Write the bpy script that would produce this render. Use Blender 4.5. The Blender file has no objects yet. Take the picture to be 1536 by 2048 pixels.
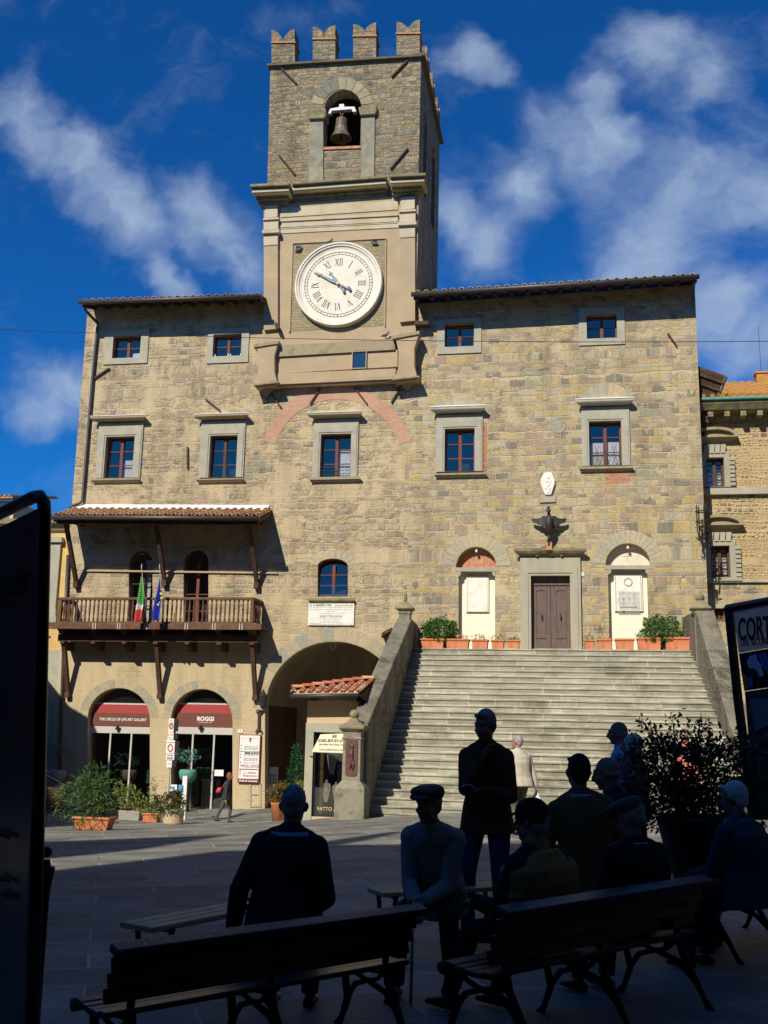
import bpy, math, random
from mathutils import Vector, Matrix, noise
from mathutils.geometry import tessellate_polygon
random.seed(7)
S=bpy.context.scene; COL=S.collection
R=math.radians; pi=math.pi
# ---------------- camera ----------------
F=2100.0; D=36.0; EYE=1.55
_th=math.atan(426/2100.); _ya=R(10); _ro=R(1.17)
_f=Vector((-math.sin(_ya)*math.cos(_th),math.cos(_ya)*math.cos(_th),math.sin(_th)))
_r0=Vector((math.cos(_ya),math.sin(_ya),0)); _u0=_r0.cross(_f)
_r=_r0*math.cos(_ro)+_u0*math.sin(_ro); _u=_u0*math.cos(_ro)-_r0*math.sin(_ro)
CAM=Vector((0,0,EYE))
cd=bpy.data.cameras.new('camera'); cam=bpy.data.objects.new('camera',cd); COL.objects.link(cam)
M=Matrix((( _r.x,_u.x,-_f.x,CAM.x),(_r.y,_u.y,-_f.y,CAM.y),(_r.z,_u.z,-_f.z,CAM.z),(0,0,0,1)))
cam.matrix_world=M; cd.sensor_fit='VERTICAL'; cd.sensor_height=24; cd.lens=F/2048*24
cd.clip_start=.05; cd.clip_end=3000; S.camera=cam
S.render.resolution_x=768; S.render.resolution_y=1024
def W(px,py,Y=D):
    d=_f+_r*((px-768)/F)-_u*((py-1024)/F); return CAM+d*(Y/d.y)
def WX(px,py,X):
    d=_f+_r*((px-768)/F)-_u*((py-1024)/F); return CAM+d*(X/d.x)
# ---------------- sun and sky ----------------
SUNV=Vector((.64,1.8,-1.55)).normalized()
sd=bpy.data.lights.new('sun','SUN'); sd.energy=4.9; sd.angle=R(.5); sd.color=(1,.915,.76)
so=bpy.data.objects.new('sun',sd); COL.objects.link(so); so.rotation_euler=SUNV.to_track_quat('-Z','Y').to_euler()
so.location=(-20,-50,60)
world=bpy.data.worlds.new('World'); S.world=world; world.use_nodes=True
nt=world.node_tree; nt.nodes.clear()
def N(nt,t,**k):
    n=nt.nodes.new(t)
    for a,b in k.items():
        if a=='ins':
            for i,v in b.items(): n.inputs[i].default_value=v
        else: setattr(n,a,b)
    return n
def MATH(nt,op,a,b=None,clamp=False,c=None):
    n=nt.nodes.new('ShaderNodeMath'); n.operation=op; n.use_clamp=clamp
    for i,v in enumerate((a,b,c)):
        if v is None: continue
        if isinstance(v,(int,float)): n.inputs[i].default_value=v
        else: nt.links.new(v,n.inputs[i])
    return n.outputs[0]
def MIX(nt,fac,a,b,mode='MIX'):
    n=nt.nodes.new('ShaderNodeMix'); n.data_type='RGBA'; n.blend_type=mode; n.clamp_factor=True
    for i,v in ((0,fac),(6,a),(7,b)):
        if isinstance(v,(int,float)): n.inputs[i].default_value=v
        elif isinstance(v,tuple): n.inputs[i].default_value=(*v[:3],1)
        else: nt.links.new(v,n.inputs[i])
    return n.outputs[2]
def RAMP(nt,src,stops,interp='LINEAR'):
    n=nt.nodes.new('ShaderNodeValToRGB'); n.color_ramp.interpolation=interp
    e=n.color_ramp.elements
    while len(e)<len(stops): e.new(.5)
    for i,(p,c) in enumerate(stops):
        e[i].position=p; e[i].color=(*c[:3],1) if isinstance(c,tuple) else (c,c,c,1)
    nt.links.new(src,n.inputs[0]); return n.outputs[0]
sky=N(nt,'ShaderNodeTexSky',sky_type='NISHITA',sun_disc=False,sun_elevation=math.asin(-SUNV.z),sun_rotation=math.atan2(-SUNV.x,-SUNV.y)%(2*pi))
sky.altitude=600; sky.air_density=1.0; sky.dust_density=.25; sky.ozone_density=3.5
SKYTINT=(.12,1.0,2.02); SKYSTR=.050
tc=N(nt,'ShaderNodeTexCoord'); sx=N(nt,'ShaderNodeSeparateXYZ'); nt.links.new(tc.outputs['Generated'],sx.inputs[0])
ay=MATH(nt,'MAXIMUM',MATH(nt,'ABSOLUTE',sx.outputs[1]),.15)
cu=MATH(nt,'DIVIDE',sx.outputs[0],ay); cv=MATH(nt,'DIVIDE',sx.outputs[2],ay)
cc=N(nt,'ShaderNodeCombineXYZ'); nt.links.new(cu,cc.inputs[0]); nt.links.new(cv,cc.inputs[1]); nt.links.new(MATH(nt,'MULTIPLY',MATH(nt,'SIGN',sx.outputs[1]),2.0),cc.inputs[2])
# cloud banks: direction (x/y, z/y), half sizes, turn
def sdir(px,py):
    p=W(px,py,1.0)-CAM; return p.x,p.z
BL=[]
for px,py,a,b,rot in ((60,230,.10,.055,-35),(170,310,.10,.05,-40),(240,400,.08,.045,-50),(410,430,.075,.05,-30),(480,500,.07,.03,-45),(130,790,.07,.045,0),(90,840,.06,.03,0),(330,560,.05,.02,-40),
    (1310,110,.08,.05,-15),(1420,160,.06,.05,-60),(1190,180,.05,.03,-60),(1160,300,.075,.05,-50),(1230,260,.06,.03,-40),(1390,360,.12,.06,20),(1300,470,.09,.06,35),(1230,560,.10,.05,40),(1490,400,.08,.05,0),(1440,630,.06,.05,10),(1500,700,.05,.05,0),(960,120,.05,.03,-40),(960,480,.05,.04,-50),(1050,360,.05,.05,0),(900,450,.03,.05,0)):
    x,z=sdir(px,py); BL.append((x,z,a*1.12,b*1.18,R(rot)))
nz0=N(nt,'ShaderNodeTexNoise',ins={'Scale':7.0,'Detail':4.0,'Roughness':.6}); nt.links.new(cc.outputs[0],nz0.inputs['Vector'])
wv=N(nt,'ShaderNodeVectorMath',operation='MULTIPLY_ADD'); nt.links.new(nz0.outputs['Color'],wv.inputs[0]); wv.inputs[1].default_value=(.10,.10,0); nt.links.new(cc.outputs[0],wv.inputs[2])
ws=N(nt,'ShaderNodeVectorMath',operation='SUBTRACT'); nt.links.new(wv.outputs[0],ws.inputs[0]); ws.inputs[1].default_value=(.05,.05,0)
acc=None
for x,z,a,b,rot in BL:
    m1=N(nt,'ShaderNodeVectorMath',operation='SUBTRACT'); nt.links.new(ws.outputs[0],m1.inputs[0]); m1.inputs[1].default_value=(x,z,2.0)
    m2=N(nt,'ShaderNodeVectorRotate',rotation_type='Z_AXIS'); nt.links.new(m1.outputs[0],m2.inputs[0]); m2.inputs['Angle'].default_value=-rot
    m3=N(nt,'ShaderNodeVectorMath',operation='MULTIPLY'); nt.links.new(m2.outputs[0],m3.inputs[0]); m3.inputs[1].default_value=(1/a,1/b,1)
    m4=N(nt,'ShaderNodeVectorMath',operation='LENGTH'); nt.links.new(m3.outputs[0],m4.inputs[0])
    g=MATH(nt,'SUBTRACT',1.25,m4.outputs['Value'],True)
    acc=g if acc is None else MATH(nt,'SMOOTH_MAX',acc,g,c=.3)
mpn=N(nt,'ShaderNodeMapping',ins={'Scale':(1,1.25,1),'Rotation':(0,0,R(35))}); nt.links.new(ws.outputs[0],mpn.inputs[0])
nz=N(nt,'ShaderNodeTexNoise',ins={'Scale':9.0,'Detail':10.0,'Roughness':.62,'Distortion':.15}); nt.links.new(mpn.outputs[0],nz.inputs['Vector'])
back=MATH(nt,'MULTIPLY',MATH(nt,'LESS_THAN',sx.outputs[1],0),-.5)
den=MATH(nt,'ADD',MATH(nt,'ADD',MATH(nt,'MULTIPLY',acc,1.12),back),MATH(nt,'MULTIPLY',MATH(nt,'SUBTRACT',nz.outputs[0],.5),1.9))
mr=N(nt,'ShaderNodeMapRange',interpolation_type='SMOOTHSTEP',ins={'From Min':.20,'From Max':1.75,'To Min':0,'To Max':.90}); nt.links.new(den,mr.inputs[0])
skyc=MIX(nt,1.0,sky.outputs[0],SKYTINT,'MULTIPLY')
CLC=(7.8,9.8,13.0)
skyf=MIX(nt,mr.outputs[0],skyc,CLC)
bg=N(nt,'ShaderNodeBackground',ins={'Strength':SKYSTR}); nt.links.new(skyf,bg.inputs[0])
wo=N(nt,'ShaderNodeOutputWorld'); nt.links.new(bg.outputs[0],wo.inputs[0])
S.view_settings.view_transform='Standard'; S.view_settings.look='None'; S.view_settings.exposure=.10; S.view_settings.gamma=1
# ---------------- materials ----------------
MATS={}
def newmat(name):
    m=bpy.data.materials.new(name); m.use_nodes=True; nt=m.node_tree; nt.nodes.clear()
    o=nt.nodes.new('ShaderNodeOutputMaterial'); b=nt.nodes.new('ShaderNodeBsdfPrincipled'); nt.links.new(b.outputs[0],o.inputs[0])
    MATS[name]=m; return m,nt,b
def geo(nt): 
    g=nt.nodes.new('ShaderNodeNewGeometry'); return g
def simple(name,col,rough=.85,var=.15,sc=6.0,bump=.0,bs=40.0,metal=0,spec=.3,col2=None,mixs=3.0,stretch=(1,1,1)):
    m,nt,b=newmat(name); t=N(nt,'ShaderNodeTexCoord'); mp=N(nt,'ShaderNodeMapping',ins={'Scale':stretch}); nt.links.new(t.outputs['Object'],mp.inputs[0])
    n=N(nt,'ShaderNodeTexNoise',ins={'Scale':sc,'Detail':6.0,'Roughness':.6}); nt.links.new(mp.outputs[0],n.inputs['Vector'])
    lo=tuple(c*(1-var) for c in col); hi=tuple(min(1,c*(1+var)) for c in col)
    c=RAMP(nt,n.outputs[0],[(.3,lo),(.7,hi)])
    if col2:
        n2=N(nt,'ShaderNodeTexNoise',ins={'Scale':mixs,'Detail':8.0,'Roughness':.65}); nt.links.new(mp.outputs[0],n2.inputs['Vector'])
        c=MIX(nt,RAMP(nt,n2.outputs[0],[(.48,0.),(.62,1.)]),c,col2)
    nt.links.new(c,b.inputs['Base Color']); b.inputs['Roughness'].default_value=rough; b.inputs['Metallic'].default_value=metal
    b.inputs['Specular IOR Level'].default_value=spec
    if bump:
        n3=N(nt,'ShaderNodeTexNoise',ins={'Scale':bs,'Detail':5.0}); nt.links.new(mp.outputs[0],n3.inputs['Vector'])
        bp=N(nt,'ShaderNodeBump',ins={'Strength':bump,'Distance':.02}); nt.links.new(n3.outputs[0],bp.inputs['Height']); nt.links.new(bp.outputs[0],b.inputs['Normal'])
    return m
def island(name,cols,rough=.85,spec=.25,bump=0.0,sc=9.0,dirt=None,trans=0):
    m,nt,b=newmat(name); g=geo(nt)
    k=len(cols); c=RAMP(nt,g.outputs['Random Per Island'],[(i/k,cc) for i,cc in enumerate(cols)],'CONSTANT')
    t=N(nt,'ShaderNodeTexCoord'); n=N(nt,'ShaderNodeTexNoise',ins={'Scale':sc,'Detail':6.0,'Roughness':.65}); nt.links.new(t.outputs['Object'],n.inputs['Vector'])
    c=MIX(nt,1.0,c,RAMP(nt,n.outputs[0],[(.25,.72),(.75,1.2)]),'MULTIPLY')
    if dirt: c=MIX(nt,RAMP(nt,n.outputs[0],[(.5,0.),(.62,.85)]),c,dirt)
    nt.links.new(c,b.inputs['Base Color']); b.inputs['Roughness'].default_value=rough; b.inputs['Specular IOR Level'].default_value=spec
    if bump:
        bp=N(nt,'ShaderNodeBump',ins={'Strength':bump,'Distance':.02}); nt.links.new(n.outputs[0],bp.inputs['Height']); nt.links.new(bp.outputs[0],b.inputs['Normal'])
    if trans:
        b.inputs['Transmission Weight'].default_value=0
        tr=nt.nodes.new('ShaderNodeBsdfTranslucent'); nt.links.new(c,tr.inputs[0]); ms=nt.nodes.new('ShaderNodeMixShader'); ms.inputs[0].default_value=trans
        o=[x for x in nt.nodes if x.type=='OUTPUT_MATERIAL'][0]; nt.links.new(b.outputs[0],ms.inputs[1]); nt.links.new(tr.outputs[0],ms.inputs[2]); nt.links.new(ms.outputs[0],o.inputs[0])
    return m
def masonry(name,bw,bh,pal,mortar,msize=.025,plaster=.35,plc=(.5,.38,.24),warp=.05,stain=.4,bump=.6,zones=None,bw2=None,bh2=None,contrast=1.0,hvar=1.0):
    """coursed rubble / ashlar on vertical walls: u = x+y, v = z"""
    m,nt,b=newmat(name); g=geo(nt); L=nt.links.new
    s=N(nt,'ShaderNodeSeparateXYZ'); L(g.outputs['Position'],s.inputs[0])
    nh=N(nt,'ShaderNodeTexNoise',noise_dimensions='1D',ins={'Scale':1.9,'Detail':1.0}); L(s.outputs[2],nh.inputs['W'])
    vz=MATH(nt,'ADD',s.outputs[2],MATH(nt,'MULTIPLY',nh.outputs[0],.42*hvar))
    c0=N(nt,'ShaderNodeCombineXYZ'); L(MATH(nt,'ADD',s.outputs[0],s.outputs[1]),c0.inputs[0]); L(vz,c0.inputs[1])
    nw=N(nt,'ShaderNodeTexNoise',ins={'Scale':1.6,'Detail':5.0,'Roughness':.62}); L(c0.outputs[0],nw.inputs['Vector'])
    w=N(nt,'ShaderNodeVectorMath',operation='MULTIPLY_ADD'); L(nw.outputs['Color'],w.inputs[0]); w.inputs[1].default_value=(warp*4,warp*2.2,0); L(c0.outputs[0],w.inputs[2])
    n0=N(nt,'ShaderNodeTexNoise',ins={'Scale':9.0,'Detail':4.0,'Roughness':.6}); L(c0.outputs[0],n0.inputs['Vector'])
    w2=N(nt,'ShaderNodeVectorMath',operation='MULTIPLY_ADD'); L(n0.outputs['Color'],w2.inputs[0]); w2.inputs[1].default_value=(warp*.9,warp*.9,0); L(w.outputs[0],w2.inputs[2])
    def brick(bw,bh,off,vec):
        t=N(nt,'ShaderNodeTexBrick',offset=off,ins={'Scale':1.0,'Brick Width':bw,'Row Height':bh,'Mortar Size':msize,'Mortar Smooth':.7,'Bias':0.0,'Color1':(0,0,0,1),'Color2':(1,1,1,1),'Mortar':(.5,.5,.5,1)})
        t.squash=.7; t.squash_frequency=3
        L(vec,t.inputs['Vector']); return t
    tA=brick(bw,bh,.5,w2.outputs[0]); tB=brick(bw2 or bw*.62,bh2 or bh*.62,.37,w2.outputs[0])
    nm=N(nt,'ShaderNodeTexNoise',ins={'Scale':.9,'Detail':3.0,'Roughness':.7}); L(c0.outputs[0],nm.inputs['Vector'])
    sel=RAMP(nt,nm.outputs[0],[(.47,0.),(.49,1.)])
    rnd=MIX(nt,sel,tA.outputs['Color'],tB.outputs['Color']); mor=MIX(nt,sel,tA.outputs['Fac'],tB.outputs['Fac'])
    k=len(pal); col=RAMP(nt,rnd,[(.02+i/k*.96,p) for i,p in enumerate(pal)],'CONSTANT')
    nf=N(nt,'ShaderNodeTexNoise',ins={'Scale':14.0,'Detail':8.0,'Roughness':.7}); L(c0.outputs[0],nf.inputs['Vector'])
    col=MIX(nt,1.0,col,RAMP(nt,nf.outputs[0],[(.25,.70),(.75,1.28)]),'MULTIPLY')
    col=MIX(nt,MATH(nt,'MULTIPLY',RAMP(nt,mor,[(.2,0.),(.8,1.)]),.75),col,mortar)
    npn=N(nt,'ShaderNodeTexNoise',ins={'Scale':.75,'Detail':9.0,'Roughness':.72}); L(w.outputs[0],npn.inputs['Vector'])
    pm=RAMP(nt,npn.outputs[0],[(.60-plaster*.3,0.),(.68-plaster*.3,.8)])
    if zones: pm=zones(nt,s,pm,npn)
    plv=MIX(nt,1.0,plc,RAMP(nt,nf.outputs[0],[(.2,.8),(.8,1.15)]),'MULTIPLY')
    col=MIX(nt,pm,col,plv)
    # weather stains: long vertical streaks and soft patches
    c2=N(nt,'ShaderNodeCombineXYZ'); L(MATH(nt,'MULTIPLY',s.outputs[0],1.6),c2.inputs[0]); L(MATH(nt,'MULTIPLY',s.outputs[2],.22),c2.inputs[1]); L(MATH(nt,'MULTIPLY',s.outputs[1],1.6),c2.inputs[2])
    ns=N(nt,'ShaderNodeTexNoise',ins={'Scale':1.0,'Detail':7.0,'Roughness':.65}); L(c2.outputs[0],ns.inputs['Vector'])
    col=MIX(nt,stain,col,MIX(nt,1.0,col,RAMP(nt,ns.outputs[0],[(.34,(.45,.45,.43)),(.55,(1,1,1))]),'MULTIPLY'))
    L(col,b.inputs['Base Color']); b.inputs['Roughness'].default_value=.92; b.inputs['Specular IOR Level'].default_value=.15
    h=MATH(nt,'ADD',MATH(nt,'MULTIPLY',MATH(nt,'SUBTRACT',1.0,mor),MATH(nt,'SUBTRACT',1.0,pm)),MATH(nt,'MULTIPLY',nf.outputs[0],.55))
    h=MATH(nt,'ADD',h,MATH(nt,'MULTIPLY',MATH(nt,'MULTIPLY',rnd,MATH(nt,'SUBTRACT',1.0,pm)),.5))
    bp=N(nt,'ShaderNodeBump',ins={'Strength':bump,'Distance':.035}); L(h,bp.inputs['Height']); L(bp.outputs[0],b.inputs['Normal'])
    return m
TN2=(.37,.30,.185); GR3=(.26,.235,.17); PK2=(.38,.27,.18); OC3=(.38,.28,.13); GR2=(.33,.315,.235); OC2=(.48,.385,.205); GG=(.36,.275,.205); TN=(.46,.39,.24); OC=(.46,.355,.165); GR=(.235,.22,.17); PK=(.50,.405,.27); LT=(.45,.40,.29); DK=(.16,.15,.115); RD=(.36,.20,.10)
def zoneL(nt,s,pm,npn):
    # smoother render on the ground storey
    f=N(nt,'ShaderNodeMapRange',interpolation_type='SMOOTHSTEP',ins={'From Min':6.4,'From Max':3.6,'To Min':0,'To Max':.95}); nt.links.new(s.outputs[2],f.inputs[0])
    return MATH(nt,'MAXIMUM',pm,MATH(nt,'MULTIPLY',f.outputs[0],RAMP(nt,npn.outputs[0],[(.30,.45),(.44,1.)])))
masonry('rubble_wall',.54,.235,[GG,TN,GR2,PK,TN,GG,LT,GR,OC2,TN,GG],(.55,.44,.275),.024,.48,(.55,.445,.28),.065,.40,.75,zones=zoneL,bw2=.36,bh2=.16)
masonry('ashlar_wall',.58,.25,[GG,OC,TN,LT,GG,OC2,TN,GR2,GG,OC2,GR,TN],(.54,.45,.275),.018,.24,(.54,.455,.29),.05,.42,.65,bw2=.44,bh2=.20)
masonry('tower_wall',.38,.17,[DK,TN2,GR,GR3,PK2,GR,DK,TN2,OC3,GR3],(.31,.25,.155),.022,.12,(.38,.28,.19),.06,.6,.9)
masonry('palace_rubble',.26,.13,[TN,GG,GR,OC,DK,TN],(.56,.42,.23),.045,.22,(.52,.40,.22),.06,.25,.8)
masonry('parapet_stone',.5,.28,[GR,DK,GG,GR],(.20,.185,.14),.03,.75,(.225,.21,.165),.10,.75,1.5)
masonry('red_brick',.25,.07,[(.42,.16,.08),(.48,.20,.11),(.36,.13,.07),(.5,.25,.15)],(.45,.33,.23),.012,.15,(.46,.30,.2),.004,.2,.3,hvar=0)
masonry('pink_brick',.30,.08,[(.50,.28,.19),(.49,.27,.18),(.52,.31,.21)],(.50,.34,.23),.008,.45,(.52,.335,.225),.01,.2,.25,hvar=0)
simple('pietra_serena',(.36,.345,.27),.85,.12,3.0,.35,25,col2=(.42,.37,.27),mixs=1.7,stretch=(1,1,.4))
simple('grey_frame_stone',(.37,.365,.29),.85,.10,2.5,.3,30,col2=(.44,.40,.31),mixs=2.2)
simple('render_tan',(.45,.345,.22),.9,.09,1.6,.25,30,col2=(.39,.31,.205),mixs=.9)
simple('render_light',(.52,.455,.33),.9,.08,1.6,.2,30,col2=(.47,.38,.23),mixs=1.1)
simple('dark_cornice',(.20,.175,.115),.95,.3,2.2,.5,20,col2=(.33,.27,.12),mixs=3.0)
simple('cornice_stone',(.36,.30,.20),.9,.2,2.2,.35,20,col2=(.26,.22,.12),mixs=2.2)
simple('grey_step_stone',(.40,.385,.31),.9,.2,3.0,.4,30)
simple('marble',(.80,.79,.72),.5,.04,3.0,.05,col2=(.72,.70,.62),mixs=4.0)
simple('clock_white',(.76,.72,.61),.6,.05,1.5,.05,col2=(.66,.60,.46),mixs=1.5)
simple('niche_cream',(.86,.80,.64),.9,.03,1.0,.1)
simple('niche_brick',(.47,.24,.14),.95,.3,7.0,.8,14)
simple('niche_plaster',(.70,.64,.52),.9,.12,3.0,.3,12)
simple('belfry_stone',(.25,.235,.18),.9,.25,2.5,.4,25,col2=(.33,.30,.21),mixs=2.0)
simple('pier_stone',(.28,.265,.20),.9,.25,2.5,.5,25,col2=(.16,.15,.11),mixs=2.5)
simple('string_dark',(.13,.115,.085),.95,.25,3)
simple('black_ink',(.06,.06,.058),.6,.1)
simple('faint_ink',(.42,.41,.37),.7,.1)
simple('grey_ink',(.22,.22,.22),.7,.1)
simple('old_iron',(.05,.045,.04),.6,.2,9,.2,metal=.4)
simple('rusty_iron',(.075,.05,.035),.8,.4,9,.3)
simple('gutter_metal',(.085,.08,.075),.5,.2,5,metal=.5)
simple('dark_wood',(.075,.042,.026),.8,.35,3.0,.4,30,stretch=(1,1,1),col2=(.11,.065,.04),mixs=2)
simple('balcony_wood',(.15,.075,.045),.75,.35,4.0,.35,30,col2=(.10,.055,.035),mixs=3)
simple('door_wood',(.135,.095,.085),.75,.16,5.0,.25,30,col2=(.16,.115,.095),mixs=6,stretch=(2,2,.6))
simple('window_wood',(.17,.055,.035),.7,.2,6,.1)
simple('dark_frame_wood',(.09,.045,.03),.7,.2,6,.1)
simple('sill_white',(.72,.71,.66),.7,.05)
simple('lead_white',(.80,.80,.78),.5,.05)
simple('room_dark',(.035,.035,.038),.9,.1)
simple('room_warm',(.26,.19,.10),.9,.15)
simple('curtain',(.72,.72,.70),.9,.05,2,.1)
simple('cream_blind',(.65,.58,.36),.9,.05)
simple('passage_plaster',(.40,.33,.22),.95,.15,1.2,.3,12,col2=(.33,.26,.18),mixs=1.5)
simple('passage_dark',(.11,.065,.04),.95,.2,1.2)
simple('fascia_red',(.36,.055,.052),.6,.05)
simple('fascia_brown',(.165,.06,.04),.5,.08)
simple('aluminium',(.55,.53,.49),.45,.05,metal=.1)
simple('white_paint',(.78,.78,.76),.6,.03)
simple('sign_black',(.02,.02,.022),.5,.05)
simple('sign_red',(.60,.05,.05),.5,.05)
simple('sign_yellow',(.75,.60,.15),.5,.05)
simple('sign_blue',(.08,.32,.60),.5,.05)
simple('maroon',(.26,.04,.035),.5,.05)
simple('plum',(.35,.08,.16),.5,.05)
simple('gold_letters',(.75,.60,.30),.5,.05)
simple('verdigris',(.10,.30,.25),.7,.25,12)
simple('bronze',(.055,.05,.045),.55,.35,10,.4,metal=.5)
simple('bell_bronze',(.13,.09,.06),.6,.3,5,.2,col2=(.20,.24,.19),mixs=3,metal=.3)
simple('bell_yoke',(.62,.62,.62),.5,.05)
simple('flag_green',(.10,.50,.10),.8,.08); simple('flag_white',(.78,.78,.78),.8,.04); simple('flag_red',(.72,.09,.07),.8,.08)
simple('flag_blue',(.03,.05,.45),.8,.08); simple('star_yellow',(.85,.75,.05),.7,.05)
simple('terracotta',(.55,.19,.085),.8,.14,5.0,.15,40,col2=(.60,.25,.13),mixs=4)
simple('grey_concrete',(.33,.31,.27),.9,.12,6,.4,40)
simple('tuff_pot',(.52,.41,.27),.95,.15,9,.6,40)
simple('soil',(.06,.04,.025),.95,.3,20,.6)
simple('yellow_plaster',(.62,.44,.17),.9,.12,1.5,.15,20,col2=(.52,.36,.15),mixs=1.4)
simple('peach_plaster',(.60,.44,.27),.9,.06,1.5,.1,20)
simple('awning_cream',(.70,.64,.47),.85,.04)
simple('plaque_brown',(.15,.075,.065),.45,.25,12,.5,20,metal=.3)
simple('necklace_white',(.75,.72,.65),.6,.05)
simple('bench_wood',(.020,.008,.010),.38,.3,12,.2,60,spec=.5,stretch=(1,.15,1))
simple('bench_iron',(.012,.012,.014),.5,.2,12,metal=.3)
simple('plank_wood',(.58,.40,.20),.6,.3,5,.2,50,stretch=(1,.3,1))
simple('black_frame',(.014,.014,.016),.35,.1,spec=.5)
simple('panel_navy',(.018,.026,.055),.25,.3,2.0,spec=.5)
simple('bark',(.09,.06,.04),.95,.3,20,.5)
simple('pigeon_grey',(.12,.12,.14),.8,.4,30)
simple('occluder_plaster',(.13,.105,.075),.9,.1)
simple('roof_slope',(.50,.24,.08),.9,.3,4.0,.5,25,col2=(.38,.26,.06),mixs=6)
simple('skin',(.34,.19,.13),.6,.1); simple('hair_grey',(.30,.29,.28),.9,.3,30,.5); simple('hair_white',(.62,.60,.57),.9,.2,30,.5); simple('hair_dark',(.025,.02,.018),.9,.3,30,.5)
simple('hair_red',(.24,.08,.03),.9,.3,30,.5); simple('hair_blonde',(.55,.47,.34),.9,.2,30,.5)
def cloth(n,c,**k): simple('cloth_'+n,c,.9,.18,5,.5,14,**k)
for n,c in dict(black=(.010,.010,.011),navy=(.012,.014,.03),brown=(.12,.055,.022),olive=(.16,.085,.032),beige=(.50,.46,.37),greyviolet=(.30,.26,.25),mustard=(.30,.145,.04),jeans=(.022,.036,.085),darkgreen=(.10,.105,.075),lightblue=(.24,.36,.55),plum=(.16,.035,.07),slate=(.045,.05,.065),tweed=(.09,.085,.07),pink=(.65,.03,.22),coral=(.75,.22,.18),white=(.7,.7,.7),charcoal=(.04,.04,.045)).items(): cloth(n,c)
island('voussoir',[(.40,.37,.27),(.43,.39,.28),(.37,.35,.26),(.48,.41,.27),(.42,.38,.28)],bump=.4)
island('voussoir_tan',[(.42,.35,.23),(.38,.34,.23),(.46,.38,.25),(.33,.32,.25)],bump=.3)
island('voussoir_dark',[(.25,.23,.16),(.32,.28,.18),(.20,.19,.15),(.36,.32,.20)],bump=.4)
island('roof_tile',[(.42,.19,.10),(.50,.27,.16),(.38,.22,.13),(.46,.30,.17),(.36,.16,.09)],.9,.2,.4,9,dirt=(.28,.22,.10))
island('roof_tile_lichen',[(.42,.30,.14),(.50,.36,.15),(.38,.27,.16),(.46,.33,.12)],.9,.2,.4,9,dirt=(.42,.31,.06))
island('roof_tile_new',[(.55,.15,.08),(.62,.30,.18),(.60,.42,.28),(.50,.18,.12),(.58,.22,.10)],.85,.2,.2)
island('leaf_green',[(.045,.13,.02),(.07,.19,.035),(.03,.09,.015),(.09,.21,.04)],.6,.35,0,trans=.25)
island('leaf_oleander',[(.06,.13,.035),(.08,.18,.04),(.04,.09,.03),(.11,.20,.06)],.55,.35,0,trans=.25)
island('leaf_variegated',[(.30,.33,.06),(.10,.18,.03),(.40,.42,.12),(.07,.13,.03)],.6,.3,0,trans=.25)
island('leaf_orange',[(.30,.15,.02),(.20,.16,.02),(.35,.20,.03),(.14,.14,.02)],.6,.3,0,trans=.25)
island('leaf_reddish',[(.10,.06,.03),(.06,.09,.025),(.13,.10,.03),(.05,.12,.02)],.6,.3,0,trans=.25)
island('leaf_dark',[(.03,.055,.018),(.05,.085,.025),(.025,.04,.015),(.06,.08,.02)],.5,.4,0,trans=.15)
island('leaf_conifer',[(.02,.09,.03),(.03,.14,.045),(.015,.06,.02)],.6,.3,0,trans=.2)
island('leaf_verdigris',[(.07,.24,.20),(.10,.30,.24),(.05,.16,.14)],.6,.3,0)
# glass
m,nt2,b=newmat('window_glass'); nt2.nodes.remove(b)
tr=N(nt2,'ShaderNodeBsdfTransparent',ins={0:(.88,.89,.90,1)}); gl=N(nt2,'ShaderNodeBsdfGlossy',ins={'Roughness':.04,0:(.92,.72,.58,1)})
ms=N(nt2,'ShaderNodeMixShader',ins={0:.24}); nt2.links.new(tr.outputs[0],ms.inputs[1]); nt2.links.new(gl.outputs[0],ms.inputs[2])
nt2.links.new(ms.outputs[0],[x for x in nt2.nodes if x.type=='OUTPUT_MATERIAL'][0].inputs[0])
m,nt2,b=newmat('shop_glass'); nt2.nodes.remove(b)
tr=N(nt2,'ShaderNodeBsdfTransparent',ins={0:(.72,.72,.70,1)}); gl=N(nt2,'ShaderNodeBsdfGlossy',ins={'Roughness':.02,0:(.8,.85,.9,1)})
ms=N(nt2,'ShaderNodeMixShader',ins={0:.10}); nt2.links.new(tr.outputs[0],ms.inputs[1]); nt2.links.new(gl.outputs[0],ms.inputs[2])
nt2.links.new(ms.outputs[0],[x for x in nt2.nodes if x.type=='OUTPUT_MATERIAL'][0].inputs[0])
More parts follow.
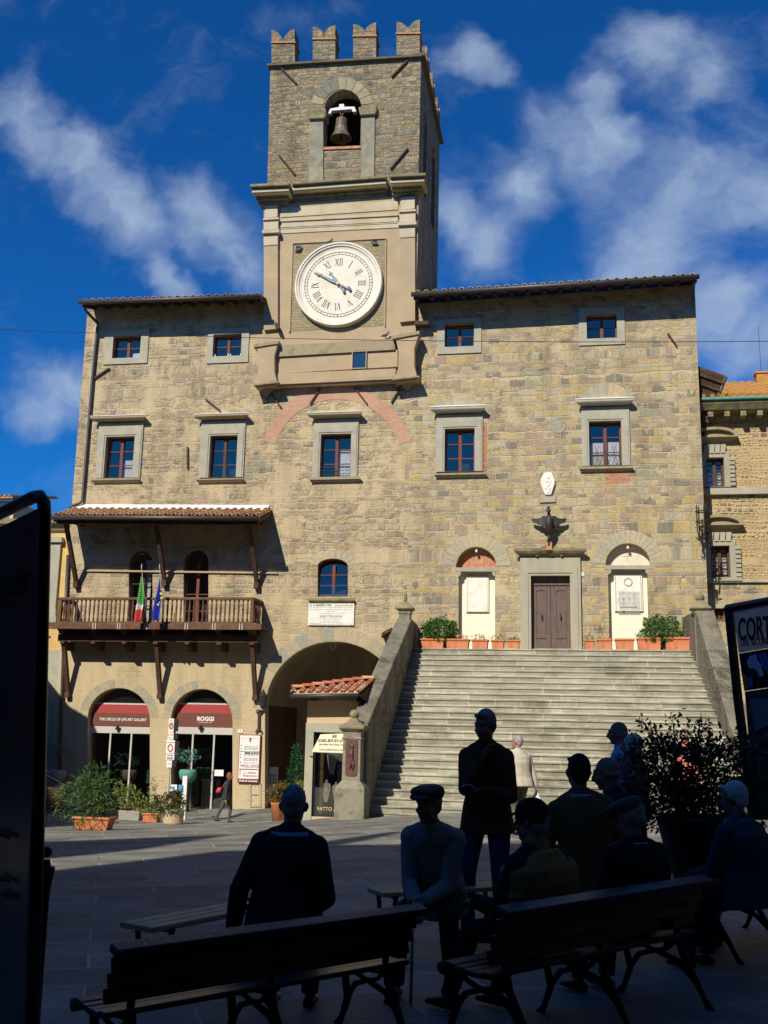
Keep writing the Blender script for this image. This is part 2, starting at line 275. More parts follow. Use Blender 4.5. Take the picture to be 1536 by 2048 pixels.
# stair stone: courses with pale pointing
def stairmat():
    m,nt,b=newmat('stair_stone'); L=nt.links.new; g=geo(nt); s=N(nt,'ShaderNodeSeparateXYZ'); L(g.outputs['Position'],s.inputs[0])
    z=MATH(nt,'ADD',s.outputs[2],-STZ+.1900*40-.004)
    # horizontal grain
    c1=N(nt,'ShaderNodeCombineXYZ'); L(MATH(nt,'MULTIPLY',s.outputs[0],.7),c1.inputs[0]); L(MATH(nt,'MULTIPLY',s.outputs[2],7.0),c1.inputs[1]); L(MATH(nt,'MULTIPLY',s.outputs[1],3.0),c1.inputs[2])
    n=N(nt,'ShaderNodeTexNoise',ins={'Scale':1.6,'Detail':8.0,'Roughness':.7}); L(c1.outputs[0],n.inputs['Vector'])
    col=RAMP(nt,n.outputs[0],[(.28,(.20,.19,.145)),(.45,(.34,.325,.255)),(.62,(.42,.405,.325)),(.75,(.36,.35,.29))])
    c2=N(nt,'ShaderNodeCombineXYZ'); L(s.outputs[0],c2.inputs[0]); L(z,c2.inputs[1])
    n2=N(nt,'ShaderNodeTexNoise',ins={'Scale':2.2,'Detail':6.0,'Roughness':.7}); L(g.outputs['Position'],n2.inputs['Vector'])
    w=N(nt,'ShaderNodeVectorMath',operation='MULTIPLY_ADD'); L(n2.outputs['Color'],w.inputs[0]); w.inputs[1].default_value=(.5,.0,0); L(c2.outputs[0],w.inputs[2])
    t=N(nt,'ShaderNodeTexBrick',offset=.37,ins={'Scale':1.0,'Brick Width':1.35,'Row Height':.19,'Mortar Size':.024,'Mortar Smooth':.5,'Color1':(0,0,0,1),'Color2':(1,1,1,1)}); t.offset_frequency=2; t.squash=.6; t.squash_frequency=3
    L(w.outputs[0],t.inputs['Vector'])
    col=MIX(nt,1.0,col,RAMP(nt,t.outputs['Color'],[(0,.80),(1,1.15)]),'MULTIPLY')
    n3=N(nt,'ShaderNodeTexNoise',ins={'Scale':1.3,'Detail':7.0,'Roughness':.75}); L(g.outputs['Position'],n3.inputs['Vector'])
    patch=RAMP(nt,n3.outputs[0],[(.42,.1),(.54,1.)])
    col=MIX(nt,MATH(nt,'MULTIPLY',t.outputs['Fac'],MATH(nt,'MULTIPLY',patch,.85)),col,(.58,.555,.45))
    oi=nt.nodes.new('ShaderNodeObjectInfo'); col=MIX(nt,1.0,col,RAMP(nt,oi.outputs['Random'],[(0,.80),(1,1.12)]),'MULTIPLY')
    n5=N(nt,'ShaderNodeTexNoise',ins={'Scale':.55,'Detail':8.0,'Roughness':.75}); L(g.outputs['Position'],n5.inputs['Vector'])
    col=MIX(nt,RAMP(nt,n5.outputs[0],[(.50,0.),(.66,.75)]),col,(.155,.145,.105))
    # pale scuffs
    n4=N(nt,'ShaderNodeTexNoise',ins={'Scale':4.5,'Detail':6.0,'Roughness':.75}); L(c1.outputs[0],n4.inputs['Vector'])
    col=MIX(nt,RAMP(nt,n4.outputs[0],[(.64,0.),(.70,.6)]),col,(.60,.57,.47))
    L(col,b.inputs['Base Color']); b.inputs['Roughness'].default_value=.9; b.inputs['Specular IOR Level'].default_value=.2
    bp=N(nt,'ShaderNodeBump',ins={'Strength':.9,'Distance':.03}); L(MATH(nt,'ADD',n.outputs[0],MATH(nt,'MULTIPLY',n3.outputs[0],1.5)),bp.inputs['Height']); L(bp.outputs[0],b.inputs['Normal'])
SHADE_ROOF_Y=1.7; STY=34.75; STZ=4.08; SR=.19; ST=.30
stairmat()
def groundmat():
    m,nt,b=newmat('paving'); L=nt.links.new; g=geo(nt)
    mp=N(nt,'ShaderNodeMapping',ins={'Rotation':(0,0,R(-24))}); L(g.outputs['Position'],mp.inputs[0])
    n2=N(nt,'ShaderNodeTexNoise',ins={'Scale':.7,'Detail':4.0}); L(g.outputs['Position'],n2.inputs['Vector'])
    w=N(nt,'ShaderNodeVectorMath',operation='MULTIPLY_ADD'); L(n2.outputs['Color'],w.inputs[0]); w.inputs[1].default_value=(.10,.05,0); L(mp.outputs[0],w.inputs[2])
    t=N(nt,'ShaderNodeTexBrick',offset=.5,ins={'Scale':1.0,'Brick Width':1.25,'Row Height':.62,'Mortar Size':.012,'Mortar Smooth':.2,'Color1':(0,0,0,1),'Color2':(1,1,1,1)}); L(w.outputs[0],t.inputs['Vector'])
    n=N(nt,'ShaderNodeTexNoise',ins={'Scale':1.4,'Detail':10.0,'Roughness':.7}); L(g.outputs['Position'],n.inputs['Vector'])
    col=RAMP(nt,n.outputs[0],[(.3,(.12,.12,.11)),(.5,(.19,.19,.17)),(.7,(.265,.26,.23))])
    col=MIX(nt,1.0,col,RAMP(nt,t.outputs['Color'],[(0,.66),(1,1.26)]),'MULTIPLY')
    nf=N(nt,'ShaderNodeTexNoise',ins={'Scale':.5,'Detail':3.0}); L(g.outputs['Position'],nf.inputs['Vector'])
    jc=MIX(nt,RAMP(nt,nf.outputs[0],[(.42,0.),(.55,1.)]),(.10,.095,.08),(.52,.49,.42))
    col=MIX(nt,MATH(nt,'MULTIPLY',t.outputs['Fac'],.7),col,jc)
    L(col,b.inputs['Base Color']); b.inputs['Roughness'].default_value=.72; b.inputs['Specular IOR Level'].default_value=.3
    nb=N(nt,'ShaderNodeTexNoise',ins={'Scale':18.0,'Detail':6.0,'Roughness':.7}); L(g.outputs['Position'],nb.inputs['Vector'])
    h=MATH(nt,'SUBTRACT',MATH(nt,'MULTIPLY',nb.outputs[0],.35),MATH(nt,'MULTIPLY',t.outputs['Fac'],1.0))
    h=MATH(nt,'ADD',h,MATH(nt,'MULTIPLY',n.outputs[0],.8))
    bp=N(nt,'ShaderNodeBump',ins={'Strength':.5,'Distance':.02}); L(h,bp.inputs['Height']); L(bp.outputs[0],b.inputs['Normal'])
groundmat()
# ---------------- builders ----------------
OFF={}
def tag(o,label=None,cat=None,group=None,kind=None):
    if label: o['label']=label
    if cat: o['category']=cat
    if group: o['group']=group
    if kind: o['kind']=kind
    return o
def thing(name,label,cat,loc=(0,0,0),group=None,rot=0,world=False):
    o=bpy.data.objects.new(name,None); COL.objects.link(o); o.location=loc; o.rotation_euler=(0,0,rot); o.empty_display_size=.2
    OFF[o]=Vector(loc) if world else Vector((0,0,0))
    return tag(o,label,cat,group)
class MB:
    def __init__(s): s.v=[]; s.f=[]
    def add(s,vs,fs):
        n=len(s.v); s.v+=[tuple(v) for v in vs]; s.f+=[tuple(i+n for i in f) for f in fs]; return s
    def hexa(s,p): return s.add(p,[(0,1,2,3),(7,6,5,4),(0,4,5,1),(1,5,6,2),(2,6,7,3),(3,7,4,0)])
    def box(s,x0,x1,y0,y1,z0,z1): return s.hexa([(x0,y0,z0),(x1,y0,z0),(x1,y0,z1),(x0,y0,z1),(x0,y1,z0),(x1,y1,z0),(x1,y1,z1),(x0,y1,z1)])
    def prism(s,pts,vec):
        n=len(pts); vec=Vector(vec); a=[Vector(p) for p in pts]; b=[p+vec for p in a]
        return s.add(a+b,[tuple(range(n)),tuple(range(2*n-1,n-1,-1))]+[(i,i+n,(i+1)%n+n,(i+1)%n) for i in range(n)])
    def holed(s,outer,holes,fn,d0,d1):
        """flat panel with openings; fn(u,v,d)->xyz; reveals are built too"""
        loops=[outer]+list(holes); flat=[p for l in loops for p in l]
        tris=tessellate_polygon([[Vector((p[0],p[1],0)) for p in l] for l in loops]); n=len(flat)
        s.add([fn(u,v,d0) for u,v in flat]+[fn(u,v,d1) for u,v in flat],[tuple(t) for t in tris]+[tuple(i+n for i in reversed(t)) for t in tris])
        for l in loops:
            k=len(l); s.add([fn(u,v,d0) for u,v in l]+[fn(u,v,d1) for u,v in l],[(i,(i+1)%k,(i+1)%k+k,i+k) for i in range(k)])
        return s
    def tube(s,pts,r,n=8,cap=True,up=None,sq=None):
        pts=[Vector(p) for p in pts]; k=len(pts); rs=r if isinstance(r,(list,tuple)) else [r]*k
        base=len(s.v); prev=None
        for i,p in enumerate(pts):
            t=(pts[min(i+1,k-1)]-pts[max(i-1,0)]); t=t.normalized() if t.length>1e-9 else Vector((0,0,1))
            if prev is None:
                a=Vector(up) if up else (Vector((0,0,1)) if abs(t.z)<.9 else Vector((1,0,0)))
                x=t.cross(a).normalized()
            else: x=(prev-t*prev.dot(t)).normalized()
            y=t.cross(x); prev=x
            rx,ry=rs[i] if isinstance(rs[i],tuple) else (rs[i],rs[i])
            for j in range(n):
                a=2*pi*j/n; s.v.append(tuple(p+x*(rx*math.cos(a))+y*(ry*math.sin(a))))
        for i in range(k-1):
            for j in range(n):
                a=base+i*n+j; b=base+i*n+(j+1)%n; s.f.append((a,b,b+n,a+n))
        if cap: s.f.append(tuple(base+j for j in reversed(range(n)))); s.f.append(tuple(base+(k-1)*n+j for j in range(n)))
        return s
    def bar(s,a,b,w,h=None,up=(0,0,1)):
        """square bar between two points"""
        a=Vector(a);b=Vector(b);h=h or w; t=(b-a).normalized(); u=Vector(up)
        if abs(t.dot(u))>.95: u=Vector((0,1,0))
        x=t.cross(u).normalized(); y=x.cross(t)
        q=[(-1,-1),(1,-1),(1,1),(-1,1)]
        return s.hexa([a+x*i*w/2+y*j*h/2 for i,j in q]+[b+x*i*w/2+y*j*h/2 for i,j in q])
    def lathe(s,prof,c,n=16,sq=False):
        c=Vector(c); base=len(s.v); k=len(prof)
        for r,z in prof:
            for j in range(n):
                a=2*pi*(j+.5)/n; m=1/math.cos(pi/4) if sq else 1; s.v.append((c.x+r*m*math.cos(a),c.y+r*m*math.sin(a),c.z+z))
        for i in range(k-1):
            for j in range(n):
                a=base+i*n+j; b=base+i*n+(j+1)%n; s.f.append((a,b,b+n,a+n))
        s.f.append(tuple(base+j for j in reversed(range(n)))); s.f.append(tuple(base+(k-1)*n+j for j in range(n))); return s
    def ball(s,c,rx,ry=None,rz=None,n=12,m=None):
        ry=ry or rx; rz=rz or rx; c=Vector(c); k=n//2+1; base=len(s.v)
        for i in range(1,k):
            t=pi*i/k
            for j in range(n):
                a=2*pi*j/n; v=Vector((rx*math.sin(t)*math.cos(a),ry*math.sin(t)*math.sin(a),rz*math.cos(t)))
                if m: v=m@v
                s.v.append(tuple(c+v))
        tp=Vector((0,0,rz)); bt=Vector((0,0,-rz))
        if m: tp=m@tp; bt=m@bt
        s.v.append(tuple(c+tp)); s.v.append(tuple(c+bt)); T=len(s.v)-2; B=T+1
        for i in range(k-2):
            for j in range(n):
                a=base+i*n+j; b=base+i*n+(j+1)%n; s.f.append((a,a+n,b+n,b))
        for j in range(n):
            s.f.append((T,base+j,base+(j+1)%n)); s.f.append((B,base+(k-2)*n+(j+1)%n,base+(k-2)*n+j))
        return s
    def build(s,name,mat,par=None,smooth=False,bevel=0,loc=None,remesh=0,smoothit=0,flat=False):
        off=OFF.get(par,Vector((0,0,0))) if par else Vector(loc or (0,0,0))
        me=bpy.data.meshes.new(name); me.from_pydata([(v[0]-off.x,v[1]-off.y,v[2]-off.z) for v in s.v],[],s.f); me.validate(); me.update()
        o=bpy.data.objects.new(name,me); COL.objects.link(o); me.materials.append(MATS[mat])
        if par: o.parent=par; OFF[o]=off
        else:
            o.location=off; OFF[o]=off
        if bevel:
            bm=o.modifiers.new('b','BEVEL'); bm.width=bevel; bm.segments=2; bm.limit_method='ANGLE'; bm.angle_limit=R(40)
        if remesh:
            r=o.modifiers.new('r','REMESH'); r.mode='VOXEL'; r.voxel_size=remesh; r.use_smooth_shade=True
            if smoothit:
                q=o.modifiers.new('s','SMOOTH'); q.iterations=smoothit; q.factor=.5
            dg=bpy.context.evaluated_depsgraph_get(); nm=bpy.data.meshes.new_from_object(o.evaluated_get(dg)); o.modifiers.clear(); o.data=nm; nm.name=name; smooth=True
            if not nm.materials: nm.materials.append(MATS[mat])
        if smooth:
            for p in o.data.polygons: p.use_smooth=True
        return o
def XZ(y0): return lambda u,v,d:(u,y0+d,v)
def PX(px,py,out=0):
    p=W(px,py,D-out); return p
def px2(pts): return [(W(a,b).x,W(a,b).z) for a,b in pts]
def slab(mb,pts,out,back=0.0):
    """px outline on the facade, front face 'out' metres proud, back face at 'back'"""
    p=[W(a,b,D-out) for a,b in pts]; return mb.prism(p,(0,out-back,0))
def prect(x0,y0,x1,y1): 
    a=W(x0,(y0+y1)/2).x; b=W(x1,(y0+y1)/2).x; t=W((x0+x1)/2,y0).z; c=W((x0+x1)/2,y1).z
    return a,b,c,t   # X0,X1,Z0,Z1
def rectpoly(a,b,c,t): return [(a,c),(b,c),(b,t),(a,t)]
def arcpx(cx,cy,rx,ry,a0,a1,n): return [(cx+rx*math.cos(R(a0+(a1-a0)*i/n)),cy-ry*math.sin(R(a0+(a1-a0)*i/n))) for i in range(n+1)]
def xprof(mb,prof,x0,x1,y0,z0,t0=0,t1=0,dz=0):
    """profile [(out,z)] run along X; ends may taper back by out*t"""
    n=len(prof); A=[(x0-o*t0,y0-o,z0+z) for o,z in prof]; B=[(x1+o*t1,y0-o,z0+z+dz) for o,z in prof]
    return mb.add(A+B,[tuple(range(n)),tuple(range(2*n-1,n-1,-1))]+[(i,i+n,(i+1)%n+n,(i+1)%n) for i in range(n)])
def text(body,size,loc,mat,par,name='lettering',align='CENTER',ext=.004,bold=0,rx=pi/2,rz=0,sx=1.0,shear=0):
    cu=bpy.data.curves.new(name,'FONT'); cu.body=body; cu.size=size; cu.extrude=ext; cu.align_x=align; cu.align_y='CENTER'; cu.offset=bold; cu.shear=shear; cu.resolution_u=3; cu.space_line=1.1
    o=bpy.data.objects.new(name,cu); COL.objects.link(o)
    dg=bpy.context.evaluated_depsgraph_get(); me=bpy.data.meshes.new_from_object(o.evaluated_get(dg)); bpy.data.objects.remove(o); bpy.data.curves.remove(cu)
    off=OFF.get(par,Vector((0,0,0))) if par else Vector((0,0,0))
    me.transform(Matrix.Translation(Vector(loc)-off)@Matrix.Rotation(rz,4,'Z')@Matrix.Rotation(rx,4,'X')@Matrix.Diagonal((sx,1,1,1)))
    me.materials.clear(); me.materials.append(MATS[mat]); me.name=name
    o=bpy.data.objects.new(name,me); COL.objects.link(o)
    if par: o.parent=par; OFF[o]=off
    return o
def foliage(mb,c,rad,n,size,lump=.35,hollow=.35,seed=1,elong=2.0,droop=0):
    rnd=random.Random(seed); c=Vector(c); rx,ry,rz=rad
    for i in range(n):
        while True:
            v=Vector((rnd.uniform(-1,1),rnd.uniform(-1,1),rnd.uniform(-1,1)))
            if .001<v.length<=1: break
        r=v.length; v.normalize(); r=hollow+(1-hollow)*r**.6
        k=1+lump*noise.noise(v*2.1+Vector((seed*3.7,0,0)))*1.6
        if noise.noise(v*3.3+Vector((0,seed*2.1,r*3)))<-.30: continue
        p=c+Vector((v.x*rx,v.y*ry,v.z*rz))*(r*k)
        d=Vector((rnd.gauss(0,1)+v.x,rnd.gauss(0,1)+v.y,rnd.gauss(0,1)+v.z*.8-droop)).normalized()
        a=Vector((rnd.gauss(0,1),rnd.gauss(0,1),rnd.gauss(0,1))); x=d.cross(a).normalized(); nn=x.cross(d)
        l=size*rnd.uniform(.6,1.3); w=l/elong
        mb.add([p,p+d*l*.5+x*w*.5+nn*w*.12,p+d*l,p+d*l*.5-x*w*.5+nn*w*.12],[(0,1,2,3)])
    return mb
# ---------------- ground ----------------
def cfun(X):
    X=max(-20.,min(7.,X)); pts=[(-20,-.046),(-16.6,-.0441),(-10.8,-.0378),(-5.2,-.0285),(-.9,-.0165),(4.2,-.0018),(7,.004)]
    for (a,b),(c,d) in zip(pts,pts[1:]):
        if X<=c: return b+(d-b)*(X-a)/(c-a)
    return .004
def sstep(a,b,x):
    t=max(0,min(1,(x-a)/(b-a))); return t*t*(3-2*t)
def gz(X,Y):
    Yc=max(0,min(37,Y)); z=Yc*cfun(X)*sstep(2,9,Yc) if Yc<9 else Yc*cfun(X)
    return z-.24*sstep(-5.5,-9,X)*sstep(20,30,Y)*(1-sstep(34,36,Y))
def graded(a,b,fine0,fine1,st): 
    r=[]; x=fine0
    while x<=fine1: r.append(x); x+=st
    x=fine0; d=st
    while x>a: d*=1.5; x-=d; r.insert(0,max(x,a))
    x=r[-1]; d=st
    while x<b: d*=1.5; x+=d; r.append(min(x,b))
    return r
gx=graded(-900,900,-24,14,.8); gy=graded(-600,1500,-12,44,.8)
g=MB(); g.v=[(x,y,gz(x,y)) for y in gy for x in gx]; nx=len(gx)
g.f=[(j*nx+i,j*nx+i+1,(j+1)*nx+i+1,(j+1)*nx+i) for j in range(len(gy)-1) for i in range(nx-1)]
tag(g.build('ground','paving',smooth=True),kind='structure')
def G(px,py):
    d=_f+_r*((px-768)/F)-_u*((py-1024)/F); t=1.0; p=CAM
    while t<80:
        p=CAM+d*t
        if p.z<gz(p.x,p.y): return Vector((p.x,p.y,gz(p.x,p.y)))
        t+=.03
    return p
def atY(px,Y):
    """ground point under picture column px at distance Y"""
    x=W(px,1500,Y).x; return Vector((x,Y,gz(x,Y)))

# ================= the town hall =================
T=thing('town_hall','medieval stone town hall with a square battlemented clock tower and wooden balcony','building',(-7,D,0),world=True)
XL=-18.25; XRt=4.61; SEAM=W(808,1050).x
# big + small windows: opening, surround, hood, sill boxes in facade picture units
BIG=[((211,874,268,956.5),(195.8,847,284.5,958),(187.4,829,299,847),(186,958.5,282.6,966)),
     ((419.8,871.7,474.4,955.7),(401.5,843,489.7,958),(393,826,503.7,842.6),(394.6,959,491,965.5)),
     ((641.3,868.7,702,954.7),(626.8,839,716.5,956.5),(617.6,822,729.7,840.5),(620.8,955.7,722.6,965)),
     ((889.6,857.7,949.4,943.7),(872.7,829.9,965.5,947),(861.8,809.3,974.4,830.7),(869.4,947.8,973.6,955.8)),
     ((1178.3,842.8,1242.9,932.4),(1163.3,814.5,1259.4,935.4),(1150.4,794.3,1268.3,815.7),(1158,934.8,1266.3,943.7))]
SMALL=[((226.6,672.4,281.7,716.3),(209,659.8,297,728)),((426.8,669,483.3,712.7),(415.6,657,498,726)),
       ((889.6,647.4,948.2,693.8),(874.7,637.7,962.7,707.5)),((1173.4,629.6,1233.6,677.3),(1157.3,615.9,1249.3,690.2))]
def archpoly(x0,x1,ytop,yspr,ybot,n=14):
    cx=(x0+x1)/2; r=(x1-x0)/2
    return px2([(x0,ybot)]+[(x1,ybot)]+arcpx(cx,yspr,r,yspr-ytop,0,180,n))
MIDW=archpoly(635.3,695.9,1117.4,1133,1193.4)
BD1=archpoly(257.5,305,1101,1124,1258); BD2=archpoly(366.9,416.9,1098.7,1123,1258)
GA1=archpoly(175.3,299.7,1376,1438,1622,20); GA2=archpoly(341.9,465,1378,1440,1621,20)
ARC=px2([(530,1640),(806,1640)]+arcpx(668,1421,138,138,0,180,28))
holesL=[rectpoly(*prect(*w[0])) for w in BIG[:3]+SMALL[:2]]+[MIDW,BD1,BD2,GA1,GA2]
# the passage arch reaches the ground: clip the wall foot
zb=-2.4
arcX0=W(530,1600).x; arcX1=min(W(806,1500).x,SEAM-.02)
def clipx(poly,x): return [(min(p[0],x),p[1]) for p in poly]
ARCc=[p for p in ARC]; ARCc[0]=(ARC[0][0],-1.9); ARCc[1]=(ARC[1][0],-1.9); ARCc=clipx(ARCc,SEAM-.05)
zTopL=W(300,612).z; 
w=MB(); w.holed([(XL,zb),(SEAM,zb),(SEAM,W(700,640).z),(-11.0,W(700,640).z),(-11.0,zTopL),(XL,zTopL)],holesL+[ARCc],XZ(D),0,.45)
w.box(XL,XL+.45,D+.45,D+9,zb,zTopL); w.build('wall','rubble_wall',T)
NL=[(916.8,1142.7,990,1297),(1217.5,1139,1297,1295)]
NLun=[(912,993,1094,1135),(1211,1301,1087,1130.5)]
holesR=[rectpoly(*prect(*w[0])) for w in BIG[3:]+SMALL[2:]]+[rectpoly(*prect(1062.3,1152,1140.7,1297))]
for (a,b,c,d),(l,r_,t_,s_) in zip(NL,NLun):
    q=prect(a,b,c,d); holesR.append([(q[0],4.1),(q[1],4.1),(q[1],q[3]),(q[0],q[3])])
    holesR.append(px2([(l,s_)]+[(r_,s_)]+arcpx((l+r_)/2,s_,(r_-l)/2,s_-t_,0,180,16)[1:-1]))
zTopR=W(1100,585).z
w=MB(); w.holed([(SEAM,-1.5),(XRt,-1.5),(XRt,W(1385,570).z),(SEAM,W(830,608).z)],holesR,XZ(D-.004),0,.45)
w.box(XRt-.45,XRt,D+.45,D+10,-1.5,zTopR+.3); w.build('wall','ashlar_wall',T)
# --- windows
def casement(X0,X1,Z0,Z1,par,rows=3,wood='window_wood',y=D+.20,head=None,mid=True,bw=.055,glass='window_glass',tilt=2.5):
    f=MB(); zt=Z1
    f.box(X0,X0+bw,y-.03,y+.04,Z0,zt); f.box(X1-bw,X1,y-.03,y+.04,Z0,zt)
    f.box(X0+bw,X1-bw,y-.028,y+.038,Z0,Z0+bw)
    if head: # arched head rail follows the opening
        pts=[(u,v) for u,v in head if v>Z0+.1]; pts=sorted(pts,key=lambda q:q[0])
        f.tube([(u,y,v-.03) for u,v in pts],.035,6)
    else: f.box(X0+bw,X1-bw,y-.028,y+.038,zt-bw,zt)
    if mid: f.box((X0+X1)/2-.055,(X0+X1)/2+.055,y-.045,y+.03,Z0+bw,zt-(.0 if not head else .03)-.001)
    fr=f.build('frame',wood,par)
    t=MB()
    for i in range(1,rows):
        z=Z0+(Z1-Z0)*i/rows; t.box(X0+bw,X1-bw,y-.02,y+.02,z-.016,z+.016)
    if rows>1: t.build('glazing_bar',wood,par)
    p=MB(); 
    q_=head or rectpoly(X0+.02,X1-.02,Z0+.02,Z1-.02)
    p.add([(u,y,v) for u,v in q_],[tuple(range(len(q_)))])
    k=math.tan(R(tilt)); p.v=[(a,b+(c-(Z0+Z1)/2)*k,c) for a,b,c in p.v]
    p.build('pane',glass,par)
    d=MB(); d.box(X0-.3,X1+.3,y+.9,y+.92,Z0-.3,Z1+.3); d.box(X0-.3,X0-.28,y+.25,y+.9,Z0-.3,Z1+.3); d.box(X1+.28,X1+.3,y+.25,y+.9,Z0-.3,Z1+.3); d.build('interior','room_dark',par)
def folds(X0,X1,Z0,Z1,y,par,mat='curtain',amp=.03,n=5):
    m=MB(); k=n*6; rows=2
    vs=[(X0+(X1-X0)*i/k,y+amp*.6*math.sin(i/6*2*pi+.8*math.sin(i*.9)),z) for z in (Z0,Z1) for i in range(k+1)]
    m.add(vs,[(i,i+1,i+k+2,i+k+1) for i in range(k)]); m.build('curtain',mat,par,smooth=True)
WL=['tall window with hood and white curtain at the lower right, left end of the row','tall hooded window with dark blue panes between the curtained one and the brick arch','tall hooded window with one leaf open under the pink brick arch','tall hooded window with red frame and bricks beside its right jamb','tall hooded window with yellow and white blinds behind an iron grille']
for i,(op,su,ho,si) in enumerate(BIG):
    wn=MB(); X0,X1,Z0,Z1=prect(*op); A,B,C_,T_=prect(*su)
    zs=Z0-.0
    o=rectpoly(A,B,zs-.02,T_); zf=Z1+.30
    wn.holed([(A,zs),(B,zs),(B,T_),(A,T_)],[[(X0-.001,zs+.001),(X1+.001,zs+.001),(X1+.001,Z1),(X0-.001,Z1)]],XZ(D-.07),0,.11)
    wn.holed([(A+.05,zs),(B-.05,zs),(B-.05,zf),(A+.05,zf)],[[(X0-.06,zs+.001),(X1+.06,zs+.001),(X1+.06,Z1+.06),(X0-.06,Z1+.06)]],XZ(D-.095),0,.03)
    wo_=wn.build('window','grey_frame_stone',T,bevel=.008); wo_['label']=WL[i]
    casement(X0,X1,Z0,Z1,wo_,3,'window_wood' if i!=1 else 'dark_frame_wood')
    h=MB(); a,b_,c,t=prect(*ho); hh=t-c
    xprof(h,[(0,hh*.35),(.12,hh*.18),(.30,hh*.30),(.34,hh*.42),(.34,hh*.62),(0,hh*.62)],a+.28,b_-.28,D,c-.02,.75,.75)
    h.build('hood','cornice_stone' if i<3 else 'grey_frame_stone',wo_)
    h=MB(); xprof(h,[(0,hh*.64),(.36,hh*.64),(.36,hh*.70),(0,hh*1.02)],a+.28,b_-.28,D,c-.02,.75,.75); h.build('flashing','lead_white',wo_)
    h=MB(); a,b_,c,t=prect(*si); xprof(h,[(0,0),(.10,.02),(.17,.08),(.17,t-c),(0,t-c)],a+.1,b_-.1,D,c,.6,.6); h.build('sill','cornice_stone',wo_)
    xm=(X0+X1)/2
    if i==0: folds(xm+.08,X1-.08,Z0+.08,Z0+(Z1-Z0)*.47,D+.30,wo_)
    if i==2:
        folds(xm+.08,X1-.08,Z0+.08,Z0+(Z1-Z0)*.66,D+.30,wo_)
        r=MB(); 
        for k in range(3): r.box(X0,X1,D-.02,D,Z0+.12+k*.13,Z0+.135+k*.13)
        r.build('safety_rail','old_iron',wo_)
    if i==4:
        folds(X0+.06,xm-.06,Z0+.06,Z0+(Z1-Z0)*.33,D+.29,wo_,'cream_blind',.005); folds(X0+.06,xm-.06,Z0+(Z1-Z0)*.33,Z0+(Z1-Z0)*.57,D+.31,wo_,'curtain',.02)
        folds(xm+.06,X1-.06,Z0+.06,Z0+(Z1-Z0)*.58,D+.30,wo_)
        r=MB()
        for k in range(8):
            x=X0+.04+(X1-X0-.08)*k/7; r.tube([(x,D-.05,Z0+.02),(x+(.12 if k%2 else -.12)*(k not in(0,7)),D-.05,Z0+.35),(x,D-.05,Z0+.72)],.009,5)
        r.box(X0,X1,D-.06,D-.04,Z0+.01,Z0+.03); r.build('grille','old_iron',wo_)
for i,(op,su) in enumerate(SMALL):
    wn=MB(); X0,X1,Z0,Z1=prect(*op); A,B,C_,T_=prect(*su)
    wn.holed(rectpoly(A,B,C_,T_),[rectpoly(X0,X1,Z0,Z1)],XZ(D-.05),0,.09)
    wo_=wn.build('window','grey_frame_stone',T,bevel=.008)
    wo_['label']=['small attic window at the top left corner below the eave','small attic window beside the clock tower on its left','small attic window beside the clock tower on its right','small red framed attic window nearest the right roof end'][i]
    casement(X0,X1,Z0,Z1,wo_,2,'window_wood',bw=.05)
    if i==0:
        h=MB(); h.box(X1-.42,X1-.14,D+.28,D+.30,Z0+.05,Z0+.28); h.build('paper','white_paint',wo_)
    if i==1:
        h=MB()
        for k in (.06,.52,.60,.96): h.box(X0+(X1-X0)*k,X0+(X1-X0)*k+.03,D+.02,D+.05,Z0,Z0+.10)
        h.build('clamp','white_paint',wo_)
def archwin(poly,lab,rows,wood='window_wood',ledge=None):
    us=[p[0] for p in poly]; vs=[p[1] for p in poly]
    sm=MB(); sm.box(min(us)+.002,max(us)-.002,D+.16,D+.26,min(vs)+.001,min(vs)+.05)
    o=sm.build('window','dark_cornice',T); o['label']=lab
    casement(min(us)+.005,max(us)-.005,min(vs)+.05,sorted(vs)[-6] if False else min(vs)+(max(vs)-min(vs))*.86,o,rows,wood,head=[(u*.999+.001*sum(us)/len(us),v-.003) for u,v in poly],tilt=9 if rows==3 and wood=='window_wood' else 0)
    return o
o=archwin(MIDW,'arched window with blue panes above the white inscribed plaque',3)
h=MB(); a,b_,c,t=prect(618,1196.6,711,1206); xprof(h,[(0,-.02),(.10,.0),(.16,.07),(.16,.15),(0,.15)],a+.06,b_-.06,D,c,.3,.3); h.build('sill','dark_cornice',o)
o1=archwin(BD1,'arched balcony door with its left leaf open behind the green white red flag',3,'dark_frame_wood'); folds(W(283,1150).x,W(296,1150).x,W(285,1250).z,W(285,1118).z,D+.33,o1,'curtain',.02,2)
o2=archwin(BD2,'arched balcony door with red brown frame right of the blue flag',4)
# voussoir rings
def ring(mb,cx,cy,r0x,r0y,r1x,r1y,a0,a1,n,out,gap=.06,back=0):
    for i in range(n):
        s0=a0+(a1-a0)*(i+gap/2)/n; s1=a0+(a1-a0)*(i+1-gap/2)/n; m=(s0+s1)/2
        P=lambda rx,ry,a:(cx+rx*math.cos(R(a)),cy-ry*math.sin(R(a)))
        slab(mb,[P(r0x,r0y,s0),P(r0x,r0y,m),P(r0x,r0y,s1),P(r1x,r1y,s1),P(r1x,r1y,m),P(r1x,r1y,s0)],out,back)
    return mb
ring(MB(),952.5,1135,41,41.5,68,68,4,176,15,.012).build('voussoirs','voussoir',T,bevel=.004)
ring(MB(),1256,1130.5,45.5,44,72,70,4,176,17,.012).build('voussoirs','voussoir',T,bevel=.004)
ring(MB(),665.6,1133,31,16,46,33,8,172,9,.010).build('voussoirs','voussoir',T,bevel=.004)
ring(MB(),918,862,44,52,68,76,28,150,13,.008).build('voussoirs','voussoir_tan',T,bevel=.004)
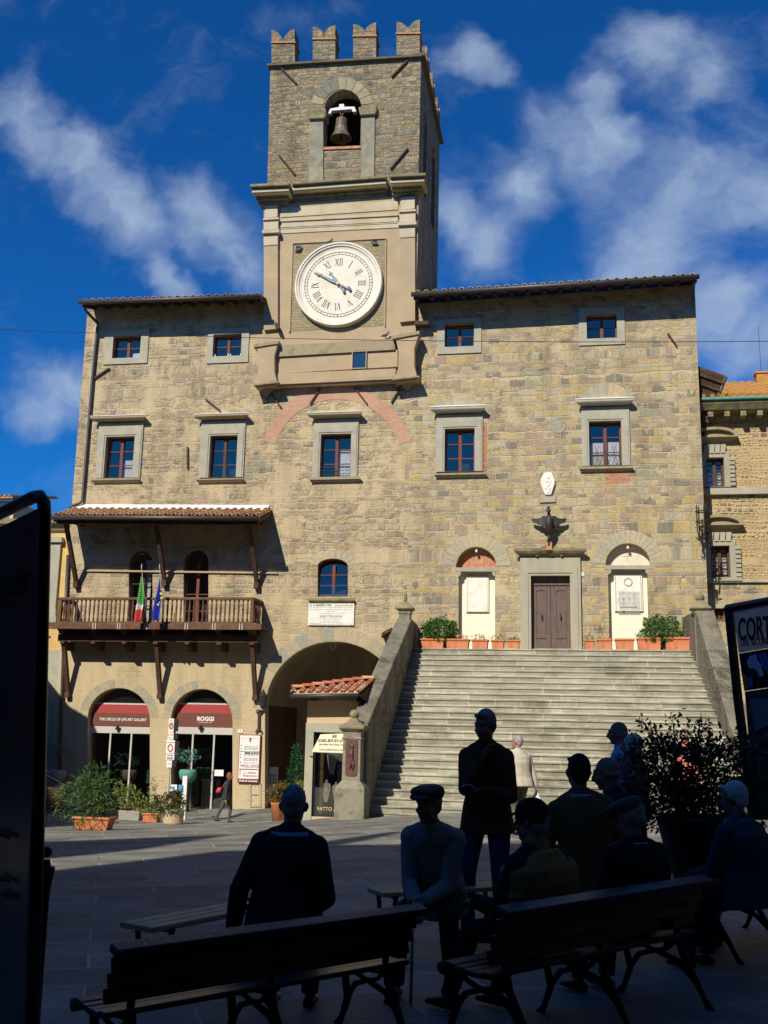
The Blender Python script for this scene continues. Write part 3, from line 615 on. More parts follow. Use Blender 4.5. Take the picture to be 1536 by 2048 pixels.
ring(MB(),1212,850,46,60,71,85,12,140,14,.008).build('voussoirs','voussoir_tan',T,bevel=.004)
ring(MB(),237.5,1438,62.6,62.4,80,80,2,178,15,.006).build('voussoirs','voussoir_tan',T,bevel=.004)
ring(MB(),403.5,1440,62,62.4,79,80,2,178,15,.006).build('voussoirs','voussoir_tan',T,bevel=.004)
ring(MB(),668,1421,139,139,163,166,12,178,17,.010).build('voussoirs','voussoir_tan',T,bevel=.004)
m=MB(); slab(m,arcpx(674.8,929.3,156,156,18,162,34)+arcpx(674.8,929.3,131,131,162,18,34),.012); m.build('brick_arch','pink_brick',T)
for q in ([(965.5,845),(974,845),(973,946),(965.5,946)],[(1210,945),(1261,943),(1260,966),(1212,968)],[(1259.4,815),(1266,815),(1268,824),(1260,824)]): slab(MB(),q,.006).build('brick_repair','red_brick',T)
m=MB(); slab(m,arcpx(1116,852,15,15,180,360,10)+[(1131,839),(1101,839)],.02); m.build('shield','voussoir_tan',T,bevel=.006)
# --- niches
for i,((a,b,c,d),(l,r_,t_,s_)) in enumerate(zip(NL,NLun)):
    q=prect(a,b,c,d); n=MB(); n.box(q[0]-.3,q[1]+.3,D+.28,D+.44,4.05,q[3]+.1); o=n.build('niche','niche_cream',T); o['label']='left tall cream niche with a white tablet' if i==0 else 'right tall cream niche with a white framed tablet'
    lu=px2([(l,s_)]+[(r_,s_)]+arcpx((l+r_)/2,s_,(r_-l)/2,s_-t_,0,180,16)[1:-1])
    n=MB(); n.prism([(u,D+.30,v) for u,v in lu],(0,.14,0)); n.build('lunette','niche_brick' if i==0 else 'niche_plaster',o)
    n=MB(); slab(n,[(l-2,s_),(r_+2,s_),(r_+2,s_+8),(l-2,s_+8)],.02,-.27); slab(n,[(a-1,s_+8),(a+5,s_+8),(a+5,s_+14),(a-1,s_+19)],.015,-.25); slab(n,[(c+1,s_+8),(c-6,s_+8),(c-6,s_+14),(c+1,s_+19)],.015,-.25); n.build('lintel','pietra_serena',o,bevel=.006)
    n=MB(); x=W((l+r_)/2,t_+6); n.tube([(x.x,D+.10,x.z+.12),(x.x,D+.08,x.z+.02)],.025,8); n.ball((x.x,D+.08,x.z-.03),.05); n.build('light_bulb','white_paint',o,smooth=True)
    p=thing('memorial_tablet',['plain white marble tablet in the left niche','white framed marble tablet with columns of names in the right niche'][i],'plaque',(W((a+c)/2,1200).x,D+.25,q[2]),world=True)
    bx=[(931,1150,976.5,1222.5),(1229,1146.5,1286,1221)][i]; A=prect(*bx); n=MB(); n.box(A[0],A[1],D+.20,D+.28,A[2],A[3]); n.build('slab','marble',p,bevel=.01)
    n=MB(); nd=14 if i==0 else 30
    for k in range(nd):
        z=A[2]+.06+(A[3]-A[2]-.12)*k/(nd-1)
        for x in (A[0]+.05,A[1]-.05): n.box(x-.012,x+.012,D+.192,D+.2,z-.02,z+.02)
    n.build('border','faint_ink',p)
    if i==1:
        n=MB(); n.tube([( (A[0]+A[1])/2+.13*math.cos(t/12*2*pi),D+.19,A[3]-.27+.13*math.sin(t/12*2*pi)) for t in range(13)],.018,5); n.build('crest','faint_ink',p)
        rr=random.Random(4)
        for cx_ in (.24,.42,.62,.80):
            n=MB()
            for k in range(17):
                z=A[3]-.62-k*.043; wd=rr.uniform(.07,.12); xx=A[0]+(A[1]-A[0])*cx_; n.box(xx-wd,xx+wd,D+.193,D+.2,z,z+.018)
            n.build('name_column','faint_ink',p)
        n=MB(); xx=(A[0]+A[1])/2; n.box(xx-.28,xx+.28,D+.193,D+.2,A[2]+.12,A[2]+.15); n.build('inscription','faint_ink',p)
        n=MB(); cxx=W(1256,1110); n.box(cxx.x-.008,cxx.x+.008,D+.29,D+.30,cxx.z-.2,cxx.z+.2); n.box(cxx.x-.16,cxx.x+.16,D+.292,D+.30,cxx.z-.01,cxx.z+.01); n.build('cross','faint_ink',o)
# --- door
X0,X1,Z0,Z1=prect(1062.3,1152,1140.7,1297); Z0=STZ
A,B,_,T_=prect(1041,1116.5,1162,1297)
m=MB(); m.holed([(A,STZ+.001),(B,STZ+.001),(B,T_),(A,T_)],[[(X0,STZ+.002),(X1,STZ+.002),(X1,Z1),(X0,Z1)]],XZ(D-.12),0,.16)
m.holed([(A+.1,STZ+.001),(B-.1,STZ+.001),(B-.1,Z1+.28),(A+.1,Z1+.28)],[[(X0-.09,STZ+.002),(X1+.09,STZ+.002),(X1+.09,Z1+.09),(X0-.09,Z1+.09)]],XZ(D-.15),0,.04)
dr=m.build('door','pietra_serena',T,bevel=.008); dr['label']='double wooden main door in a grey stone surround'
m=MB(); a,b_,c,t=prect(1028.4,1099,1173,1118); xprof(m,[(0,0),(.10,.02),(.14,.10),(.28,.16),(.34,.24),(.34,t-c),(0,t-c+.03)],a+.34,b_-.34,D,c,1,1); m.build('cornice','dark_cornice',dr)
m=MB(); slab(m,arcpx(1098,1130,31,41,28,152,10)+arcpx(1098,1130,27,36,152,28,10),.22); m.build('pediment','dark_cornice',dr)
m=MB(); slab(m,[(1072,1098)]+[(1124,1098)]+arcpx(1098,1130,27,36,40,140,8),.10); m.build('pediment_infill','niche_brick',dr)
xm=(X0+X1)/2
for s_,e_ in ((X0,xm-.006),(xm+.006,X1)):
    m=MB(); y=D+.16; m.box(s_,e_,y,y+.06,Z0,Z1-.28); 
    zt=Z1-.42; zb_=Z0+.46; xa=s_+.14; xb=e_-.14
    pn=[(xa,zb_),(xb,zb_),(xb,zt-.06),(xb-.05,zt-.06),(xb-.12,zt),(xb-.2,zt-.03),(xa+.2,zt-.03),(xa+.12,zt),(xa+.05,zt-.06),(xa,zt-.06)]
    inner=[(xa+.035+(0 if p[0]<(xa+xb)/2 else 0),0) for p in pn]
    cx_=(xa+xb)/2; cz=(zb_+zt)/2; ins=[(cx_+(u-cx_)*.80,cz+(v-cz)*.965) for u,v in pn]
    m.holed(pn,[ins],XZ(y-.025),0,.025); m.box(s_+.03,e_-.03,y-.02,y,Z0+.05,Z0+.36)
    lf=m.build('leaf','door_wood',dr,bevel=.006)
m=MB(); m.box(X0,X1,D+.15,D+.21,Z1-.27,Z1-.01); m.box(X0,X1,D+.12,D+.16,Z1-.30,Z1-.25); m.build('transom','door_wood',dr)
for k in (.27,.75):
    m=MB(); x=X0+(X1-X0)*k; m.tube([(x,D+.13,Z0+1.28),(x,D+.08,Z0+1.22),(x+.01,D+.09,Z0+1.08)],[.012,.025,.014],6); m.build('handle','old_iron',dr,smooth=True)
# --- clock tower
ty=.15   # lower stage stands proud of the wall
tz0=W(680,772).z
TLx=-11.10; TRx=-5.25
tw=MB(); tTL=PX(541,128,ty); tTR=PX(842,113,ty)
def tlx(z): return -11.06+(tTL.x+11.06)*(z-16.4)/(tTL.z-16.4)
def trx(z): return -5.29+(tTR.x+5.29)*(z-16.9)/(tTR.z-16.9)
bx0,bx1=W(648,250,D-ty).x,W(721.5,250,D-ty).x; bz0=W(684,297,D-ty).z; bzs=W(684,213,D-ty).z; bzt=W(684,179.7,D-ty).z
bel=[(bx0,bz0),(bx1,bz0)]+[((bx0+bx1)/2+(bx1-bx0)/2*math.cos(R(a)),bzs+(bzt-bzs)*math.sin(R(a))) for a in range(0,181,12)]
zt_=W(684,400,D-ty).z
tw.holed([(tlx(zt_),zt_),(trx(zt_),zt_),(tTR.x,tTR.z),(tTL.x,tTL.z)],[bel],XZ(D-ty),0,.6)
# right side with its own bell openings, left side and back
sd_=[[(D+a,21.8),(D+a+1.0,21.8),(D+a+1.0,25.1),(D+a+.5,25.6),(D+a,25.1)] for a in (.95,3.5)]
tw.holed([(D+.45,14),(D+5.9,14),(D+5.9,26.8),(D+.45,tTR.z-.05)],sd_,lambda u,v,d:(trx(v)-d,u,v),0,.5)
tw.holed([(D+.45,14),(D+5.9,14),(D+5.9,27.0),(D+.45,tTL.z-.05)],sd_,lambda u,v,d:(tlx(v)+d,u,v),0,.5)
tw.box(tlx(20)+.5,trx(20)-.5,D+5.4,D+5.9,14,26.7)
tower=tw.build('tower','tower_wall',T); 
m=MB(); m.box(-10.6,-5.8,D+.5,D+5.3,26.6,26.75); m.build('ceiling','room_dark',tower); m=MB(); m.box(-10.6,-5.8,D+.5,D+5.3,20.9,21.0); m.build('floor','room_dark',tower)
m=MB(); slab(m,[(534,127),(842,108.5),(842,112),(534,131)],ty+.16,-.5); rp=PX(842,108,ty+.1)
m.hexa([(tTR.x-.3,D-ty-.1,tTR.z-.02),(tTR.x+.16,D-ty-.1,tTR.z-.02),(tTR.x+.16,D-ty-.1,tTR.z+.10),(tTR.x-.3,D-ty-.1,tTR.z+.10),(tTR.x-.3,D+6.0,26.75),(tTR.x+.16,D+6.0,26.75),(tTR.x+.16,D+6.0,26.87),(tTR.x-.3,D+6.0,26.87)])
m.box(tTL.x-.16,tTL.x+.4,D+.5,D+6.0,27.0,27.12); m.box(tTL.x,tTR.x,D+5.6,D+6.06,26.8,26.92); m.build('string_course','string_dark',tower)
MER=[(543,589.5,60.7,58,79,122,83),(625.6,670.5,53,50.7,67,116.5,76),(706.4,752,48,45,61,112,70),(793,839.6,43,39,57,107.5,65)]
for i,(a,b,tl,tr_,dp,bt,bd) in enumerate(MER):
    w_=b-a; c=(a+b)/2
    top=[(b,tr_)]+[(b-(b-c)*t,tr_+(dp-tr_)*t**2.2) for t in (.25,.5,.7,.88)]+[(c,dp)]+[(a+(c-a)*t,tl+(dp-tl)*t**2.2) for t in (.88,.7,.5,.25)]+[(a,tl)]
    m=MB(); slab(m,[(a,bt+3),(b,bt+3)]+top,ty-.05,-.55); o=m.build('merlon','tower_wall',tower)
    m=MB(); slab(m,[(a-1.5,bd),(b+1.5,bd-.6),(b+1.5,bd+2),(a-1.5,bd+2.6)],ty,-.6); m.build('band','niche_brick',o)
# side merlons along the right and left edges
for X,z0,sgn in ((tTR.x,26.9,-1),(tTL.x,27.05,1)):
    for k,yc in enumerate((1.95,3.75,5.55)):
        a=D+yc-.42; b=D+yc+.42; c=D+yc; z=z0-.0
        pr=[(a,z),(b,z),(b,z+1.62),(b-.12,z+1.42),(b-.28,z+1.28),(c,z+1.22),(a+.28,z+1.28),(a+.12,z+1.42),(a,z+1.62)]
        m=MB(); m.prism([(X,u,v) for u,v in pr],(sgn*.6,0,0)); o=m.build('merlon','tower_wall',tower)
        m=MB(); m.box(min(X,X+sgn*.6)-.03,max(X,X+sgn*.6)+.03,a-.03,b+.03,z+.98,z+1.04); m.build('band','niche_brick',o)
for k,xc in enumerate((-9.9,-8.2,-6.6)):
    m=MB(); a,b,c,z=xc-.42,xc+.42,xc,26.85
    m.prism([(u,D+5.35,v) for u,v in [(a,z),(b,z),(b,z+1.62),(b-.12,z+1.42),(c,z+1.22),(a+.12,z+1.42),(a,z+1.62)]],(0,.55,0)); m.build('merlon','tower_wall',tower)
# belfry pilasters, imposts, arch
m=MB(); 
slab(m,[(618.5,229),(646.5,229),(646.5,362),(617.5,363)],ty+.07,ty-.02); slab(m,[(722.5,225),(749.5,225),(748.5,356),(722.5,358)],ty+.07,ty-.02)
m.build('pilaster','belfry_stone',tower,bevel=.01)
for q in ([(614,221),(652,217),(652,232),(648,236),(617,238)],[(716,214),(754,210),(753,223),(749,228),(720,230)]): slab(MB(),q,ty+.18,ty-.4).build('impost','dark_cornice',tower,bevel=.03)
ring(MB(),684.5,213,38,34.5,62,58,6,174,9,ty+.02,.05,ty-.02).build('voussoirs','voussoir_dark',tower,bevel=.01)
m=MB(); slab(m,[(647,294),(722,291),(722,296),(647,299)],ty+.05,-.3); m.build('sill','niche_brick',tower)
for a,b,c,d in ((563,137,593,167),(814.7,121,783,153.6),(557,309,590,349),(816,296,781,337.5)): MB().bar(W(a,b,D-ty-.06),W(c,d,D-ty-.06),.07,.05).build('tie_rod','rusty_iron',tower)
# bell (hangs in the opening)
bc=W(683,232,D+.15); bl=thing('bell','green brown bronze bell on a white yoke hanging in the tower opening','bell',(bc.x,D+.2,bc.z),world=True)
zt=W(683,236,D+.2).z; zb2=W(683,278,D+.2).z; hB=zt-zb2; rB=(W(704,270,D+.2).x-W(662,270,D+.2).x)/2
m=MB(); m.lathe([(.04,hB*1.02),(rB*.30,hB*1.0),(rB*.50,hB*.93),(rB*.55,hB*.75),(rB*.60,hB*.5),(rB*.68,hB*.3),(rB*.86,hB*.12),(rB,hB*.02),(rB*1.0,0),(rB*.92,-.01),(rB*.8,.1),(rB*.5,.4)],(bc.x,D+.2,zb2),24); m.build('bell_body','bell_bronze',bl,smooth=True)
m=MB(); m.tube([(bc.x,D+.2,zb2+.5),(bc.x,D+.2,zb2-.02)],.03,8); m.ball((bc.x,D+.2,zb2-.06),.08); m.build('clapper','old_iron',bl,smooth=True)
m=MB(); yz=W(683,221,D+.2).z; xa=W(655,221,D+.2).x; xb=W(714,221,D+.2).x
m.prism([(xa,D+.1,yz-.16),(xa+.08,D+.1,yz+.06),(bc.x-.1,D+.1,yz+.10),(bc.x-.1,D+.1,yz+.22),(bc.x+.1,D+.1,yz+.22),(bc.x+.1,D+.1,yz+.10),(xb-.08,D+.1,yz+.06),(xb,D+.1,yz-.16),(xb-.15,D+.1,yz-.16),(xb-.2,D+.1,yz-.04),(xa+.2,D+.1,yz-.04),(xa+.15,D+.1,yz-.16)],(0,.2,0)); m.build('yoke','bell_yoke',bl,bevel=.01)
m=MB(); m.tube([(bc.x+.05*math.cos(t),D+.2,yz-.12+.12*math.sin(t)) for t in [i*pi/4 for i in range(9)]],.025,6); m.build('crown','bell_bronze',bl,smooth=True)
# clock stage body
st=MB(); P=lambda a,b:W(a,b,D-ty)
z1=W(680,400,D-ty).z
cl=[(P(528,640).x,tz0),(P(831,640).x,tz0),(trx(z1)+.02,z1),(tlx(z1)-.02,z1)]
st.holed(cl,[],XZ(D-ty),0,.62); st.box(-10.9,-5.5,D+.46,D+.7,tz0,z1); stage=st.build('clock_stage','render_tan',T)
st=MB(); st.box(TRx-.4,TRx+.0,D+.0,D+.46,tz0+1.2,z1); st.box(-11.08,-10.8,D,D+.46,tz0+1.2,z1); st.build('stage_side','tower_wall',stage)
# upper light frieze between pilasters
def hb(mb,x0,x1,yt0,yt1,h0,h1,out,back=None):
    return slab(mb,[(x0,yt0),(x1,yt1),(x1,yt1+h1),(x0,yt0+h0)],out,ty-.01 if back is None else back)
m=MB(); hb(m,561,796,416.5,402,18,17,ty+.03); m.build('frieze','render_light',stage)
m=MB(); hb(m,561,796,437.5,425.5,5.5,5.5,ty+.12); hb(m,561,796,443,431,12,12,ty+.07); hb(m,561,796,455,443,3,3,ty+.05); hb(m,561,797,458,446,9,9,ty+.03);m.build('architrave','render_light',stage,bevel=.008)
# pilasters
for a,b,dl in ((526,556.5,0),(798,831,-16)):
    m=MB(); hb(m,a+1.5,b-1,410+dl,407+dl,250,250,ty+.14); pi_=m.build('pilaster','render_tan',stage)
    m=MB(); hb(m,a+4,b-1.5,412+dl,409+dl,24,24,ty+.17); hb(m,a,b+1,436+dl,434+dl,4,4,ty+.26); hb(m,a+1,b,440+dl,438+dl,20,20,ty+.19); hb(m,a-2,b+2,460+dl,458+dl,6.5,6.5,ty+.28); hb(m,a+1,b-1,466.5+dl,464.5+dl,25,25,ty+.17); m.build('capital','render_light',pi_,bevel=.01)
# brick panel behind the dial
masonry('panel_brick',.34,.17,[(.34,.28,.17),(.38,.31,.19),(.31,.26,.165),(.36,.30,.19)],(.27,.23,.15),.014,.1,(.36,.29,.18),.01,.3,.5,hvar=0)
m=MB(); slab(m,[(586,487),(770.8,477),(768,651),(580.3,662.4)],ty+.012,ty-.02); m.build('brick_panel','panel_brick',stage)
m=MB()
for q in ([(584,485),(773,475),(771,477),(586,487)],[(584,485),(586,487),(580.3,662.4),(577.5,664.5)],[(773,475),(771,477),(768,651),(770.5,653)]): slab(m,q,ty+.06,ty-.02)
m.build('panel_moulding','render_tan',stage)
m=MB()
for a,b in ((592,492),(745,481.5)): slab(m,[(a,b),(a+9,b-.5),(a+9,b+11),(a,b+11.5)],ty+.016,ty)
m.build('hole_shade','room_dark',stage)  # flat dark slabs, the shade inside the holes put in as colour
# upper cornice, breaking forward over the pilasters
def cornice(mb,x0,x1,y0,y1,steps,back,kl=7,kr=7):
    for dy0,dy1,out in steps: slab(mb,[(x0-out*kl,y0+dy0),(x1+out*kr,y1+dy0),(x1+out*kr,y1+dy1),(x0-out*kl,y0+dy1)],out+ty,back)
cy=lambda x:370-(x-498.6)*26/353.4
for a,b,ex,kl,kr in ((523,572,.22,28,8),(584,772,0,0,0),(786,835,.22,8,20)):
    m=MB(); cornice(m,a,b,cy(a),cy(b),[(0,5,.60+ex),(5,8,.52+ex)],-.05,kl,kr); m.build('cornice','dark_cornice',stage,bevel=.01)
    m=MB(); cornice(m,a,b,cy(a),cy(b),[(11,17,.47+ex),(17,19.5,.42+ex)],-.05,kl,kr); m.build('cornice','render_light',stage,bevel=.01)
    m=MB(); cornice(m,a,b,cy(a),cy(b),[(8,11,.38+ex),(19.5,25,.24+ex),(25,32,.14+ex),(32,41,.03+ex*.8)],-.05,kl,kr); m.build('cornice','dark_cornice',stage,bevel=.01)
# plinth below the clock, between two consoles
m=MB(); hb(m,556,790,691,677,22,22,ty+.20); m.build('plinth','cornice_stone',stage)
m=MB(); hb(m,552,795,714,699,33,34,ty+.12); hb(m,550,791,747,737,18,16,ty+.17); hb(m,548,793,765,753.5,4,4,ty+.24); hb(m,548,793,770,758.5,4,3.5,ty+.16); m.build('plinth','render_tan',stage)
for pts,tri in (([(511,689),(556,682),(556,686),(549,712),(549,744),(554,762),(508,768),(515,746),(518,715)],[(519,774),(551,772),(531,798)]),
            ([(785,672),(838,663),(838,668),(829,697),(829,733),(834,752),(789,757),(796,738),(797,703),(791,676)],[(800,764),(833,760),(815,785)])):
    m=MB(); slab(m,pts,ty+.40,ty-.02); con=m.build('console','render_tan',stage,bevel=.02)
    x0=min(p[0] for p in pts); x1=max(p[0] for p in pts); yb=max(p[1] for p in pts)
    m=MB(); slab(m,[(x0-1,yb-1),(x1+1,yb-6),(x1+1,yb-3),(x0-1,yb+3)],ty+.48,ty-.02); slab(m,[(x0+2,yb+3),(x1-2,yb-2),(x1-3,yb+2),(x0+3,yb+7)],ty+.36,-.02)
    slab(m,[(x0-1,pts[0][1]-1),(x1+1,pts[1][1]-2),(x1+1,pts[1][1]+5),(x0-1,pts[0][1]+6)],ty+.46,ty-.02); m.build('moulding','cornice_stone',con,bevel=.01)
    m=MB(); t=[W(a,b,D-.25) for a,b in tri[:2]]; t2=[W(a,b,D) for a,b in tri[:2]]; ap=W(*tri[2],D-.03)
    m.add([t[0],t[1],t2[1],t2[0],ap],[(0,1,2,3),(0,4,1),(1,4,2),(2,4,3),(3,4,0)]); m.ball(ap-Vector((0,0,.05)),.09); m.build('pendant','cornice_stone',con)
# small dark window in the plinth
q=prect(709,706,735,742); m=MB(); m.holed(rectpoly(q[0]-.03,q[1]+.03,q[2]-.03,q[3]+.03),[rectpoly(*q)],XZ(D-ty-.21),0,.1); o=m.build('window','render_tan',stage); o['label']='small square window in the plinth below the clock'
m=MB(); m.box(q[0],q[1],D-ty-.135,D-ty-.13,q[2],q[3]); m.build('pane','window_glass',o); m=MB(); m.box(q[0],q[1],D-ty-.128,D-ty-.122,q[2],q[3]); m.build('interior','room_dark',o)
for a,b,c,d in ((641,775,620,808),(709,775,734.5,808),(801.7,773,782.5,805),(543.7,789,562,815),(218.7,736,187.4,757),(410,797,440,820.8),(375,893.5,375,937),(1335.7,667,1354,692.6)):
    MB().bar(W(a,b,D-.06),W(c,d,D-.06),.055,.05).build('tie_rod','rusty_iron',T)
# the clock
cc_=W(676,567,D-ty-.2); rx=(W(764,567,D-ty-.2).x-W(588,567,D-ty-.2).x)/2; yC=D-ty
ck=MB()
def disc(mb,r,y0,y1,n=72): mb.prism([(cc_.x+r*math.cos(2*pi*i/n),y0,cc_.z+r*math.sin(2*pi*i/n)) for i in range(n)],(0,y1-y0,0))
def rim(mb,pr,n=72):
    k=len(pr); base=len(mb.v)
    for i in range(n):
        a=2*pi*i/n
        for r,y in pr: mb.v.append((cc_.x+r*math.cos(a),y,cc_.z+r*math.sin(a)))
    for i in range(n):
        for j in range(k): mb.f.append((base+i*k+j,base+i*k+(j+1)%k,base+((i+1)%n)*k+(j+1)%k,base+((i+1)%n)*k+j))
disc(ck,rx*.86,yC-.13,yC+.02); clock=ck.build('clock','clock_white',T); clock['label']='large white clock face with roman numerals'
ck=MB(); rim(ck,[(rx,yC+.02),(rx,yC-.16),(rx*.985,yC-.24),(rx*.95,yC-.24),(rx*.93,yC-.20),(rx*.905,yC-.20),(rx*.88,yC-.15),(rx*.84,yC-.132),(rx*.84,yC)]); ck.build('bezel','clock_white',clock,smooth=False,bevel=.0)
yN=yC-.132
ck=MB(); 
for r0,r1 in ((rx*.765,rx*.775),(rx*.705,rx*.713)):
    rim(ck,[(r0,yN),(r0,yN-.006),(r1,yN-.006),(r1,yN)])
for i in range(60):
    a=pi/2-2*pi*i/60; d=Vector((math.cos(a),0,math.sin(a))); c=Vector((cc_.x,yN-.003,cc_.z))
    ck.bar(c+d*rx*.71,c+d*rx*.77,.008,.006,up=(0,1,0))
    if i%5==0: ck.ball(c+d*rx*.74,.022,.004,.022,8)
ck.build('minute_track','black_ink',clock)
NUM=['XII','I','II','III','IIII','V','VI','VII','VIII','IX','X','XI']
for i,nm in enumerate(NUM):
    a=-2*pi*i/12; h=.28; wd={'I':.075,'V':.16,'X':.16}; tot=sum(wd[c] for c in nm); x=-tot/2; m=MB()
    cN=Vector((cc_.x,yN-.004,cc_.z))
    def q(u,v): 
        v+=rx*.53; return cN+Vector((u*math.cos(a)-v*math.sin(a),0,u*math.sin(a)+v*math.cos(a)))
    def st_(u0,v0,u1,v1,t): 
        m.bar(q(u0,v0),q(u1,v1),t,.006,up=(0,1,0)) if False else m.prism([q(u0-t/2,v0),q(u0+t/2,v0),q(u1+t/2,v1),q(u1-t/2,v1)],(0,.006,0))
    for c in nm:
        w_=wd[c]; mx=x+w_/2
        if c=='I': st_(mx,-h/2,mx,h/2,.026); st_(mx,h/2-.012,mx,h/2,.06); st_(mx,-h/2,mx,-h/2+.012,.06)
        if c=='V': st_(mx,-h/2,mx-w_*.36,h/2,.034); st_(mx,-h/2,mx+w_*.36,h/2,.014)
        if c=='X': st_(mx+w_*.36,-h/2,mx-w_*.36,h/2,.034); st_(mx-w_*.36,-h/2,mx+w_*.36,h/2,.014)
        x+=w_
    m.build('numeral','black_ink',clock)
def hand(name,ang,L,tail,w_,y):
    a=R(ang); d=Vector((math.sin(a),0,math.cos(a))); n=Vector((d.z,0,-d.x)); c=Vector((cc_.x,y,cc_.z)); m=MB()
    pr=[(-tail,.02),(-tail*.4,.03),(0,w_*.5),(L*.25,w_),(L*.55,w_*.55),(L*.74,w_*.35),(L*.80,w_*1.0),(L*.86,w_*.35),(L,.006)]
    m.prism([c+d*t+n*w for t,w in pr]+[c+d*t-n*w for t,w in reversed(pr)],(0,.02,0)); m.ball(c-d*tail,.06,.04,.06,8); m.ball(c-d*tail*.85+n*.06,.04,.03,.04,8); m.build(name,'hand_metal',clock)
simple('hand_metal',(.16,.20,.24),.5,.2,8,metal=.2)
hand('minute_hand',-61,rx*.66,.52,.055,yC-.20); hand('hour_hand',-35,rx*.40,.42,.075,yC-.17)
m=MB(); m.ball((cc_.x,yC-.21,cc_.z),.07,.05,.07); m.build('boss','gold_letters',clock,smooth=True)
# --- roofs
def tilerow(mb,x,y0,z0,y1,z1,r,seg,jit,rnd,half=6):
    n=max(1,int(math.hypot(y1-y0,z1-z0)/seg)); dx=0
    for i in range(n):
        a=i/n; b=(i+1.15)/n; xx=x+rnd.uniform(-jit,jit); ya,za=y0+(y1-y0)*a,z0+(z1-z0)*a; yb,zb=y0+(y1-y0)*b,z0+(z1-z0)*b
        lift=.035; vs=[]
        for (yy,zz,rr,l) in ((ya,za,r,lift+rnd.uniform(0,.015)),(yb,zb,r*.86,0)):
            for j in range(half+1):
                t=pi*j/half; vs.append((xx+rr*math.cos(t),yy,zz+l+rr*.85*math.sin(t)))
            for j in range(half,-1,-1):
                t=pi*j/half; vs.append((xx+(rr-.025)*math.cos(t),yy,zz+l+(rr-.025)*.85*math.sin(t)))
        k=2*(half+1); mb.add(vs,[tuple(range(k)),tuple(range(2*k-1,k-1,-1))]+[(j,j+k,(j+1)%k+k,(j+1)%k) for j in range(k)])
def roof(name,xa,za,xb,zb,ye,yt,rise,nt,mat,lab,par=T,wood='dark_wood',rafters=True,gut=True,seg=.42,r=.10):
    m=MB(); m.hexa([(xa,ye,za),(xb,ye,zb),(xb,ye,zb+.05),(xa,ye,za+.05),(xa,yt,za+rise),(xb,yt,zb+rise),(xb,yt,zb+rise+.05),(xa,yt,za+rise+.05)]); o=m.build(name,wood,par); o['label']=lab
    m=MB(); rnd=random.Random(len(lab)); 
    for i in range(nt):
        t=(i+.5)/nt; x=xa+(xb-xa)*t; z=za+(zb-za)*t+.06
        tilerow(m,x,ye-.04,z,yt,z+rise,r,seg,.012,rnd)
    m.build('tiles',mat,o)
    m=MB(); m.hexa([(xa,ye-.02,za+.05),(xb,ye-.02,zb+.05),(xb,ye-.02,zb+.075),(xa,ye-.02,za+.075),(xa,yt,za+rise+.05),(xb,yt,zb+rise+.05),(xb,yt,zb+rise+.075),(xa,yt,za+rise+.075)]); m.build('flat_tiles',mat,o)
    if rafters:
        m=MB(); n=int(abs(xb-xa)/.55)
        for i in range(n+1):
            t=i/n; x=xa+.06+(xb-xa-.12)*t; z=za+(zb-za)*t
            m.hexa([(x-.05,ye+.06,z-.13),(x+.05,ye+.06,z-.13),(x+.05,ye+.06,z),(x-.05,ye+.06,z),(x-.05,D+.3,z-.13+rise*(D+.3-ye)/(yt-ye)),(x+.05,D+.3,z-.13+rise*(D+.3-ye)/(yt-ye)),(x+.05,D+.3,z+rise*(D+.3-ye)/(yt-ye)),(x-.05,D+.3,z+rise*(D+.3-ye)/(yt-ye))])
        m.build('rafters',wood,o)
    if gut:
        m=MB(); m.tube([(xa-.05,ye-.10,za+.0),(xb+.05,ye-.10,zb+.0)],.085,10); m.build('gutter','gutter_metal',o,smooth=True)
    return o
lA=W(163,607,D-1.0); lB=W(521,595,D-1.0)
roof('roof',lA.x,lA.z,lB.x,lB.z,D-1.0,D+8,2.6,23,'roof_tile','low tiled roof of the left wing')
rA=W(826,591,D-1.0); rB=W(1392,556,D-1.0)
roof('roof',rA.x,rA.z,rB.x+.05,rB.z,D-1.0,D+8,2.6,31,'roof_tile_lichen','low tiled roof of the right wing with yellow lichen')
# right flank eave seen from below, farther back
a0,a1,a2,a3=W(1392,736,36.25),W(1452,757,36.25),W(1402,880,37.1),W(1393,876,37.1)
m=MB(); u_=Vector((0,0,.10)); m.hexa([a0,a1,a1+u_,a0+u_,a3,a2,a2+u_*1.0,a3+u_]); o=m.build('eave','dark_wood',T); o['label']='dark eave sloping out from the right corner of the roof'
for k in range(8):
    f=(k+.5)/8; b0=a0.lerp(a3,f); b1=a1.lerp(a2,f); MB().bar(b0-u_*.4,b1-u_*.4,.07,.08).build('rafter','dark_wood',o)
m=MB(); m.tube([a1+u_*.6,a2+u_*.6],.06,8); m.build('gutter','gutter_metal',o,smooth=True)
m=MB(); m.tube([W(a,b,D-o_) for a,b,o_ in ((168,609,1.0),(171,621,.75),(195.8,647,.12),(194.4,658,.10),(184.6,759,.10),(165,1000,.10),(160,1006,.12),(141,1012.5,.2),(139.8,1022,.25))],.055,8); m.build('downpipe','gutter_metal',T,smooth=True)
m=MB(); m.tube([W(a,b,D-o_) for a,b,o_ in ((1390,556,1.0),(1388,566,1.0),(1386,590,.15),(1386,598,.1))],.05,8); m.build('downpipe','gutter_metal',T,smooth=True)
m=MB(); m.tube([W(a,b,D-.1) for a,b in ((136,1110),(127,1300),(122,1440),(118,1600))],.06,8); m.build('downpipe','gutter_metal',T,smooth=True)
m=MB(); slab(m,[(829,641),(857,642),(857,648),(829,649)],.4); m.build('spout','rusty_iron',T)
m=MB(); slab(m,[(551,642),(559,654),(556,658),(549,652)],.5); m.build('spout','rusty_iron',T)
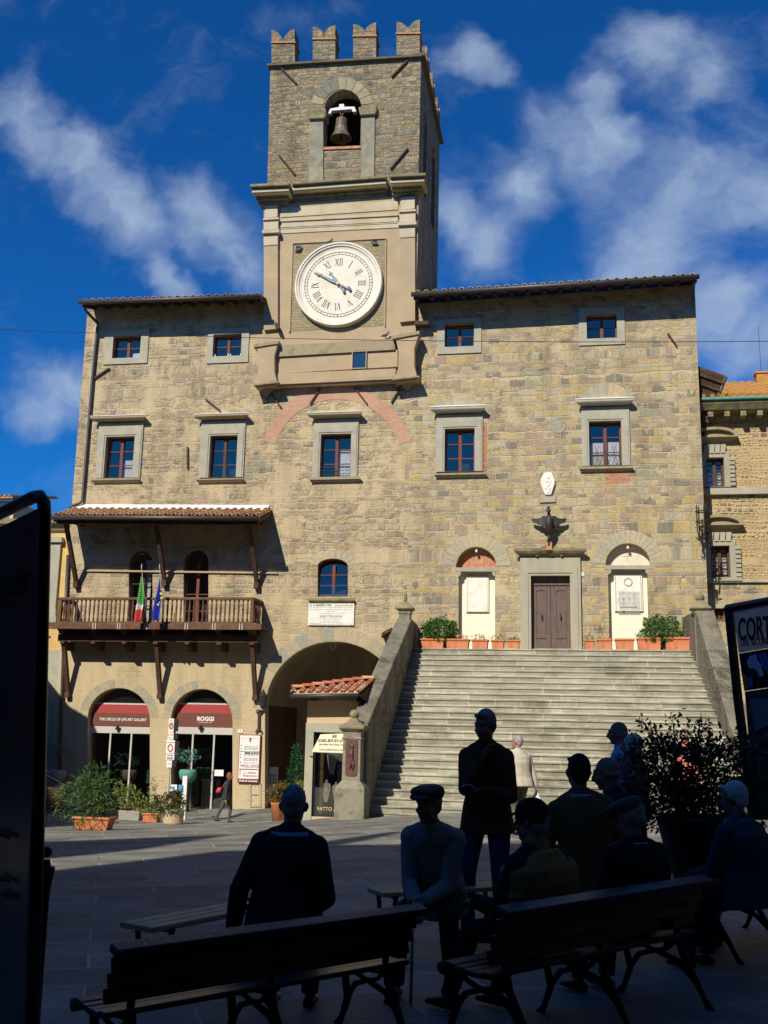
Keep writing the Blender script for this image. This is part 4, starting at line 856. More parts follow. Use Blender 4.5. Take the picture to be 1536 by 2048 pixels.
# --- balcony canopy
ca=W(105,1036,D-1.65); cb=W(517,1038,D-1.65); ct=W(152,1021,D).z
ris=(ct-ca.z)
can=roof('canopy',ca.x,ca.z,cb.x,cb.z,D-1.65,D+.02,ris,26,'roof_tile','tiled wooden canopy over the balcony',gut=True,rafters=True,seg=.36,r=.105)
m=MB(); pa=W(152,1019,D-.0); pb=W(538,1021,D); xprof(m,[(0,-.03),(.30,-.10),(.32,-.06),(0,.20)],pa.x,pb.x,D,pa.z,0,0,pb.z-pa.z); m.build('flashing','lead_white',can)
m=MB(); m.bar((ca.x+.1,D-1.45,ca.z-.10),(cb.x-.05,D-1.45,cb.z-.10),.16,.16); m.build('eave_beam','dark_wood',can)
for (a,b,c,d) in ((139,1052,153.4,1169),(325,1060,330,1166),(506.5,1052,514,1171)):
    lo=W(c,d,D-.08); up=Vector((lo.x,D-1.30,ca.z-.12)); m=MB(); m.bar(up,lo,.14,.14,up=(1,0,0)); m.box(lo.x-.09,lo.x+.09,D-.22,D,lo.z-.12,lo.z+.10); br=m.build('brace','dark_wood',can,bevel=.01)
    m=MB(); m.box(lo.x-.08,lo.x+.08,D-1.5,D,ca.z-.02,ca.z+.12); m.build('tie_beam','dark_wood',br)
# --- balcony
BO=1.12
fz=W(300,1250,D-BO).z; fx0=W(118,1240,D-BO).x; fx1=W(503,1240,D-BO).x; rz=W(300,1197,D-BO).z
m=MB(); m.box(fx0-.25,fx1+.35,D-BO-.08,D,fz-.10,fz-.02); bal=m.build('balcony','balcony_wood',T,bevel=.01); bal['label']='wooden balcony with turned rail on stepped brackets'
m=MB(); m.box(fx0-.3,fx1+.4,D-BO-.12,D-BO-.04,fz-.16,fz+.05); m.build('fascia','balcony_wood',bal,bevel=.01)
m=MB(); m.box(fx0-.06,fx1+.06,D-BO-.05,D-BO+.07,rz-.05,rz+.04); m.box(fx0-.06,fx0+.06,D-BO+.07,D,rz-.05,rz+.04); m.box(fx1-.06,fx1+.06,D-BO+.07,D,rz-.05,rz+.04); m.build('handrail','balcony_wood',bal,bevel=.01)
m=MB(); m.box(fx0-.02,fx1+.02,D-BO-.02,D-BO+.04,fz+.06,fz+.12); m.build('bottom_rail','balcony_wood',bal)
for x in (fx0,fx1):
    m=MB(); m.box(x-.06,x+.06,D-BO-.03,D-BO+.07,fz,rz-.05); m.build('post','balcony_wood',bal,bevel=.008)
nb=44
def balu(x,y,par):
    m=MB(); w_=.038
    m.lathe([(w_,0),(w_,.10),(w_*.6,.14),(w_*.9,.3),(w_*.95,.5),(w_*.6,.68),(w_,.72),(w_,rz-.05-fz-.12)],(x,y,fz+.12),8); return m.build('baluster','balcony_wood',par)
for i in range(1,nb): balu(fx0+(fx1-fx0)*i/nb,D-BO+.01,bal)
for x in (fx0,fx1):
    for k in range(1,7): balu(x,D-BO+BO*k/7,bal)
nj=7
for i in range(nj):
    x=fx0+.05+(fx1-fx0-.1)*i/(nj-1)
    m=MB(); z=fz-.10
    # two stacked stepped joists
    m.prism([(x-.08,D,z),(x-.08,D-BO-.02,z),(x-.08,D-BO-.02,z-.08),(x-.08,D-BO+.07,z-.11),(x-.08,D-BO+.12,z-.2),(x-.08,D,z-.2)],(.16,0,0))
    m.prism([(x-.08,D,z-.46),(x-.08,D-.86,z-.46),(x-.08,D-.86,z-.54),(x-.08,D-.77,z-.57),(x-.08,D-.70,z-.66),(x-.08,D-.55,z-.69),(x-.08,D-.5,z-.76),(x-.08,D,z-.76)],(.16,0,0))
    m.build('bracket','dark_wood',bal)
m=MB(); m.box(fx0-.15,fx1+.15,D-.80,D-.66,fz-.56,fz-.30); m.box(fx0-.1,fx1+.1,D-.5,D-.4,fz-.30,fz-.1); m.build('beam','dark_wood',bal)
for x in (fx0+.05,(fx0+fx1)/2,fx1-.05):
    zl=W(308,1392,D).z; m=MB(); m.bar((x,D-.72,fz-.6),(x,D-.07,zl),.15,.15,up=(1,0,0)); m.box(x-.09,x+.09,D-.2,D,zl-.1,zl+.08); m.build('brace','dark_wood',bal,bevel=.01)
for a in (189,238,292,373,428,482):
    x=W(a,1250,D-BO-.12).x; m=MB(); m.box(x-.06,x-.03,D-BO-.14,D-BO-.12,fz-.16,fz+.06); m.box(x+.03,x+.06,D-BO-.14,D-BO-.12,fz-.16,fz+.06); m.build('hook','aluminium',bal)
m=MB(); a=W(170,1142,D); b=W(545,1147,D); xprof(m,[(0,-.03),(.07,-.02),(.07,.03),(0,.05)],a.x,b.x+.2,D,a.z,0,0,b.z-a.z); m.build('string_course','render_tan',T)
# --- shop arches
for k,(x0,x1,m1,m2,b1,b2) in enumerate(((175.3,299.7,216.6,258.8,1452,1466.5),(341.9,465,382.5,425.3,1453.5,1468.5))):
    poly=(GA1,GA2)[k]; us=[p[0] for p in poly]; vs=[p[1] for p in poly]; xa,xb=min(us),max(us); zt=max(vs); yF=D+.30
    Z=lambda py:W((x0+x1)/2,py,yF).z
    zg=gz(xa,36)-.02
    ro_=MB(); ro_.box(xa-.6,xb+.6,D+4.6,D+4.7,zg-.1,zt+.4); ro_.box(xa-.7,xa-.6,D+.46,D+4.6,zg-.1,zt+.4); ro_.box(xb+.6,xb+.7,D+.46,D+4.6,zg-.1,zt+.4); ro_.box(xa-.6,xb+.6,D+.46,D+4.6,zt+.3,zt+.4)
    sh=ro_.build('shop_front','room_warm',T); sh['label']=['left arched shop front with gallery lettering','right arched shop front with ROGGI lettering'][k]
    m=MB(); m.box(xa-.6,xb+.6,D+.2,D+4.6,zg-.1,zg+.04); m.build('floor','fascia_brown',sh)
    def cut(za,zb_):  # piece of the arch between two heights
        pts=[]; cx=(xa+xb)/2; rr=(xb-xa)/2+.03; zs=W((x0+x1)/2,1439,D).z
        hw=lambda z: rr if z<=zs else rr*math.sqrt(max(0,1-((z-zs)/(zt-zs+.03))**2))
        n=6; L_=[(cx-hw(za+(zb_-za)*i/n),za+(zb_-za)*i/n) for i in range(n+1)]; R_=[(cx+hw(za+(zb_-za)*i/n),za+(zb_-za)*i/n) for i in range(n,-1,-1)]
        return R_+L_ if False else L_+R_
    m=MB(); m.prism([(u,yF,v) for u,v in cut(Z(1408),zt)],(0,.02,0)); m.build('fanlight','window_glass',sh)
    m=MB(); m.prism([(u,yF+.05,v) for u,v in cut(Z(1408),zt)],(0,.02,0)); m.build('fanlight_backing','room_dark',sh)
    m=MB(); m.prism([(u,yF-.01,v) for u,v in cut(Z(1409),Z(1406))],(0,.05,0)); m.prism([(u,yF-.03,v) for u,v in cut(Z(b2),Z(b1))],(0,.12,0)); m.build('transom','aluminium',sh)
    m=MB(); m.prism([(u,yF-.02,v) for u,v in cut(Z(1426),Z(1409))],(0,.06,0)); m.build('red_band','fascia_red',sh)
    m=MB(); m.prism([(u,yF-.05,v) for u,v in cut(Z(b1),Z(1426))],(0,.09,0)); fb=m.build('fascia','fascia_brown',sh)
    cx=(xa+xb)/2
    if k==0: text('THE CIRCLE OF LIFE ART GALLERY',.135,(cx-.05,yF-.055,Z(1439)),'white_paint',fb,bold=.002,sx=.86)
    else: text('ROGGI',.20,(cx-.02,yF-.055,Z(1438)),'white_paint',fb,bold=.008); 
    if k==1: text('CONTEMPORARY ART',.05,(cx-.02,yF-.055,Z(1445)),'white_paint',fb)
    m=MB(); m.box(xa+.01,xb-.01,yF+.01,yF+.02,zg+.05,Z(b2)); m.build('glass_door','shop_glass',sh)
    m=MB()
    for mm in (m1,m2): x=W(mm,1540,yF).x; m.box(x-.03,x+.03,yF-.02,yF+.05,zg,Z(b2))
    m.build('mullion','aluminium',sh)
    m=MB(); p=W((x0+x1)/2-1,1458,yF); m.box(p.x-.05,p.x+.05,yF-.16,yF-.03,p.z-.02,p.z+.06); m.ball((p.x+.04,yF-.14,p.z+.09),.05); m.build('sensor','sign_black',sh)
    if k==1:
        m=MB(); a=W(419+10,1546,yF).x; m.box(a,a+.33,yF-.01,yF,W(436,1552,yF).z,W(436,1539.5,yF).z); m.build('notice','white_paint',sh)
        m=MB(); m.box(cx-.15,cx+.15,D+2.6,D+2.9,zg,Z(b2)-.1); m.box(cx-.5,cx+.2,D+1.6,D+1.7,zg,zg+1.0); m.build('display','room_dark',sh)
    else:
        m=MB(); 
        for (dx,dz,w_,h_) in ((-.9,.9,.5,.4),(.35,.9,.4,.5),(.8,.5,.3,.3)): m.box(cx+dx,cx+dx+w_,D+1.8,D+1.86,zg+dz,zg+dz+h_)
        m.build('picture','verdigris',sh)
# --- vaulted passage behind the big arch
cx=W(668,1421).x; rr=(W(806,1421).x-W(530,1421).x)/2; zs=W(668,1421).z
pv=MB(); n=24; L=5.5; 
A=[(cx+rr*1.12*math.cos(pi*i/n),zs+.15+rr*1.05*math.sin(pi*i/n)) for i in range(n+1)]
A=[(min(u,cx+rr*1.12),v) for u,v in A]
v0=[(u,D+.45,v) for u,v in A]; v1=[(u,D+L,v) for u,v in A]
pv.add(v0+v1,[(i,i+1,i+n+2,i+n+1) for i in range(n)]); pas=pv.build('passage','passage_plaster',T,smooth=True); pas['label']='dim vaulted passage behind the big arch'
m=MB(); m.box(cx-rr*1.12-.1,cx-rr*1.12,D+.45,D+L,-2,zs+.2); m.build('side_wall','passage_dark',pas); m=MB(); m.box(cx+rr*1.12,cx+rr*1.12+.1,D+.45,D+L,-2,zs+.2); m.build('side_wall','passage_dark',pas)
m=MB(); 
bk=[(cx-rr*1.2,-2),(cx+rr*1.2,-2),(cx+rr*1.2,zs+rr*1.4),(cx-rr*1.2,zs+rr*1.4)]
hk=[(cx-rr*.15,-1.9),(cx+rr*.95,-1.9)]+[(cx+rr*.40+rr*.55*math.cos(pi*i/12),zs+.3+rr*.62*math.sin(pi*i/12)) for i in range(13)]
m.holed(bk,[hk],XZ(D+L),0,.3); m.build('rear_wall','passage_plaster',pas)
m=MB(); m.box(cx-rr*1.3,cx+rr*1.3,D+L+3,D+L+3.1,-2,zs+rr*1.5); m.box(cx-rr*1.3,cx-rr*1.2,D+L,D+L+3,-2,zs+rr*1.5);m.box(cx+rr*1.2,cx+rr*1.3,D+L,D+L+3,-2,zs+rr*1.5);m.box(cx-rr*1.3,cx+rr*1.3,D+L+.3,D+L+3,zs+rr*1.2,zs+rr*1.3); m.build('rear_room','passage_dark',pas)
m=MB(); p=W(525,1418,D-.1); m.box(p.x-.22,p.x+.12,D-.14,D+.3,p.z-.05,p.z+.12); m.build('impost','pietra_serena',T,bevel=.04)
m=MB(); slab(m,[(764,1265),(783,1255),(784,1260),(762,1274)],.5); m.build('small_canopy','dark_wood',T)
# bench-like frame mark and blocks on the pier
m=MB(); 
for q in ([(499,1568),(502,1568),(502,1614),(499,1614)],[(518,1567),(522,1567),(522,1614),(518,1614)],[(502,1587),(518,1587),(518,1590),(502,1590)],[(502,1611),(518,1611),(518,1614),(502,1614)]): slab(m,q,.03)
m.build('iron_frame','pietra_serena',T)
# house back bodies so the roofs rest on something
m=MB(); m.box(XL+.5,-11.3,D+8.5,D+9,-2,zTopL+.5); m.box(-5.2,XRt-.5,D+9,D+9.5,-1,zTopR+1); m.build('rear_wall','rubble_wall',T)
# interior floors block the daylight
m=MB(); m.box(XL+.5,XRt-.5,D+1.3,D+1.4,4.5,zTopL-.3); m.build('partition','room_dark',T)
# ================= staircase =================
SC=thing('staircase','broad grey stone staircase climbing to the main door','stairs',(-.6,30,0),world=True)
def xl(Y): return -5.0-(STY-Y)*.024
def xr(Y): return 3.90+(STY-Y)*.085
rs=random.Random(5)
for i in range(25):
    y=STY-i*ST+rs.uniform(-.008,.008); z=STZ-i*SR; m=MB(); a=xl(y)-.04; b=xr(y)+.3
    if i>21: a=xl(y)+.0; b=xr(y)+.5
    # worn, slightly uneven front edge
    k=26; v0=[];n=k+1
    yb=y+ST+.12 if i else D; 
    ee=[y+.034*noise.noise(Vector((j*.7,i*3.1,0))) for j in range(n)]; dz=[.026*noise.noise(Vector((j*.5,i*2.3,5))) for j in range(n)]
    xs=[a+(b-a)*j/k for j in range(n)]
    m.add([(xs[j],ee[j]+.03,z-SR-.02) for j in range(n)]+[(xs[j],ee[j]+.03,z-.05) for j in range(n)]+[(xs[j],ee[j],z-.045) for j in range(n)]+[(xs[j],ee[j],z-.012+dz[j]) for j in range(n)]+[(xs[j],ee[j]+.02,z+dz[j]) for j in range(n)]+[(xs[j],yb,z) for j in range(n)]+[(xs[j],yb,z-SR-.02) for j in range(n)],
          [(r*n+j,r*n+j+1,(r+1)*n+j+1,(r+1)*n+j) for r in range(6) for j in range(k)])
    m.build('landing' if i==0 else 'step','stair_stone',SC)
m=MB(); m.box(-5.3,4.9,27.6,27.9,-1.2,-.6); m.build('foundation','stair_stone',SC)
m=MB(); m.prism([(-5.06,27.0,-1.3),(-5.06,D,-1.3),(-5.06,D,4.95),(-5.06,34.4,5.02),(-5.06,26.95,1.55)],(-.50,0,0)); 
pl=m.build('parapet','parapet_stone',SC,bevel=.04); pl['label']='left sloping parapet beside the jewellery shop'
m=MB(); ys=[36,34.3,33.9,30.0,27.2]; zs_=[5.25,5.25,5.27,1.72,-.02]
I=[(xr(y)-.02,y) for y in ys]
vs=[]; 
for (x,y),z in zip(I,zs_): vs+=[(x,y,-1.0),(x,y,z),(x+.56,y,z+.0),(x+.56,y,-1.0)]
m.add(vs,[(a*4+j,a*4+(j+1)%4,a*4+4+(j+1)%4,a*4+4+j) for a in range(4) for j in range(4)]+[(0,1,2,3),(19,18,17,16)])
pr_=m.build('parapet','parapet_stone',SC,bevel=.03); pr_['label']='right sloping parapet below the ball topped pier'
def sqlathe(prof,c,mat,name,par,bev=.01):
    m=MB(); m.lathe(prof,c,4,sq=True); return m.build(name,mat,par,bevel=bev)
# foot pier with ball and bronze relief
pc=W(706,1500,27.0); px_=W(706,1500,26.7).x; py_=26.75
zb0=gz(px_,py_)-.15; z1_=W(706,1572,26.4).z; z2_=W(706,1462,26.5).z; z3_=W(706,1450,26.5).z
p=thing('pier','stone pier with ball finial and dark bronze relief at the foot of the stairs','pier',(px_,py_,zb0),world=True)
sqlathe([(.38,zb0),(.375,z1_-.06),(.34,z1_),(.29,z1_+.05),(.235,z1_+.12),(.225,z2_-.22),(.25,z2_-.2),(.25,z2_-.16),(.225,z2_-.14),(.235,z2_-.03),(.27,z2_+.0),(.30,z2_+.03)],(px_,py_,0),'pier_stone','shaft',p)
sqlathe([(.30,z2_+.03),(.33,z2_+.06),(.33,z2_+.12),(.30,z2_+.14),(.16,z2_+.22),(.10,z2_+.30),(.07,z2_+.33)],(px_,py_,0),'dark_cornice','cap',p,.015)
m=MB(); zz=W(706,1429,26.7).z; m.lathe([(.07,-.16),(.06,-.12),(.1,-.1)],(px_,py_,zz),12); m.ball((px_,py_,zz),.125,n=18); m.build('ball_finial','dark_cornice',p,smooth=True)
m=MB(); a=W(690,1552,26.5); b=W(716,1478,26.5); yy=py_-.235
pts=[(a.x+.04,a.z),(b.x-.04,a.z),(b.x,a.z+.05),(b.x,b.z-.05),(b.x-.04,b.z),(a.x+.04,b.z),(a.x,b.z-.05),(a.x,a.z+.05)]
m.prism([(u,yy-.02,v) for u,v in pts],(0,.04,0)); rl=m.build('relief_panel','plaque_brown',p,bevel=.008)
m=MB(); cx=(a.x+b.x)/2; zc=lambda t:a.z+(b.z-a.z)*t
m.ball((cx+.01,yy-.02,zc(.80)),.045,.035,.055); m.tube([(cx+.02,yy-.02,zc(.74)),(cx-.01,yy-.03,zc(.6)),(cx+.02,yy-.03,zc(.42)),(cx-.03,yy-.02,zc(.2))],[.03,.055,.045,.02],8); m.tube([(cx,yy-.03,zc(.65)),(cx-.10,yy-.02,zc(.52))],[.025,.015],6); m.tube([(cx+.01,yy-.03,zc(.45)),(cx+.06,yy-.04,zc(.3)),(cx+.03,yy-.02,zc(.15))],[.035,.03,.015],6)
m.tube([(cx+.09*math.cos(t/10*2*pi),yy-.015,zc(.80)+.09*math.sin(t/10*2*pi)) for t in range(10)],.012,5); m.build('relief_figure','plaque_brown',rl,smooth=True)
# upper piers
for (pa,pb,pt,pcap,yy,xx,lab,fin) in ((793,828,1208,1222,34.45,-5.3,'stone pier with a slim worn finial at the top left of the stairs',0),(1380,1421,1205,1222,34.1,4.22,'stone pier with a ball at the top right of the stairs',1)):
    z0=3.2; zt=W((pa+pb)/2,pt,yy).z; zc_=W((pa+pb)/2,pcap,yy).z; hw=(W(pb,1220,yy).x-W(pa,1220,yy).x)/2; xx=W((pa+pb)/2,1220,yy).x
    p=thing('pier',lab,'pier',(xx,yy,z0),world=True)
    sqlathe([(hw*.62,z0),(hw*.62,zc_-.12),(hw*.72,zc_-.1),(hw*.72,zc_-.05),(hw*.66,zc_-.03)],(xx,yy,0),'pier_stone','shaft',p)
    sqlathe([(hw*.66,zc_-.03),(hw*.85,zc_+.02),(hw,zc_+.05),(hw,zc_+.09),(hw*.9,zc_+.12),(hw*.4,zt+.02),(hw*.25,zt+.08)],(xx,yy,0),'dark_cornice','cap',p,.012)
    m=MB()
    if fin: m.lathe([(.06,-.2),(.05,-.12),(.09,-.1)],(xx,yy,W(1399,1195,yy).z),10); m.ball((xx,yy,W(1399,1195,yy).z),.145,n=18)
    else: m.lathe([(.06,.0),(.055,.15),(.045,.25),(.055,.32),(.03,.36)],(xx,yy,zt+.02),8)
    m.build('finial','dark_cornice',p,smooth=True)
# ================= shop under the stairs =================
yS=28.3; sx0=W(612,1500,yS).x; sx1=-5.57; sz0=gz(sx0,yS)-.3
sz1=W(660,1402,yS).z
SH=thing('jewellery_shop','small peach plastered shop with a tiled roof against the stair parapet','shop',(-6.2,yS,sz0),world=True)
wx0=W(627,1500,yS).x; wz1=W(660,1465,yS).z; wz0=W(650,1634,yS).z; wx1=-5.62
lt=W(660,1446,yS).z
m=MB(); m.holed([(sx0,sz0),(sx1,sz0),(sx1,sz1),(sx0,sz1)],[[(wx0,wz0),(wx1,wz0),(wx1,wz1),(wx0,wz1)]],XZ(yS),0,.25); m.box(sx0,sx0+.2,yS+.25,33,sz0,sz1+.1); m.build('wall','peach_plaster',SH)
m=MB(); m.box(sx0-.02,sx1,yS-.03,yS+.05,wz1,lt); m.box(sx0-.02,wx0,yS-.028,yS+.05,sz0,wz1-.001); m.build('stone_frame','grey_frame_stone',SH,bevel=.01)
m=MB(); m.box(wx0,wx0+.04,yS+.05,yS+.12,wz0,wz1); m.box(wx0,wx1,yS+.05,yS+.12,wz0,wz0+.05); sf=m.build('window_frame','sign_black',SH)
m=MB(); m.box(wx0+.04,wx1,yS+.10,yS+.105,wz0+.05,wz1); m.build('glass','shop_glass',sf)
m=MB(); m.box(wx0,wx1+.4,yS+1.0,yS+1.05,wz0-.2,wz1); m.box(wx0-.05,wx0,yS+.25,yS+1.0,wz0-.2,wz1); m.build('interior','room_dark',sf)
m=MB(); m.box(wx0+.06,wx0+.22,yS+.3,yS+.9,wz0,wz1-.05); m.build('display_wall','room_warm',sf)
text('FATTO A MANO',.13,(wx0+.62,yS+.06,wz0+.2),'gold_letters',sf,align='CENTER')
def bust(x,z,s):
    m=MB(); m.prism([(x-.13*s,yS+.32,z+.0),(x-.05*s,yS+.32,z-.42*s),(x+.05*s,yS+.32,z-.42*s),(x+.13*s,yS+.32,z),(x+.10*s,yS+.34,z+.06*s),(x+.03*s,yS+.34,z+.08*s),(x+.03*s,yS+.34,z+.16*s),(x-.03*s,yS+.34,z+.16*s),(x-.03*s,yS+.34,z+.08*s),(x-.10*s,yS+.34,z+.06*s)],(0,.05,0)); o=m.build('necklace_stand','necklace_white',None,bevel=.01)
    m2=MB(); m2.tube([(x+.07*s*math.cos(a),yS+.315,z-.02+.16*s*math.sin(a)) for a in [pi+i*pi/8 for i in range(9)]],.009,5); m2.ball((x,yS+.31,z-.2*s),.02); q=m2.build('necklace','gold_letters',o); return o
a=W(652,1572,yS+.3); tag(bust(a.x,a.z,1.0),'white bust with a gold necklace in the shop window, the fully visible one','necklace stand','necklace busts in the shop window')
a=W(671,1574,yS+.3); tag(bust(a.x,a.z,.8),'white necklace bust half hidden by the pier','necklace stand','necklace busts in the shop window')
a=W(664,1512,yS+.3); tag(bust(a.x,a.z,1.15),'tall pale bust hanging high under the awning','necklace stand','necklace busts in the shop window')
# awning
aw=MB(); t0=W(641,1470,yS-.02); t1=W(700,1468,yS-.02); b0=W(624,1504,yS-.55); b1=W(700,1507,yS-.55)
aw.hexa([t0,t1,t1+Vector((0,0,.02)),t0+Vector((0,0,.02)),b0,b1,b1+Vector((0,0,.02)),b0+Vector((0,0,.02))]); awn=aw.build('awning','awning_cream',SH)
an=math.atan2((b0.y-t0.y),(t0.z-b0.z)); 
def ontext(body,size,f,mat,**k):
    c=t0.lerp(b0,f); c2=t1.lerp(b1,f); p=c.lerp(c2,.5)+Vector((0,-.02,.035)); text(body,size,p,mat,awn,rx=pi/2+an,**k)
ontext('DELBRENNA',.15,.42,'grey_ink'); ontext('jewelry for your soul',.085,.62,'grey_ink'); ontext('www.delbrenna.com',.08,.90,'grey_ink'); ontext('M',.13,.17,'grey_ink',bold=.01)
m=MB(); m.tube([W(632,1500,yS-.4),W(626,1512,yS-.1),W(620,1513,yS-.03)],.012,5); m.build('arm','old_iron',awn)
# roof
FL=W(586,1389,yS-.5); FR=W(716,1387,yS-.5); BL=W(588,1383,yS+.1); BR=W(744,1363,yS+1.3)
m=MB(); dz=Vector((0,0,.05)); m.hexa([FL-dz,FR-dz,FR,FL,BL-dz,BR-dz,BR,BL]); m.hexa([FR-dz*1,W(736,1412,yS-.1),BR-dz,BR,FR+Vector((.03,0,-.05)),W(737,1412,yS-.1),BR+Vector((.03,0,-.05)),BR+Vector((.03,0,0))]) if False else None
ro2=m.build('roof','dark_wood',SH)
m=MB(); rnd=random.Random(3)
def tilepath(mb,a,b,r,n):
    for i in range(n):
        p=a.lerp(b,i/n); q=a.lerp(b,(i+1.12)/n); t=(q-p).normalized(); s=t.cross(Vector((0,0,1))).normalized(); u=s.cross(t)
        vs=[]
        for c,rr in ((p+u*.03,r),(q,r*.85)):
            for k in range(7):
                g=pi*k/6; vs.append(c+s*rr*math.cos(g)+u*rr*.8*math.sin(g))
            for k in range(6,-1,-1):
                g=pi*k/6; vs.append(c+s*(rr-.02)*math.cos(g)+u*(rr-.02)*.8*math.sin(g))
        mb.add(vs,[tuple(range(14)),tuple(range(27,13,-1))]+[(k,k+14,(k+1)%14+14,(k+1)%14) for k in range(14)])
for i in range(9):
    t=i/8; tilepath(m,FL.lerp(FR,t)+Vector((0,-.03,.03)),BL.lerp(BR,t)+Vector((0,0,.03)),.075,max(2,int(2+4*t)))
tilepath(m,BL+Vector((-.05,0,.08)),BR+Vector((.0,0,.09)),.10,8); m.build('tiles','roof_tile_new',ro2)
m=MB(); m.hexa([FL,FR,FR+Vector((0,0,.03)),FL+Vector((0,0,.03)),BL,BR,BR+Vector((0,0,.03)),BL+Vector((0,0,.03))]); m.build('flat_tiles','roof_tile_new',ro2)
m=MB(); m.tube([FL+Vector((-.06,-.05,-.05)),FR+Vector((0,-.05,-.05))],.06,8); m.build('gutter','gutter_metal',ro2,smooth=True)
m=MB(); a_=W(735,1412,yS+.2); m.prism([FR-dz,BR-dz,Vector((BR.x-.02,BR.y,a_.z)),Vector((FR.x+.12,yS,a_.z+.1))],(.04,0,0)); m.build('verge_board','dark_wood',ro2)
# ================= neighbouring houses =================
PA=thing('stone_palace','rubble stone palace with pedimented windows and orange roof at the right edge','building',(9,37.2,0),world=True)
YP=37.2; w=MB(); wp=lambda a,b:W(a,b,YP)
pxa=4.66; pxb=30.0; ztop=wp(1480,828).z
PW=[(1412.7,916,1448,974),(1421.5,1092,1459.6,1155),(1428.8,1217,1448,1240)]
PWx=[wp(a,(b+d)/2).x for a,b,c,d in PW]
hol=[]; rects=[]
for a,b,c,d in PW:
    x0=wp(a,(b+d)/2).x; x1=wp(c,(b+d)/2).x; zz1=wp((a+c)/2,b).z; zz0=wp((a+c)/2,d).z
    for k in range(3):
        q=(x0+k*3.2,x1+k*3.2,zz0,zz1); rects.append((q,k,len(rects)//3)); hol.append(rectpoly(*q))
w.holed([(pxa,-1.2),(pxb,-1.2),(pxb,ztop),(pxa,ztop)],hol,XZ(YP),0,.4); w.box(pxa,pxb,YP+8,YP+8.4,-1,ztop); w.build('wall','palace_rubble',PA)
zc1=wp(1480,1290).z; zl=wp(1480,1165).z
m=MB(); m.holed([(pxa,-1.2),(pxb,-1.2),(pxb,zl),(pxa,zl)],[h for h in hol[6:]],XZ(YP-.06),0,.05); m.build('ground_storey','ashlar_wall',PA)
for (q,k,lv) in rects:
    X0,X1,Z0,Z1=q; m=MB(); wd=.20 if lv<2 else .14
    m.holed(rectpoly(X0-wd,X1+wd,Z0-.02,Z1+wd),[rectpoly(X0,X1,Z0-.01,Z1)],XZ(YP-.10),0,.12)
    o=m.build('window','pietra_serena',PA,bevel=.008)
    casement(X0,X1,Z0,Z1,o,5 if lv<2 else 3,'dark_frame_wood',y=YP+.2) if True else None
    if lv<2:
        folds(X0+.06,X1-.06,Z0+.05,Z0+(Z1-Z0)*(.55 if lv==0 else .92),YP+.32,o,amp=.015)
        for j in range(7): z=Z0+(Z1-Z0)*j/7; MB().box(X1+wd-.02,X1+wd+.16,YP-.13-.02*(j%2),YP,z+.02,z+(Z1-Z0)/7-.02).build('quoin','grey_frame_stone',o,bevel=.01); MB().box(X0-wd-.15,X0-wd+.02,YP-.13-.02*(j%2),YP,z+.02,z+(Z1-Z0)/7-.02).build('quoin','grey_frame_stone',o,bevel=.01)
        for j in range(4): x=X0-.08+(X1-X0+.16)*j/4; MB().hexa([(x,YP-.14,Z1+.14),(x+.16,YP-.14,Z1+.14),(x+.20,YP-.14,Z1+.46),(x+.03,YP-.14,Z1+.46),(x,YP,Z1+.14),(x+.16,YP,Z1+.14),(x+.20,YP,Z1+.46),(x+.03,YP,Z1+.46)]).build('keystone','grey_frame_stone',o,bevel=.01)
        m=MB(); xc=(X0+X1)/2; r=.82; zz=Z1+.72
        arc=[(xc+r*math.cos(R(a))*1.0,zz+.34*math.sin(R(a))) for a in range(0,181,15)]; arc2=[(xc+(r-.16)*math.cos(R(a)),zz+.24*math.sin(R(a))) for a in range(180,-1,-15)]
        m.prism([(u,YP-.30,v) for u,v in arc+arc2],(0,.30,0)); m.prism([(u,YP-.15,v) for u,v in arc],(0,.15,0)); xprof(m,[(0,0),(.2,.06),(.30,.10),(.30,.15),(0,.15)],xc-.64,xc+.64,YP,Z1+.58,.6,.6); m.build('pediment','cornice_stone',o,bevel=.01)
    if lv==1:
        m=MB(); m.box(X0-.35,X1+.35,YP-.2,YP,Z0-.14,Z0-.02); m.build('sill','pietra_serena',o)
for y0_,y1_ in ((977,990),(1160,1166)):
    m=MB(); m.box(pxa,pxb,YP-.16,YP,wp(1490,y1_).z,wp(1490,y0_).z); m.build('string_course','grey_frame_stone',PA,bevel=.015)
m=MB(); zt_=ztop; xprof(m,[(0,-.3),(.1,-.3),(.2,-.05),(.6,.0),(.75,.2),(.75,.34),(0,.34)],pxa,pxb,YP,zt_); m.build('cornice','dark_cornice',PA)
m=MB()
for k in range(12): x=pxa+.3+k*.55; MB().box(x,x+.18,YP-.55,YP,zt_-.22,zt_-.02).build('cornice_block','dark_cornice',PA)
m=MB(); m.tube([(pxa,YP-.8,zt_+.34),(pxb,YP-.8,zt_+.34)],.06,8); m.build('gutter','verdigris',PA,smooth=True)
zr=W(1480,767,YP+6).z; m=MB(); m.hexa([(pxa,YP-.75,zt_+.36),(pxb,YP-.75,zt_+.36),(pxb,YP-.75,zt_+.42),(pxa,YP-.75,zt_+.42),(pxa,YP+6,zr-.06),(pxb,YP+6,zr-.06),(pxb,YP+6,zr),(pxa,YP+6,zr)]); rr_=m.build('roof','roof_slope',PA)
m=MB()
for k in range(90): m.tube([(pxa+.15+k*.3,YP-.78,zt_+.44),(pxa+.15+k*.3,YP+6,zr+.03)],.085,6)
m.build('tiles','roof_slope',rr_)
cpt=W(1525,766,YP+5); m=MB(); m.box(cpt.x-.25,cpt.x+.25,YP+4.8,YP+5.3,cpt.z-.6,cpt.z+.35); m.box(cpt.x-.3,cpt.x+.3,YP+4.75,YP+5.35,cpt.z+.35,cpt.z+.42); m.build('chimney','roof_slope',PA)
